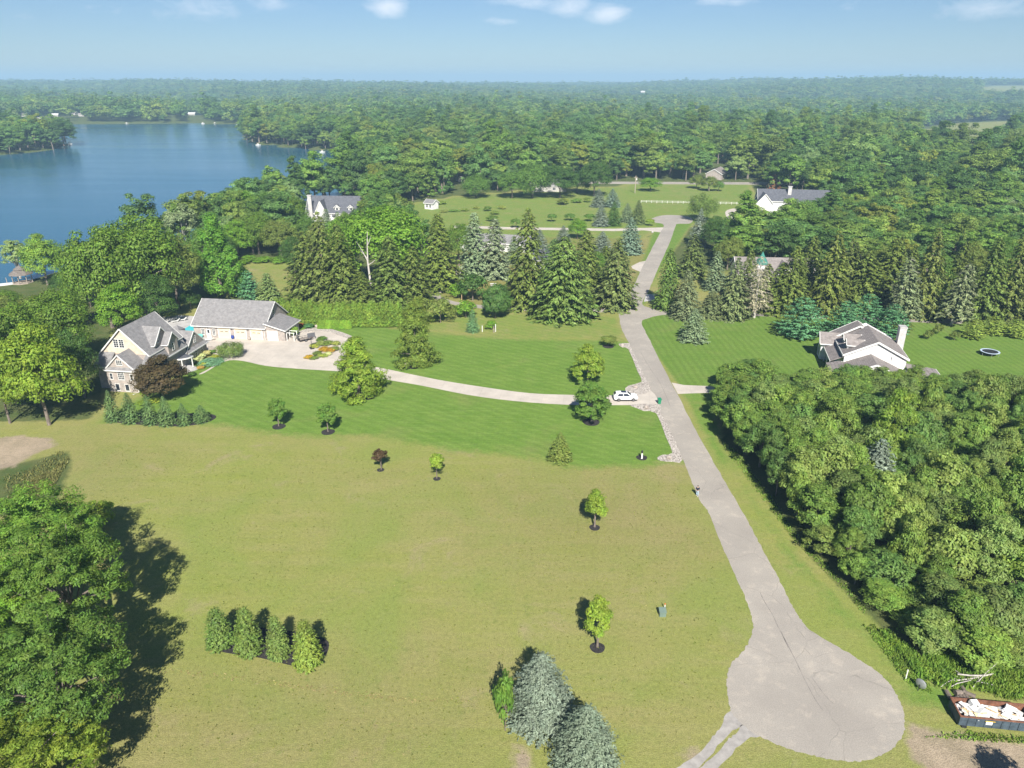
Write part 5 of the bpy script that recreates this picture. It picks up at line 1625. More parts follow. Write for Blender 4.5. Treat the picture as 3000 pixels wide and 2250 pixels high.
# ------------------------------------------------------------------ the white house on the right
def white_house():
    h = empty('white_house', (75.9, 144.0, 0), math.radians(-14))
    tag(h, 'white sided house with a brown-grey shingle roof and a broad white chimney', 'house')
    # u: across the gable (right positive), v: back along the ridge
    walls(h, 'wall', 'white_siding', (-6.0, 6.0, 0, 14.0, -0.1, 4.9), ([(-6.0, 0, 4.9), (6.0, 0, 4.9), (0, 0, 7.9)], (0, 0.3, 0)), ([(-6.0, 14, 4.9), (6.0, 14, 4.9), (0, 14, 7.9)], (0, -0.3, 0)))
    gable_roof(h, (0, 0, 8.1), (0, 11.0, 8.1), 6.0, 3.1, 'brown_shingle', 0.4, 0.2, 0.34)
    gable_roof(h, (-1.6, 11.2, 8.0), (-1.6, 14.6, 8.0), 5.4, 3.2, 'brown_shingle', 0.3, 0.2, 0.3, 'back_roof')
    # lower garage wing towards the thicket
    walls(h, 'wing_wall', 'white_siding', (-7.2, 5.2, -6.2, -0.02, -0.1, 2.4), ([(-7.2, -6.2, 2.4), (5.2, -6.2, 2.4), (-1.0, -6.2, 5.1)], (0, 0.3, 0)))
    gable_roof(h, (-1.0, -6.2, 5.3), (-1.0, -0.1, 5.3), 6.2, 2.8, 'brown_shingle', 0.4, 0.18, 0.32, 'wing_roof')
    # side roof on the right and its posts
    slab_roof(h, [(6.05, -5.5, 3.1), (12.2, -5.5, 2.6), (12.2, 1.6, 2.6), (6.05, 1.6, 3.4)], 'brown_shingle', 'side_roof', eaves=((0, 1), (1, 2)))
    walls(h, 'side_wall', 'white_siding', (6.05, 11.4, -4.6, 1.0, -0.1, 2.5))
    # left side: dormers, entry gable, porch roof
    for v, z in ((3.2, 6.3), (6.9, 6.3)):
        b = MB().extrude([(-5.3, v - 0.9, 4.9), (-5.3, v + 0.9, 4.9), (-5.3, v + 0.9, z), (-5.3, v, z + 0.75), (-5.3, v - 0.9, z)], (2.6, 0, 0))
        d = b.build('dormer', M['white_siding'], h)
        gable_roof(d, (-5.3, v, z + 0.95), (-2.2, v, z + 0.95), 1.15, 0.85, 'brown_shingle', 0.22, 0.12, 0.18)
        window(d, (-5.3, v, 5.2), (0, -1, 0), 0.9, 1.15, 2, 3)
    slab_roof(h, [(-8.6, 13.6, 3.1), (-8.6, 0.2, 3.1), (-6.0, 0.2, 4.3), (-6.0, 13.6, 4.3)], 'brown_shingle', 'porch_roof', eaves=((0, 1),))
    walls(h, 'entry_wall', 'white_siding', ([(-9.2, 9.6, 0), (-9.2, 13.4, 0), (-9.2, 13.4, 4.0), (-9.2, 11.5, 5.6), (-9.2, 9.6, 4.0)], (4.0, 0, 0)))
    gable_roof(h, (-9.3, 11.5, 5.85), (-4.0, 11.5, 5.85), 2.3, 1.75, 'brown_shingle', 0.3, 0.15, 0.22, 'entry_roof')
    window(h, (-9.2, 11.5, 0.5), (0, -1, 0), 2.0, 2.6, 3, 3)
    for v in (1.2, 4.8, 8.4):
        MB().box(-8.5, -8.3, v, v + 0.2, 0, 2.95).build('porch_post', M['white'], h)
    slab_roof(h, [(-9.6, -7.3, 3.0), (-9.6, -1.0, 3.0), (-6.8, -1.0, 3.7), (-6.8, -7.3, 3.7)], 'brown_shingle', 'eave_roof')
    # right side: windows, big chimney
    c = MB().box(6.02, 7.4, 9.2, 11.0, 0, 8.6).box(5.94, 7.48, 9.12, 11.08, 8.6, 8.85)
    c.build('chimney', M['white_brick'], h)
    window(h, (6.0, 3.0, 1.0), V_, 1.2, 1.5, 2, 3)
    MB().lathe([(0.09, 5.0), (0.09, 5.6), (0.14, 5.65), (0.14, 5.8)], 8, 0, 2.4, -2.6).build('roof_vent', M['grey_metal'], h)


M['white_brick'] = brick_mat('white_brick', (0.58, 0.56, 0.53), (0.46, 0.44, 0.42), (0.38, 0.37, 0.355), 0.42, 0.15, 0.03)
white_house()


# ------------------------------------------------------------------ houses half hidden among the trees
def simple_house(name, loc, rz, label, W_, D_, eave, ridge, wall, roof, dormers=(), chimney=None, wing=None, wins=(), cat='house', kind='house'):
    """ridge along u; front faces -v"""
    h = empty(name, loc, rz)
    tag(h, label, cat)
    walls(h, 'wall', wall, (0, W_, 0, D_, -0.2, eave), ([(0, 0, eave), (0, D_, eave), (0, D_ / 2, ridge - 0.2)], (0.25, 0, 0)), ([(W_, 0, eave), (W_, D_, eave), (W_, D_ / 2, ridge - 0.2)], (-0.25, 0, 0)))
    gable_roof(h, (0, D_ / 2, ridge), (W_, D_ / 2, ridge), D_ / 2, ridge - eave - 0.15, roof, 0.4, 0.2, 0.3)
    for u in dormers:
        z = eave + 0.5
        d = MB().extrude([(u - 1.0, 0.7, z), (u + 1.0, 0.7, z), (u + 1.0, 0.7, z + 1.6), (u, 0.7, z + 2.5), (u - 1.0, 0.7, z + 1.6)], (0, 2.6, 0)).build('dormer', M[wall], h)
        gable_roof(d, (u, 0.6, z + 2.75), (u, 3.4, z + 2.75), 1.3, 1.1, roof, 0.2, 0.12, 0.2)
        window(d, (u, 0.7, z + 0.5), U, 1.1, 1.1, 2, 2)
    if chimney:
        u, v, z = chimney
        MB().box(u - 0.8, u + 0.8, v - 0.5, v + 0.5, 0, z).box(u - 0.95, u + 0.95, v - 0.65, v + 0.65, z, z + 0.3).build('chimney', M['white_brick'], h)
    if wing:
        u0, u1, dv, e2, r2 = wing
        um = (u0 + u1) / 2
        walls(h, 'wing_wall', wall, (u0, u1, -dv, -0.02, -0.2, e2), ([(u0, -dv, e2), (u1, -dv, e2), (um, -dv, r2 - 0.2)], (0, 0.3, 0)))
        gable_roof(h, (um, -dv, r2), (um, D_ / 2, r2), (u1 - u0) / 2, r2 - e2 - 0.15, roof, 0.35, 0.18, 0.28, 'wing_roof')
    for u, z, w, hh in wins:
        window(h, (u, -0.0, z), U, w, hh, 2, 2)
    return h


x, y = at(905, 655)
simple_house('grey_roofed_house', (x, y - 2, 0), math.radians(-4), 'white house with a blue-grey roof, two dormers and a pale chimney among the left woods', 24, 11, 5.2, 11.6, 'white_siding', 'dark_shingle', (13.5, 19.5), (2.2, -0.6, 12.4),
             (4.5, 9.5, 2.0, 5.2, 10.4), ((3.0, 3.4, 1.3, 1.8), (12.0, 3.2, 1.5, 1.8), (16.5, 3.2, 1.5, 1.8), (20.5, 3.2, 1.5, 1.8)))
x, y = at(2195, 628)
hh = simple_house('dark_roofed_house', (x + 5, y + 4, 0), math.radians(-10), 'long white house with dark grey roofs beyond the curved far drive', 34, 12, 5.8, 10.5, 'white_siding', 'dark_shingle', (), (14.0, 3.5, 12.0), (-1.5, 6.0, 4, 5.0, 9.4), ((16, 3.0, 1.4, 1.7), (24, 3.0, 1.4, 1.7)))
x, y = at(2155, 852)
hh = simple_house('turreted_house', (x, y, 0), math.radians(-6), 'pale house with brown roofs and a green copper turret behind the right spruces', 22, 12, 5.2, 9.0, 'white_siding', 'brown_shingle', (), None, (10, 17, 3, 5.0, 8.6), ((4, 2.8, 1.6, 1.6), (8, 2.8, 1.6, 1.6), (13.5, -0.02, 0.1, 0.1)))
tw = MB().lathe([(1.6, 4.0), (1.6, 7.9)], 8, 0, 7.2, 3.0).build('turret_wall', M['white_siding'], hh)
MB().lathe([(2.0, 7.8), (1.0, 9.5), (0.04, 11.3)], 8, 0, 7.2, 3.0).build('turret_roof', M['copper'], tw)
x, y = at(1360, 742)
simple_house('carport_house', (x - 2, y + 6, 0), math.radians(-12), 'low house with a grey roof and open carport behind the grey-green firs', 26, 10, 3.0, 5.4, 'white_siding', 'shingle', (), None, None, ((15, 0.9, 1.6, 1.3), (20, 0.9, 1.6, 1.3)))
x, y = at(1565, 790)
simple_house('hidden_white_house', (x, y, 0), math.radians(20), 'white walled house glimpsed between the two big spruces left of the road', 12, 8, 3.2, 5.8, 'white_siding', 'dark_shingle')
x, y = at(1525, 562)
simple_house('shaded_house', (x + 6, y, 0), math.radians(0), 'pale blue house in the shade at the far edge of the meadow', 20, 9, 3.4, 6.4, 'pale_and_shaded_siding', 'shingle', (), None, None, ((5, 1, 1.6, 1.4), (13, 1, 1.6, 1.4)))  # darker siding colour paints in the shade this house stands in
x, y = at(1262, 612)
simple_house('garden_shed', (x - 3, y, 0), math.radians(-32), 'small white garden shed with a pale grey roof beside the vegetable garden', 5.0, 4.6, 3.0, 4.6, 'white_siding', 'shingle', (), None, None, ((1.6, 0.9, 1.0, 1.4), (3.5, 0.9, 1.0, 1.4)), 'shed')
x, y = at(2118, 530)
simple_house('brick_barn', (x, y + 4, 0), math.radians(62), 'brown brick barn with a tan roof between the far trees', 16, 10, 3.5, 6.5, 'stone', 'tan_roof' if 'tan_roof' in M else 'brown_shingle', cat='barn')
x, y = at(1345, 575)
simple_house('lane_cottage', (x - 4, y + 60, 0), 0.3, 'white cottage hidden in the trees beyond the far gravel lane', 12, 8, 3.2, 6, 'white_siding', 'shingle')
# far shore and far ridge houses, a few pixels each
for px, py, w_, rz, rf, lb in [(1672 / 2.212 * 1.0, 0, 0, 0, '', '')][:0] + [
    (78, 346, 16, 0.1, 'brown_shingle', 'small tan lakeside house furthest left on the far shore'), (122, 349, 12, 0.0, 'brown_shingle', 'small dark lakeside cabin on the far shore left of the cleared slope'),
    (168, 346, 15, 0.2, 'white_roof', 'white roofed lakeside house above the cleared slope'), (222, 343, 16, -0.2, 'brown_shingle', 'low lakeside house right of the cleared slope'),
    (245, 345, 14, 0.1, 'brown_shingle', 'pinkish lakeside house among trees on the far shore'), (567, 331, 20, 0.0, 'white_roof', 'pale lakeside house above the grassy bank on the far shore'),
    (1888, 259, 20, 0.0, 'white_roof', 'long white building on the far wooded ridge'), (2040, 294, 22, 0.1, 'brown_shingle', 'tan roofed house far off above the woods'), (2225, 279, 24, 0.5, 'brown_shingle', 'orange roofed house far off in the woods'),
    (2265, 286, 26, 0.0, 'shingle', 'grey roofed house far off right of the orange roofed one'), (2436, 345, 20, 0.0, 'shingle', 'low grey house at the edge of the far woods'), (2570, 348, 20, 0.2, 'dark_shingle', 'dark roofed house near the far field'),
    (2795, 370, 24, 0.2, 'shingle', 'grey roofed house in front of the far field')]:
    if 'white_roof' not in M:
        M['white_roof'] = plain('white_roof', (0.5, 0.49, 0.47), 0.6, 0.05)
    x, y = at(px, py + (6 if py > 300 else 0), -0.5 if px < 700 else 0)
    if py < 300:
        d = math.hypot(x, y)
        x, y = x * 2400 / d, y * 2400 / d
    z = tz(x, y)
    if py < 300:
        zz = hgt(px, py + 3, y)
        z = max(z, zz - 9)
    simple_house('distant_house', (x - w_ / 2, y, z), rz, lb, w_ * 0.62, 6, 2.7, 5.0, 'pale_and_shaded_siding', rf)

# ------------------------------------------------------------------ hedge and garden planting
for i in range(23):
    f = i / 22
    px = 818 + f * 352
    by = 944 + 12 * min(1, f * 2.5)
    x, y = at(px, by)
    plant('thuja', 'arborvitae', x, y, 6.6 * (1 + 0.06 * math.sin(i * 2.3)), 3.1, (0.078, 0.130, 0.022), 'clipped arborvitae in the tall hedge behind the garage and its court', 'hedge plant', 'arborvitae of the tall hedge', jitter=0.1)
for i in range(13):
    f = i / 12
    x, y = at(942 + f * 84, 958)
    plant('thuja', 'arborvitae', x, y - 1.2, 2.3, 1.5, (0.11, 0.20, 0.03), 'low bright arborvitae in the short hedge in front of the tall one', 'hedge plant', 'arborvitae of the low hedge', jitter=0.1)
C_GOLD, C_WHITE, C_LEAFY = (0.26, 0.19, 0.02), (0.27, 0.29, 0.19), (0.09, 0.13, 0.03)
for k, (px, by, hm, wm, cl, lb) in enumerate([
    (905, 1050, 0.8, 1.9, C_GOLD, 'golden flowers at the near left tip of the drive island'), (920, 1052, 0.7, 1.8, C_LEAFY, 'low green plant at the near tip of the drive island'), (930, 1040, 0.9, 2.2, C_LEAFY, 'green perennial left of the golden flowers on the island'),
    (945, 1046, 0.8, 2.0, (0.16, 0.2, 0.05), 'pale green plant at the near edge of the drive island'), (950, 1028, 1.0, 2.6, C_GOLD, 'large patch of golden flowers in the middle of the island'), (968, 1030, 0.9, 2.4, (0.24, 0.17, 0.03), 'orange yellow flowers right of the largest golden patch'),
    (962, 1040, 0.7, 1.8, C_WHITE, 'whitish flowers at the lower right of the drive island'), (982, 1026, 0.9, 2.2, C_LEAFY, 'green plant at the right end of the drive island'), (985, 1010, 0.9, 2.2, (0.16, 0.19, 0.06), 'pale green plant at the upper right of the island'),
    (960, 1010, 1.0, 2.4, C_LEAFY, 'leafy green plant behind the golden flowers on the island'), (938, 1012, 1.0, 2.4, (0.15, 0.19, 0.06), 'pale green plant at the upper left of the island'), (942, 997, 0.9, 2.4, (0.06, 0.12, 0.02), 'dark green low bush at the top of the island'),
    (920, 1018, 0.8, 2.0, (0.20, 0.22, 0.05), 'yellowish plant beside the basketball hoop')]):
    x, y = at(px, by)
    plant('shrub', 'flowering_plant', x, y, hm, wm * 1.2, cl, lb, 'flowers', 'plants of the drive island')
x_, y_ = at(676, 1022)
for k, (px, by, hm, wm, cl, lb) in enumerate([
    (577, 1062, 1.3, 2.0, C_WHITE, 'cream hydrangea nearest the porch'), (590, 1052, 1.4, 2.1, C_WHITE, 'cream hydrangea in the middle of the wing bed'), (604, 1044, 1.4, 2.1, (0.28, 0.28, 0.16), 'cream hydrangea furthest along the wing bed'),
    (600, 1070, 0.7, 1.7, (0.20, 0.22, 0.03), 'yellow-green ground plant beside the path'), (588, 1080, 0.6, 1.7, (0.25, 0.18, 0.06), 'orange flowers at the near end of the path bed'), (618, 1058, 0.8, 1.8, C_LEAFY, 'green lilies halfway along the path bed'),
    (632, 1050, 0.8, 1.7, (0.16, 0.19, 0.03), 'yellow-green lilies at the far end of the path bed'), (622, 1036, 1.0, 1.6, C_MID, 'dark green shrub between the hydrangeas and the garden wall'), (563, 1102, 1.0, 1.9, C_DARK, 'dark shrub right of the porch steps'),
    (425, 1185, 0.9, 2.6, C_LIME, 'lime ground plants under the copper tree'), (455, 1178, 0.8, 2.2, (0.15, 0.2, 0.03), 'yellow-green plants beside the copper tree trunk'), (425, 1162, 1.6, 1.8, C_LIME, 'lime bush at the corner of the stone bay'),
    (655, 955, 1.2, 2.6, (0.25, 0.24, 0.05), 'yellow flowering bush at the pool edge'), (500, 930, 1.5, 3.0, C_LEAFY, 'green bush at the left end of the pool deck'), (862, 985, 2.6, 2.2, (0.10, 0.17, 0.03), 'climbing plant on the white pergola'),
    (905, 962, 1.3, 2.4, (0.05, 0.13, 0.06), 'round green shrub below the tall hedge'), (882, 958, 1.1, 1.4, (0.22, 0.07, 0.03), 'red leaved shrub behind the garage corner')]):
    x, y = at(px, by)
    plant('shrub', 'garden_shrub', x, y, hm, wm * 1.15, cl, lb, 'shrub', 'garden shrubs round the stone house')
x, y = at(621, 1062)
plant('wpine', 'creeping_juniper', x, y - 0.4, 0.95, 5.6, (0.085, 0.165, 0.115), 'flat blue-green creeping juniper at the edge of the lawn', 'shrub')
for k, (px, by, hm, wm) in enumerate([(1300, 622, 1.0, 5), (1330, 620, 1.0, 6), (1362, 618, 1.2, 5), (1395, 612, 1.2, 4), (1428, 618, 2.2, 4.5), (1450, 628, 1.6, 5), (1470, 612, 1.6, 5), (1443, 648, 2.6, 6), (1290, 598, 1.5, 7), (1650, 598, 3.0, 7), (1690, 594, 2.2, 6), (1720, 592, 2.4, 5)]):
    x, y = at(px, by)
    plant('shrub', 'garden_crop', x, y, hm, wm, [(0.16, 0.19, 0.05), (0.08, 0.14, 0.03), (0.12, 0.17, 0.04)][k % 3], 'bushy green crop in the far vegetable garden', 'crop', 'plants of the far vegetable garden', jitter=0.2)


def grass_patch(name, polys, n, h0, h1, colr, seed, wide=0.10, fade=0.5):
    rng = R_(seed)
    P = []
    for poly, share in polys:
        A = np.array(poly)
        need = int(n * share)
        got = np.zeros((0, 2))
        while len(got) < need:
            q = rng.uniform(A.min(0), A.max(0), (need * 2, 2))
            got = np.concatenate([got, q[sdist(poly, q[:, 0], q[:, 1]) > rng.exponential(fade, len(q))]])
        P.append(got[:need])
    P = np.concatenate(P)
    m = len(P)
    h = rng.uniform(h0, h1, m)
    C = np.concatenate([P, (h / 2)[:, None]], 1)
    tang = np.concatenate([rng.normal(size=(m, 2)) * 0.35, np.ones((m, 1))], 1)
    N = np.concatenate([rng.normal(size=(m, 2)) + np.array([0.0, -0.8]), rng.uniform(0.2, 0.9, (m, 1))], 1)
    N -= tang * ((N * tang).sum(1, keepdims=True) / (tang * tang).sum(1, keepdims=True))
    V, Q = quads(C, N, h, wide / h.mean() * 2.2, rng, tang)
    V[:, 2] = np.maximum(V[:, 2], 0.0)
    o = link_mesh(name, np_mesh(name, V, Q, [M['leaf']]))
    o.color = colr + (1,)
    o['kind'] = 'stuff'


RIGHT_WEEDS = W([(2690, 1880), (2800, 1800), (3060, 1820), (3060, 2050), (2960, 2060), (2860, 2030), (2740, 2020), (2700, 1970)])
grass_patch('tall_grass', [(RIGHT_WEEDS, 0.72), (W([(2600, 1850), (2700, 1930), (2730, 2000), (2690, 1990), (2570, 1850)]), 0.12)], 26000, 0.25, 0.8, (0.085, 0.145, 0.028), 91, 0.06, 1.2)
grass_patch('rough_grass', [(W([(2680, 2160), (2830, 2140), (3020, 2160), (3020, 2185), (2850, 2175)]), 0.1), (W([(2560, 1830), (2700, 1940), (2740, 2040), (2660, 2010), (2520, 1830)]), 0.4), (W([(2105, 1285), (2170, 1330), (2345, 1570), (2550, 1785), (2530, 1800), (2310, 1570), (2140, 1345)]), 0.3)], 7000, 0.06, 0.3, (0.085, 0.14, 0.028), 93, 0.06, 0.8)
grass_patch('tall_weeds', [(W([(90, 1400), (150, 1380), (200, 1335), (205, 1350), (150, 1440), (90, 1460)]), 0.6), (W([(0, 1400), (90, 1370), (170, 1320), (200, 1330), (160, 1450), (20, 1480)]), 0.4)], 4000, 0.08, 0.5, (0.085, 0.088, 0.035), 92, 0.06, 1.0)

FIELD = W([(300, 1300), (1350, 1340), (2000, 1380), (2120, 1640), (2180, 1800), (2120, 1980), (2100, 2080), (1900, 2240), (300, 2240), (560, 1900), (540, 1580), (250, 1500)])
grass_patch('field_tufts', [(FIELD, 1.0)], 9000, 0.05, 0.16, (0.085, 0.10, 0.025), 94, 0.07)
grass_patch('dry_clippings', [(W([(430, 1955), (560, 1962), (760, 1985), (1000, 2018), (1200, 2040), (1370, 2040), (1370, 2058), (1180, 2062), (980, 2040), (740, 2003), (540, 1980), (430, 1970)]), 0.7), (FIELD, 0.3)], 700, 0.04, 0.10, (0.17, 0.14, 0.085), 95, 0.09, 0.4)

# ------------------------------------------------------------------ vehicles
M['car_paint'] = plain('white_paint', (0.80, 0.80, 0.80), 0.25, 0.02, 1, coat=0.6)
M['tyre'] = plain('tyre_rubber', (0.02, 0.02, 0.02), 0.85, 0.2)
M['rim'] = plain('alloy', (0.28, 0.28, 0.30), 0.35, 0.1, metal=0.8)
M['lamp_glass'] = plain('lamp_glass', (0.55, 0.57, 0.6), 0.1, 0.05, spec=0.7)
M['red_lamp'] = plain('red_lamp', (0.35, 0.02, 0.02), 0.2, 0.05)


def wheel(parent, x, y, r, w):
    b = MB()
    s = 1 if y > 0 else -1
    prof = [(r * 0.62, -w / 2), (r * 0.93, -w / 2), (r, -w / 4), (r, w / 4), (r * 0.93, w / 2), (r * 0.62, w / 2)]
    n = 18
    i0 = 0
    for rr, d in prof:
        for a in range(n):
            t = 2 * math.pi * a / n
            b.v.append((x + rr * math.cos(t), y + d, r + rr * math.sin(t)))
    for k in range(len(prof)):
        k2 = (k + 1) % len(prof)
        for a in range(n):
            c = (a + 1) % n
            b.f.append((k * n + a, k * n + c, k2 * n + c, k2 * n + a))
            b.m.append(0)
    t_ = b.build('tyre', M['tyre'], parent)
    q = MB()
    q.lathe([(r * 0.6, -0.02), (r * 0.6, 0.02)], 16)
    for k in range(5):
        a = k * 2 * math.pi / 5
        q.beam((0, 0, 0.03), (r * 0.58 * math.cos(a), r * 0.58 * math.sin(a), 0.03), 0.09, 0.03)
    q.v = [(x + p[0], y + s * (w / 2 - 0.04 + p[2]), r + p[1]) for p in q.v]
    q.build('rim', M['rim'], t_)


def suv():
    x, y = at(1832, 1171)
    c = empty('parked_car', (x, y, 0.02), math.radians(1))
    tag(c, 'white crossover car with black roof panel parked on the pale driveway', 'car')
    st = [(-2.36, .50, .92, .78, 1.04, .68), (-2.26, .34, 1.02, .90, 1.34, .66), (-1.88, .30, 1.05, .94, 1.63, .63), (-0.9, .28, 1.03, .95, 1.69, .65), (0.25, .28, 1.01, .95, 1.65, .64),
          (1.12, .28, .99, .94, 1.10, .78), (1.85, .30, .93, .92, 1.02, .74), (2.22, .34, .82, .85, .90, .64), (2.36, .42, .70, .70, .74, .52)]
    b = MB()
    for X, zb, zs, wb, zt, wt in st:
        b.v += [(X, -wb * .9, zb), (X, -wb, zb + .22), (X, -wb, zs), (X, -wt, zt), (X, wt, zt), (X, wb, zs), (X, wb, zb + .22), (X, wb * .9, zb)]
    for i in range(len(st) - 1):
        for k in range(8):
            k2 = (k + 1) % 8
            b.f.append((i * 8 + k, (i + 1) * 8 + k, (i + 1) * 8 + k2, i * 8 + k2))
            b.m.append(0)
    b.f += [tuple(range(8)), tuple(reversed(range(64, 72)))]
    b.m += [0, 0]
    o = b.build('body', M['car_paint'], c)
    bv = o.modifiers.new('bevel', 'BEVEL')
    bv.width = 0.05
    bv.segments = 2
    e = 0.03
    MB().slab([(1.05, -.72, 1.14 + e), (0.32, -.60, 1.60 + e), (0.32, .60, 1.60 + e), (1.05, .72, 1.14 + e)][::-1], 0.02).build('windscreen', M['glass'], c)
    MB().extrude([(-2.28, -.60, 1.34), (-2.28, .60, 1.34), (-1.93, .57, 1.60), (-1.93, -.57, 1.60)], (-0.02, 0, 0.03)).build('rear_window', M['glass'], c)
    for s in (-1, 1):
        for X0, X1, X2, X3 in ((-1.75, -0.62, -0.62, -1.55), (-0.52, 0.92, 0.20, -0.52)):
            pts = [(X0, s * .93, 1.10), (X1, s * .93, 1.08), (X2, s * .70, 1.56), (X3, s * .70, 1.56)]
            MB().extrude(pts if s < 0 else pts[::-1], (0, s * 0.025, 0.01)).build('side_window', M['glass'], c)
        m = MB().box(0.75, 0.98, s * .98 - .12, s * .98 + .12, 1.08, 1.26)
        m.build('wing_mirror', M['car_paint'], c)
        MB().box(2.15, 2.33, s * .58 - .16, s * .58 + .16, .72, .86).build('headlight', M['lamp_glass'], c)
        MB().box(-2.34, -2.2, s * .66 - .16, s * .66 + .16, .98, 1.14).build('tail_light', M['red_lamp'], c)
        for X in (-1.45, 1.42):
            wheel(c, X, s * 0.86, 0.37, 0.25)
    MB().slab([(-0.95, -.48, 1.735), (-0.95, .48, 1.735), (0.10, .48, 1.70), (0.10, -.48, 1.70)][::-1], 0.03).build('sunroof', M['glass'], c)
    MB().box(-2.2, 2.2, -.955, .955, .26, .36).build('sill_trim', M['dark_metal'], c)


suv()


def trailer():
    x, y = at(893, 998)
    t = empty('utility_trailer', (x, y, 0.02), math.radians(38))
    tag(t, 'small dark utility trailer with a raised mesh ramp on the parking court', 'trailer')
    b = MB().box(-1.6, 1.6, -0.85, 0.85, 0.5, 0.56)
    b.build('deck', M['wood'], t)
    r = MB()
    for z in (0.56, 0.95):
        for p, q in (((-1.6, -.85, z), (1.6, -.85, z)), ((-1.6, .85, z), (1.6, .85, z)), ((1.6, -.85, z), (1.6, .85, z))):
            r.beam(p, q, 0.06, 0.06)
    for X in (-1.6, -0.5, 0.5, 1.6):
        for Y in (-.85, .85):
            r.beam((X, Y, .5), (X, Y, .98), 0.05, 0.05)
    r.build('side_rail', M['dark_metal'], t)
    g = MB()
    for k in range(9):
        Y = -0.8 + 1.6 * k / 8
        g.beam((-1.62, Y, 0.5), (-1.75, Y, 1.75), 0.035, 0.035)
    for k in range(4):
        g.beam((-1.62 - 0.04 * k, -.82, .52 + .4 * k), (-1.62 - 0.04 * k, .82, .52 + .4 * k), 0.05, 0.05)
    g.build('ramp_gate', M['dark_metal'], t)
    MB().beam((1.6, 0.5, .5), (2.8, 0, .5), .08, .08).beam((1.6, -0.5, .5), (2.8, 0, .5), .08, .08).box(2.75, 2.85, -.05, .05, .1, .6).build('drawbar', M['dark_metal'], t)
    for s in (-1, 1):
        wheel(t, -0.1, s * 1.0, 0.32, 0.2)


trailer()


def hoop():
    x, y = at(914, 1021)
    h = empty('basketball_hoop', (x, y, 0.02), math.radians(-60))
    tag(h, 'black freestanding basketball hoop beside the flower island', 'basketball hoop')
    MB().box(-.6, .6, -.45, .45, 0, .22).build('base', M['dark_metal'], h)
    MB().tube([(-.2, 0, .2), (-.05, 0, 2.2), (.55, 0, 3.2)], [.07, .06, .06], 8).build('pole', M['dark_metal'], h)
    MB().box(.60, .65, -.9, .9, 2.9, 4.0).build('backboard', M['smoked'], h)
    b = MB()
    for k in range(14):
        a, c = k * 2 * math.pi / 14, (k + 1) * 2 * math.pi / 14
        b.beam((.9 + .23 * math.cos(a), .23 * math.sin(a), 3.05), (.9 + .23 * math.cos(c), .23 * math.sin(c), 3.05), .025, .025)
    b.build('rim', M['rust'], h)


M['smoked'] = plain('smoked_board', (0.10, 0.10, 0.11), 0.3, 0.1)
M['rust'] = plain('rust', (0.17, 0.075, 0.045), 0.85, 0.45, 2.5, bump=0.3)
hoop()


def bin_(px, py, label, rz):
    x, y = at(px, py)
    b = empty('wheelie_bin', (x, y, 0.01), rz)
    tag(b, label, 'bin', 'green rubbish bins at the roadside')
    m = MB()
    m.v = [(-.24, -.26, .06), (.24, -.26, .06), (.24, .26, .06), (-.24, .26, .06), (-.31, -.36, 1.02), (.31, -.36, 1.02), (.31, .36, 1.02), (-.31, .36, 1.02)]
    m.f = [(3, 2, 1, 0), (4, 5, 6, 7), (0, 1, 5, 4), (1, 2, 6, 5), (2, 3, 7, 6), (3, 0, 4, 7)]
    m.m = [0] * 6
    m.box(-.325, .325, -.375, .375, .93, .99)
    m.build('body', M['plastic_green'], b)
    MB().extrude([(-.35, -.42, 1.03), (.35, -.42, 1.03), (.35, .40, 1.10), (-.35, .40, 1.10)], (0, 0, .05)).build('lid', M['plastic_green'], b)
    MB().beam((-.28, .46, 1.0), (.28, .46, 1.0), .05, .05).build('handle', M['plastic_green'], b)
    for s in (-1, 1):
        q = MB().lathe([(.13, -.03), (.13, .03)], 12)
        q.v = [(s * .24 + p[2], .30 + p[0], .13 + p[1]) for p in q.v]
        q.build('wheel', M['tyre'], b)


bin_(1931, 1183, 'green rubbish bin standing where the pale driveway meets the road', 0.1)
bin_(1809, 913, 'green rubbish bin by the road crossing further away', 0.0)


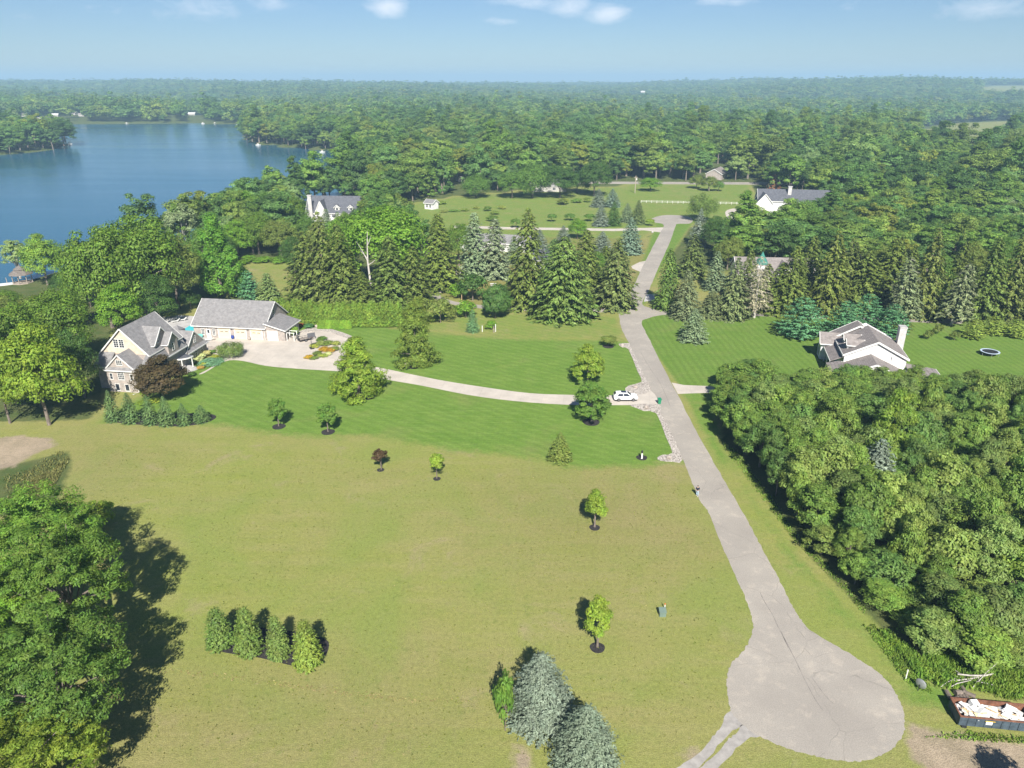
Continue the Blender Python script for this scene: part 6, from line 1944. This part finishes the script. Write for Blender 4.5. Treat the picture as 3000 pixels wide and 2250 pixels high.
# ------------------------------------------------------------------ the skip and what lies in it
def skip():
    p0 = np.array(at(2806, 2128))
    p1 = np.array(at(3000, 2147))
    ang = math.atan2(p1[1] - p0[1], p1[0] - p0[0])
    root = empty('rubbish_skip', (p0[0], p0[1], 0), ang)
    tag(root, 'long open dark blue-grey steel skip heaped with white building waste', 'skip')
    L, D, H = 6.9, 2.35, 1.25
    z0 = 0.18
    b = MB().box(0, L, 0, .07, z0, H).box(0, L, D - .07, D, z0, H).box(0, .07, .072, D - .072, z0, H).box(L - .07, L, .072, D - .072, z0, H)
    for k in range(1, 9):
        b.box(k * L / 9 - .05, k * L / 9 + .05, -.05, -.001, z0 + .05, H - .12)
    b.build('shell', M['skip_paint'], root)
    q = MB().box(.074, L - .074, .074, D - .074, z0, z0 + .06).box(.074, L - .074, D - .115, D - .074, z0 + .06, H - .02).box(.074, .115, .074, D - .12, z0 + .06, H - .02)
    q.build('inner_lining', M['rust'], root)
    r = MB().box(-.06, L + .06, -.06, .09, H + .002, H + .1).box(-.06, L + .06, D - .09, D + .06, H + .002, H + .1).box(-.06, .09, .092, D - .092, H + .002, H + .1).box(L - .09, L + .06, .092, D - .092, H + .002, H + .1)
    r.build('rim', M['rust'], root)
    MB().box(.2, L, .35, .5, 0.02, z0).box(.2, L, D - .5, D - .35, 0.02, z0).box(0.3, .75, -.12, .2, 0.0, .2).build('skid', M['dark_metal'], root)
    s = MB().box(2.35, 2.95, -.075, -.052, .62, 1.0).build('sign', M['white'], root)
    MB().box(2.25, 3.15, -.085, -.078, 1.02, 1.1).build('yellow_strip', M['yellow'], s)
    MB().box(2.60, 2.72, -.078, -.0755, .78, .81).build('marking', M['dark_metal'], s)
    rr = random.Random(3)
    c, sn = math.cos(ang), math.sin(ang)

    def put(name, label, cat, group, size, pos, rot, mat):
        m = MB().box(-size[0] / 2, size[0] / 2, -size[1] / 2, size[1] / 2, -size[2] / 2, size[2] / 2)
        o = m.build(name, M[mat])
        o.location = (p0[0] + pos[0] * c - pos[1] * sn, p0[1] + pos[0] * sn + pos[1] * c, pos[2])
        o.rotation_euler = (rot[0], rot[1], rot[2] + ang)
        tag(o, label, cat, group)
    for k in range(54):
        big = rr.random() < 0.5
        put('plasterboard_sheet', 'broken white plasterboard sheet lying in the steel skip', 'plasterboard', 'broken white boards in the skip', (rr.uniform(.5, 1.3), rr.uniform(.35, .9), .03),
            (rr.uniform(.5, L - .5), rr.uniform(.45, D - .5), 0.7 + .011 * k + rr.uniform(-.08, .08)), (rr.uniform(-.35, .35), rr.uniform(-.3, .3), rr.uniform(0, 3)), 'white')
    for k in range(5):
        put('timber_plank', 'pale timber plank lying across the waste in the skip', 'plank', 'planks in the skip', (rr.uniform(1.2, 2.6), .12, .05), (rr.uniform(1.4, L - 1.6), rr.uniform(.6, D - .7), 1.1 + .06 * k), (rr.uniform(-.1, .1), rr.uniform(-.15, .15), rr.uniform(-.6, .4)), 'tan_wood')
    put('cardboard_sheet', 'large tan board lying flat at the left of the skip', 'board', None, (1.35, .8, .03), (1.25, 1.05, 1.12), (.1, -.08, .3), 'tan_wood')
    put('cardboard_sheet', 'small tan board lying towards the right of the skip', 'board', None, (.9, .55, .03), (3.9, .9, 1.2), (-.1, .1, -.2), 'tan_wood')
    put('insulation_sheet', 'small pale yellow board in the front of the skip', 'board', None, (.5, .4, .03), (1.75, .5, 1.2), (.2, .05, .1), 'pale_yellow')
    put('cardboard_box', 'white carton standing on top at the back of the skip', 'box', None, (.75, .55, .45), (1.95, 1.85, 1.35), (.25, .1, .3), 'white')
    for k in range(3):
        put('foam_block', 'white foam block in the right end of the skip', 'foam block', 'foam blocks in the skip', (.8, .5, .3), (4.6 + .25 * k, 1.0 + .4 * k, 1.2), (.2, .1 * k, .5 * k), 'white')


M['skip_paint'] = plain('skip_paint', (0.055, 0.075, 0.095), 0.6, 0.35, 2.0, bump=0.15)
M['yellow'] = plain('yellow_paint', (0.65, 0.42, 0.03), 0.5, 0.05)
M['pale_yellow'] = plain('pale_yellow', (0.75, 0.65, 0.30), 0.7, 0.05)
skip()

# logs and branches beside the skip
for k, (px, py, l_, r_, a) in enumerate([(2777, 2040, .95, .24, 1.5), (2806, 2036, .7, .3, 0.1), (2813, 2046, .9, .22, 1.5), (2823, 2048, .8, .2, 1.45), (2832, 2048, .75, .21, 1.55), (2838, 2038, 1.1, .22, 2.5), (2822, 2024, .9, .2, 1.5), (2800, 2050, .6, .2, .4), (2830, 2036, .5, .16, 1.2)]):
    x, y = at(px, py)
    b = MB().tube([(-l_ / 2, 0, 0), (-l_ * .1, .02, 0), (l_ / 2, 0, 0)], [r_, r_ * .96, r_ * .93], 10)
    o = b.build('sawn_log', M['log_bark'] if 'log_bark' in M else M['bark'])
    o.location = (x, y, r_)
    o.rotation_euler = (0, 0, a)
    tag(o, 'short sawn log lying in the heap of logs behind the skip', 'log', 'sawn logs behind the skip')
for k, (pts, r_) in enumerate([([(2774, 1980), (2830, 1997), (2906, 2016)], .06), ([(2792, 2002), (2835, 2000), (2890, 1990)], .09), ([(2906, 1985), (2880, 1992), (2840, 1994), (2800, 1992)], .10), ([(2862, 2010), (2885, 1985), (2918, 1958)], .05),
                                ([(2755, 2017), (2775, 2005), (2800, 1996)], .05), ([(2848, 2022), (2860, 2005), (2866, 1995)], .04), ([(2784, 2022), (2800, 2015), (2840, 2008)], .05), ([(2796, 1978), (2810, 1990), (2850, 1998)], .04)]):
    P = [at(*p) for p in pts]
    path = [(x, y, .25 + .12 * (k % 4) + .1 * i) for i, (x, y) in enumerate(P)]
    o = MB().tube(path, [r_ * (1 - .3 * i / len(path)) for i in range(len(path))], 6).build('fallen_branch', M['dead_wood'])
    tag(o, 'bare grey branch in the brush heap between the skip and the weeds', 'branch', 'bare branches of the brush heap')

# ------------------------------------------------------------------ small things on the lawns
x, y = at(1940, 1802)
u = empty('utility_box', (x, y, 0), 0.0)
tag(u, 'grey-green utility pedestal box standing in the dry field near the road', 'utility box')
M['box_green'] = plain('box_green', (0.13, 0.18, 0.15), 0.6, 0.12)
MB().box(-.38, .38, -.35, .35, 0, .62).build('body', M['box_green'], u)
MB().extrude([(-.42, -.39, .62), (.42, -.39, .62), (.42, .39, .80), (-.42, .39, .80)], (0, 0, .06)).extrude([(-.42, .33, .60), (.42, .33, .60), (.42, .39, .60), (-.42, .39, .60)], (0, 0, .2)).build('lid', M['box_green'], u)


def post(name, px, py, h, r, mat, label, cat='post', cap=None, tilt=0.0):
    x, y = at(px, py)
    o = empty(name, (x, y, 0), 0)
    tag(o, label, cat)
    MB().tube([(0, 0, -.1), (tilt * h, 0, h)], [r, r], 8).build('shaft', M[mat], o)
    if cap:
        MB().tube([(tilt * h, 0, h + .002), (tilt * h, 0, h + .16)], [r * 1.15, r * 1.1], 8).build('cap', M[cap], o)
    return o


M['orange'] = plain('orange_cap', (0.6, 0.13, 0.03), 0.5, 0.05)
post('marker_post', 1947, 1786, .75, .06, 'white', 'white marker post with an orange top behind the utility box', cap='orange')
post('marker_post', 2653, 1990, 1.1, .06, 'white', 'white marker post on the grass right of the turning circle', cap='white')
post('marker_post', 1413, 972, 1.6, .10, 'white', 'left pale post of the three beside the small bush on the dry strip')
post('marker_post', 1447, 975, 1.7, .10, 'wood', 'middle grey post of the three beside the small bush on the dry strip')
post('marker_post', 1452, 972, 2.0, .10, 'white', 'right pale post of the three beside the small bush on the dry strip')
post('wooden_post', 1446, 884, 3.2, .14, 'wood', 'grey wooden pole rising behind the clipped yew')
post('lane_lamp', 1244, 862, 3.2, .08, 'white', 'pale lamp post at the bend of the gravel lane', 'lamp post', cap='dark_metal')
post('yellow_stake', 1353, 884, 2.4, .08, 'tan_wood', 'thin yellow-brown stake at the edge of the gravel lane', 'stake')
for px, py, h, lb in [(1860, 566, 9.5, 'utility pole by the far road left of the olive clump'), (2077, 560, 9.0, 'utility pole by the far road behind the olive clump'), (2722, 560, 13.0, 'utility pole standing out of the right woods')]:
    o = post('utility_pole', px, py, h, .22, 'wood', lb, 'utility pole')
    MB().box(-1.1, 1.1, -.08, .08, h - 1.0, h - .8).build('crossarm', M['wood'], o)
    MB().lathe([(.3, h - 2.4), (.3, h - 1.4)], 10, 0, .5, 0).build('transformer', M['white'], o)
x, y = at(1880, 1344)
o = empty('lamp_post', (x, y, .05), 0)
tag(o, 'short white lamp post in a black mulch ring on the lawn edge', 'lamp post')
MB().box(-.12, .12, -.12, .12, 0, 1.0).build('post', M['white'], o)
MB().lathe([(.10, 1.0), (.17, 1.12), (.17, 1.4), (.04, 1.55)], 8).build('lantern', M['dark_metal'], o)
# satellite dish leaning by the turning circle
x, y = at(2691, 2022)
d = empty('satellite_dish', (x, y, 0), math.radians(-55))
tag(d, 'grey satellite dish on a low mount at the edge of the weeds', 'satellite dish')
m = MB().lathe([(.02, 0), (.28, .03), (.46, .09), (.55, .15), (.56, .13), (.46, .06), (.28, 0.005), (.03, -.02)], 20)
m.v = [(p[0], p[2] * 1.0 + .02, .78 + p[1]) for p in m.v]
m.build('reflector', M['grey_metal'], d)
MB().tube([(0, -.15, -.05), (0, -.05, .5), (0, 0, .75)], [.04, .04, .04], 8).build('mount', M['dark_metal'], d)
MB().beam((0, .05, .4), (0, .62, .72), .03, .03).box(-.05, .05, .58, .68, .68, .8).build('feed_arm', M['dark_metal'], d)
# trampoline
x, y = at(2898, 1040)
t = empty('trampoline', (x, y, 0), 0)
tag(t, 'round black trampoline with a pale blue rim on the right lawn', 'trampoline')
MB().lathe([(1.62, .86), (1.62, .88)], 32).build('mat', M['dark_metal'], t)
b = MB()
for k in range(32):
    a, c = k * 2 * math.pi / 32, (k + 1) * 2 * math.pi / 32
    b.extrude([(1.64 * math.cos(a), 1.64 * math.sin(a), .88), (2.0 * math.cos(a), 2.0 * math.sin(a), .88), (2.0 * math.cos(c), 2.0 * math.sin(c), .88), (1.64 * math.cos(c), 1.64 * math.sin(c), .88)], (0, 0, .05))
M['rim_blue'] = plain('rim_pad', (0.42, 0.50, 0.60), 0.5, 0.05)
b.build('rim_pad', M['rim_blue'], t)
for k in range(6):
    a = k * math.pi / 3 + .2
    MB().tube([(1.9 * math.cos(a), 1.9 * math.sin(a), 0), (1.9 * math.cos(a), 1.9 * math.sin(a), .88)], [.04, .04], 6).build('leg', M['grey_metal'], t)
# boulders
for k, (px, py, s, lb) in enumerate([(1862, 1136, .75, 'pinkish boulder in the pebble border above the driveway mouth'), (1893, 1197, .85, 'dark jagged boulder in the pebble border below the driveway mouth'), (1958, 1343, .7, 'grey boulder in the pebble border at the lawn corner'),
                                     (1824, 1013, .6, 'small boulder at the upper tip of the pebble border'), (1031, 1157, .9, 'pale boulder beside the feathery yellow-green tree'), (1190, 1072, .8, 'pale boulder under the bushy olive tree'), (930, 958, .9, 'grey boulder below the low hedge'),
                                     (1911, 682, .8, 'white boulder on the verge near the far turning circle')]):
    x, y = at(px, py)
    o = MB().rock((0, 0, s * .3), (s * .75, s * .6, s * .55), 20 + k).build('boulder', M['boulder'] if k not in (4, 7) else M['white_brick'])
    o.location = (x, y, .03)
    o.rotation_euler = (0, 0, k * 1.1)
    tag(o, lb, 'boulder')
# white pallet, flower pots, bench and loungers
x, y = at(815, 998)
o = empty('pallet', (x, y, .02), math.radians(-8))
tag(o, 'white slatted pallet leaning upright against the small garage door', 'pallet')
b = MB()
for k in range(8):
    b.extrude([(-.95 + k * .26, 0, .02), (-.77 + k * .26, 0, .02), (-.77 + k * .26, .45, 1.75), (-.95 + k * .26, .45, 1.75)], (0, -.03, .01))
for z in (.2, .9, 1.6):
    b.beam((-.98, z * .26 + .03, z), (1.08, z * .26 + .03, z), .06, .08)
b.build('slats', M['cream'], o)
M['blue_pot'] = plain('blue_glaze', (0.03, 0.06, 0.25), 0.25, 0.1)
for px, py, mt, lb in [(682, 993, 'blue_pot', 'dark blue glazed pot between the left garage doors'), (730, 996, 'boulder', 'brown pot between the right garage doors')]:
    x, y = at(px, py)
    o = MB().lathe([(.22, 0), (.42, .35), (.40, .65), (.32, .8), (.36, .85), (.30, .84)], 14).build('flower_pot', M[mt])
    o.location = (x, y, .02)
    tag(o, lb, 'flower pot')


def lounger(px, py, rz, label, mat='white'):
    x, y = at(px, py)
    l = empty('sun_lounger', (x, y, .02), rz)
    tag(l, label, 'lounger', 'white loungers round the pool')
    MB().box(-1.0, .45, -.34, .34, .3, .36).build('seat', M[mat], l)
    MB().extrude([(.45, -.34, .32), (1.1, -.34, .85), (1.1, .34, .85), (.45, .34, .32)], (-.03, 0, .05)).build('backrest', M[mat], l)
    for X in (-.85, .4):
        for Y in (-.3, .3):
            MB().box(X - .03, X + .03, Y - .03, Y + .03, 0, .3).build('leg', M[mat], l)


for px, py, rz, lb in [(487, 945, .2, 'white lounger at the left end of the pool deck'), (515, 944, .5, 'second white lounger from the left on the pool deck'), (522, 935, .6, 'white lounger with raised back beyond the pool'), (535, 940, .5, 'white lounger closest to the pool water'), (615, 998, 0.05, 'white lounger in front of the garage windows')]:
    lounger(px, py, rz, lb)
x, y = at(585, 990)
o = empty('garden_bench', (x, y, .02), -.15)
tag(o, 'teal garden bench against the garage wall', 'bench')
M['teal'] = plain('teal_paint', (0.16, 0.42, 0.38), 0.5, 0.05)
MB().box(-.8, .8, -.25, .25, .42, .48).build('seat', M['teal'], o)
MB().box(-.8, .8, .22, .28, .5, .95).build('backrest', M['teal'], o)
for X in (-.7, .7):
    MB().box(X - .05, X + .05, -.22, .22, 0, .42).build('leg', M['teal'], o)
# dead snags
def snag(px, by, top, label, fork):
    x, y = at(px, by)
    h = hgt(px, top, y)
    o = empty('dead_tree', (x, y, 0), 0)
    tag(o, label, 'dead tree')
    MB().tube([(0, 0, -.1), (-.2, 0, h * .35), (-.5, 0, h * .6), (-.3, 0, h * .8), (0, 0, h)], [.36, .30, .24, .14, .05], 8).build('trunk', M['pale_bark'], o)
    for a, b_, c in fork:
        MB().tube([(-.4, 0, h * a), (b_ * .5, .2, h * (a + c) / 2), (b_, .3, h * c)], [.12, .08, .03], 6).build('limb', M['pale_bark'], o)


snag(1092, 893, 677, 'tall bare white dead tree rising before the vivid green maple', [(.58, -3.2, .86), (.62, -2.4, .74), (.55, 1.6, .62), (.8, .7, .93)])
snag(1342, 836, 770, 'pale peeled dead trunks beside the gravel lane', [(.2, -2.2, .75), (.2, 1.5, .85), (.15, -1.2, .95)])
# white rail fence on the far meadow
A, B = np.array(at(1878, 594)), np.array(at(2190, 600))
o = empty('rail_fence', (A[0], A[1], 0), math.atan2(B[1] - A[1], B[0] - A[0]))
tag(o, 'long low white rail fence across the far meadow', 'fence')
L = float(np.linalg.norm(B - A))
pm = MB().box(-.08, .08, -.08, .08, 0, 1.25).build('post', M['white'], o)
n = int(L / 2.6)
for k in range(1, n + 1):
    c = pm.copy()
    COL.objects.link(c)
    c.location = (k * L / n, 0, 0)
for z in (.55, 1.1):
    MB().box(0, L, -.04, .04, z - .05, z + .05).build('rail', M['white'], o)
# gazebo at the lake
x, y = at(68, 828)
g_ = empty('gazebo', (x, y, 0), .2)
tag(g_, 'weathered wooden gazebo with a two-tier roof on the lake shore', 'gazebo')
MB().lathe([(3.0, 0), (3.0, .25)], 8).build('floor', M['wood'], g_)
for k in range(8):
    a = k * math.pi / 4
    MB().tube([(2.75 * math.cos(a), 2.75 * math.sin(a), .25), (2.75 * math.cos(a), 2.75 * math.sin(a), 2.9)], [.11, .11], 6).build('post', M['wood'], g_)
MB().lathe([(3.5, 2.75), (3.45, 2.9), (1.7, 4.1), (1.65, 4.0)], 8).build('lower_roof', M['weathered'] if 'weathered' in M else M['wood'], g_)
MB().lathe([(1.95, 4.25), (1.9, 4.35), (.15, 5.4), (.05, 5.9)], 8).build('upper_roof', M['weathered'], g_)
b = MB()
for k in range(8):
    if k in (5,):
        continue
    a, c = k * math.pi / 4, (k + 1) * math.pi / 4
    for z in (.7, 1.1):
        b.beam((2.75 * math.cos(a), 2.75 * math.sin(a), z), (2.75 * math.cos(c), 2.75 * math.sin(c), z), .08, .1)
b.build('railing', M['wood'], g_)
# dock at the left edge
x, y = at(10, 838, -1)
o = empty('boat_dock', (x, y, -1.2), .5)
tag(o, 'white dock section at the lake shore left of the gazebo', 'dock')
MB().box(-9, 3, -1.6, 1.6, .5, .75).build('deck', M['white'], o)
for X in (-8, -5, -2, 1):
    MB().tube([(X, 1.5, -2), (X, 1.5, 2.4)], [.09, .09], 6).build('pile', M['wood'], o)


def boat(px, py, rz, label, l=5.0):
    x, y = at(px, py, LAKE_Z)
    b = empty('moored_boat', (x, y, LAKE_Z), rz)
    tag(b, label, 'boat', 'boats moored along the far shores')
    m = MB()
    m.v = [(-l / 2, -1.1, .9), (l * .25, -1.1, .95), (l / 2, 0, 1.1), (l * .25, 1.1, .95), (-l / 2, 1.1, .9), (-l / 2, -.8, -.1), (l * .2, -.7, -.1), (l * .42, 0, 0), (l * .2, .7, -.1), (-l / 2, .8, -.1)]
    m.f = [(0, 1, 2, 3, 4), (0, 5, 6, 1), (1, 6, 7, 2), (2, 7, 8, 3), (3, 8, 9, 4), (4, 9, 5, 0)]
    m.m = [0] * 6
    m.build('hull', M['white'], b)
    MB().box(-l * .2, l * .12, -.8, .8, .96, 1.7).build('cabin', M['white_siding'], b)
    MB().box(-l * .3, l * .18, -1.0, 1.0, 2.3, 2.42).build('canopy', M['tan_wood'], b)


for px, py, rz, lb in [(757, 426, .1, 'pale boat moored under the trees of the wooded point'), (372, 362.5, 0, 'small boat moored at the far shore in the middle'), (595, 362.5, .1, 'left boat of the pair at the far shore near the wooded point'), (630, 362.5, 0, 'right boat of the pair at the far shore near the wooded point'),
                       (697, 364, .1, 'brownish boat at the far shore by the wooded point'), (945, 447, .1, 'pale boat pulled up on the sandy bank of the bay'), (205, 423, 0, 'dark covered boat at the tip of the left wooded point')]:
    boat(px, py, rz, lb)
# picnic table near the pale lane
x, y = at(1445, 838)
o = empty('picnic_table', (x, y, 0), .1)
tag(o, 'pale picnic table on the grass between the firs and the lane', 'table')
MB().box(-.95, .95, -.4, .4, .72, .78).build('tabletop', M['white'], o)
for s in (-1, 1):
    MB().box(-.95, .95, s * .75 - .14, s * .75 + .14, .43, .48).build('seat', M['white'], o)
    MB().beam((s * .6, -.8, .02), (s * .6, .8, .46), .08, .08).beam((s * .6, .35, .70), (s * .6, -.35, .02), .07, .07).build('leg', M['white'], o)


# ------------------------------------------------------------------ the walking person
def skin(name, joints, edges, mat, parent, levels=1, root=0):
    me = bpy.data.meshes.new(name)
    me.from_pydata([j[:3] for j in joints], edges, [])
    me.materials.append(mat)
    o = link_mesh(name, me, parent)
    md = o.modifiers.new('skin', 'SKIN')
    md.use_smooth_shade = True
    sv = me.skin_vertices[0].data if me.skin_vertices else None
    if sv is None:
        lay = me.skin_vertices.new() if hasattr(me.skin_vertices, 'new') else None
        bm = bmesh.new()
        bm.from_mesh(me)
        bm.verts.layers.skin.verify()
        bm.to_mesh(me)
        bm.free()
        sv = me.skin_vertices[0].data
    for i, j in enumerate(joints):
        sv[i].radius = (j[3], j[4] if len(j) > 4 else j[3])
        sv[i].use_root = (i == root)
    ss = o.modifiers.new('sub', 'SUBSURF')
    ss.levels = ss.render_levels = levels
    return o


def person():
    x, y = at(2042, 1453)
    p = empty('person', (x, y, 0), math.radians(-14))
    tag(p, 'person in a dark shirt and pale blue trousers walking along the road edge', 'person')
    M['skin'] = plain('skin', (0.45, 0.28, 0.20), 0.6, 0.05)
    M['shirt'] = plain('navy_shirt', (0.015, 0.018, 0.03), 0.85, 0.1)
    M['jeans'] = plain('pale_jeans', (0.30, 0.42, 0.52), 0.85, 0.1)
    M['hair'] = plain('dark_hair', (0.02, 0.015, 0.012), 0.7, 0.1)
    M['shoe'] = plain('shoe', (0.5, 0.5, 0.5), 0.7, 0.1)
    J = [(0, 0, .95, .12, .10), (0, 0, 1.18, .125, .09), (0, .01, 1.42, .14, .09), (0, .02, 1.52, .055), (0, .03, 1.60, .07), (0, .045, 1.68, .085, .095), (0, .03, 1.75, .06),
         (-.19, .01, 1.42, .055), (-.24, -.06, 1.15, .043), (-.22, .08, .95, .034), (-.22, .15, .87, .03),
         (.19, .01, 1.42, .055), (.25, .02, 1.14, .043), (.25, .14, .93, .034), (.24, .20, .86, .03),
         (-.10, .02, .86, .085), (-.10, .16, .50, .06), (-.10, .12, .10, .042), (-.10, .26, .04, .035),
         (.10, 0, .86, .085), (.10, -.02, .48, .06), (.10, -.22, .12, .042), (.10, -.12, .04, .035)]
    E = [(0, 1), (1, 2), (2, 3), (3, 4), (4, 5), (5, 6), (2, 7), (7, 8), (8, 9), (9, 10), (2, 11), (11, 12), (12, 13), (13, 14), (0, 15), (15, 16), (16, 17), (17, 18), (0, 19), (19, 20), (20, 21), (21, 22)]
    body = skin('body', J, E, M['skin'], p, 2)
    g = lambda i, d: J[i][:3] + tuple(r + d for r in J[i][3:])
    skin('shirt', [g(0, .05), g(1, .055), g(2, .055), g(7, .05), g(8, .03), g(11, .05), g(12, .03)], [(0, 1), (1, 2), (2, 3), (3, 4), (2, 5), (5, 6)], M['shirt'], p)
    skin('trousers', [(0, 0, .97, .15, .125), g(15, .025), g(16, .025), (-.10, .12, .13, .055), g(19, .025), g(20, .025), (.10, -.21, .15, .055)], [(0, 1), (1, 2), (2, 3), (0, 4), (4, 5), (5, 6)], M['jeans'], p)
    MB().rock((0, .005, 1.735), (.105, .115, .105), 4).build('hair', M['hair'], p, smooth=True)
    for s, yy in ((-1, .18), (1, -.17)):
        MB().box(s * .10 - .05, s * .10 + .05, yy - .10, yy + .14, 0.0, .08).build('shoe', M['shoe'], p)


person()

# ------------------------------------------------------------------ air
def build_haze():
    b = MB()
    b.box(-11500, 11500, -600, 11500, -60, 140)
    m, nt, out = new_mat('haze_air')
    g = NT(nt)
    v = g.n('ShaderNodeVolumePrincipled', {'Color': (0.47, 0.74, 0.96, 1), 'Density': 0.00023, 'Anisotropy': 0.0})
    nt.links.new(v.outputs[0], out.inputs[1])
    o = b.build('haze', m)
    o['kind'] = 'stuff'


build_haze()
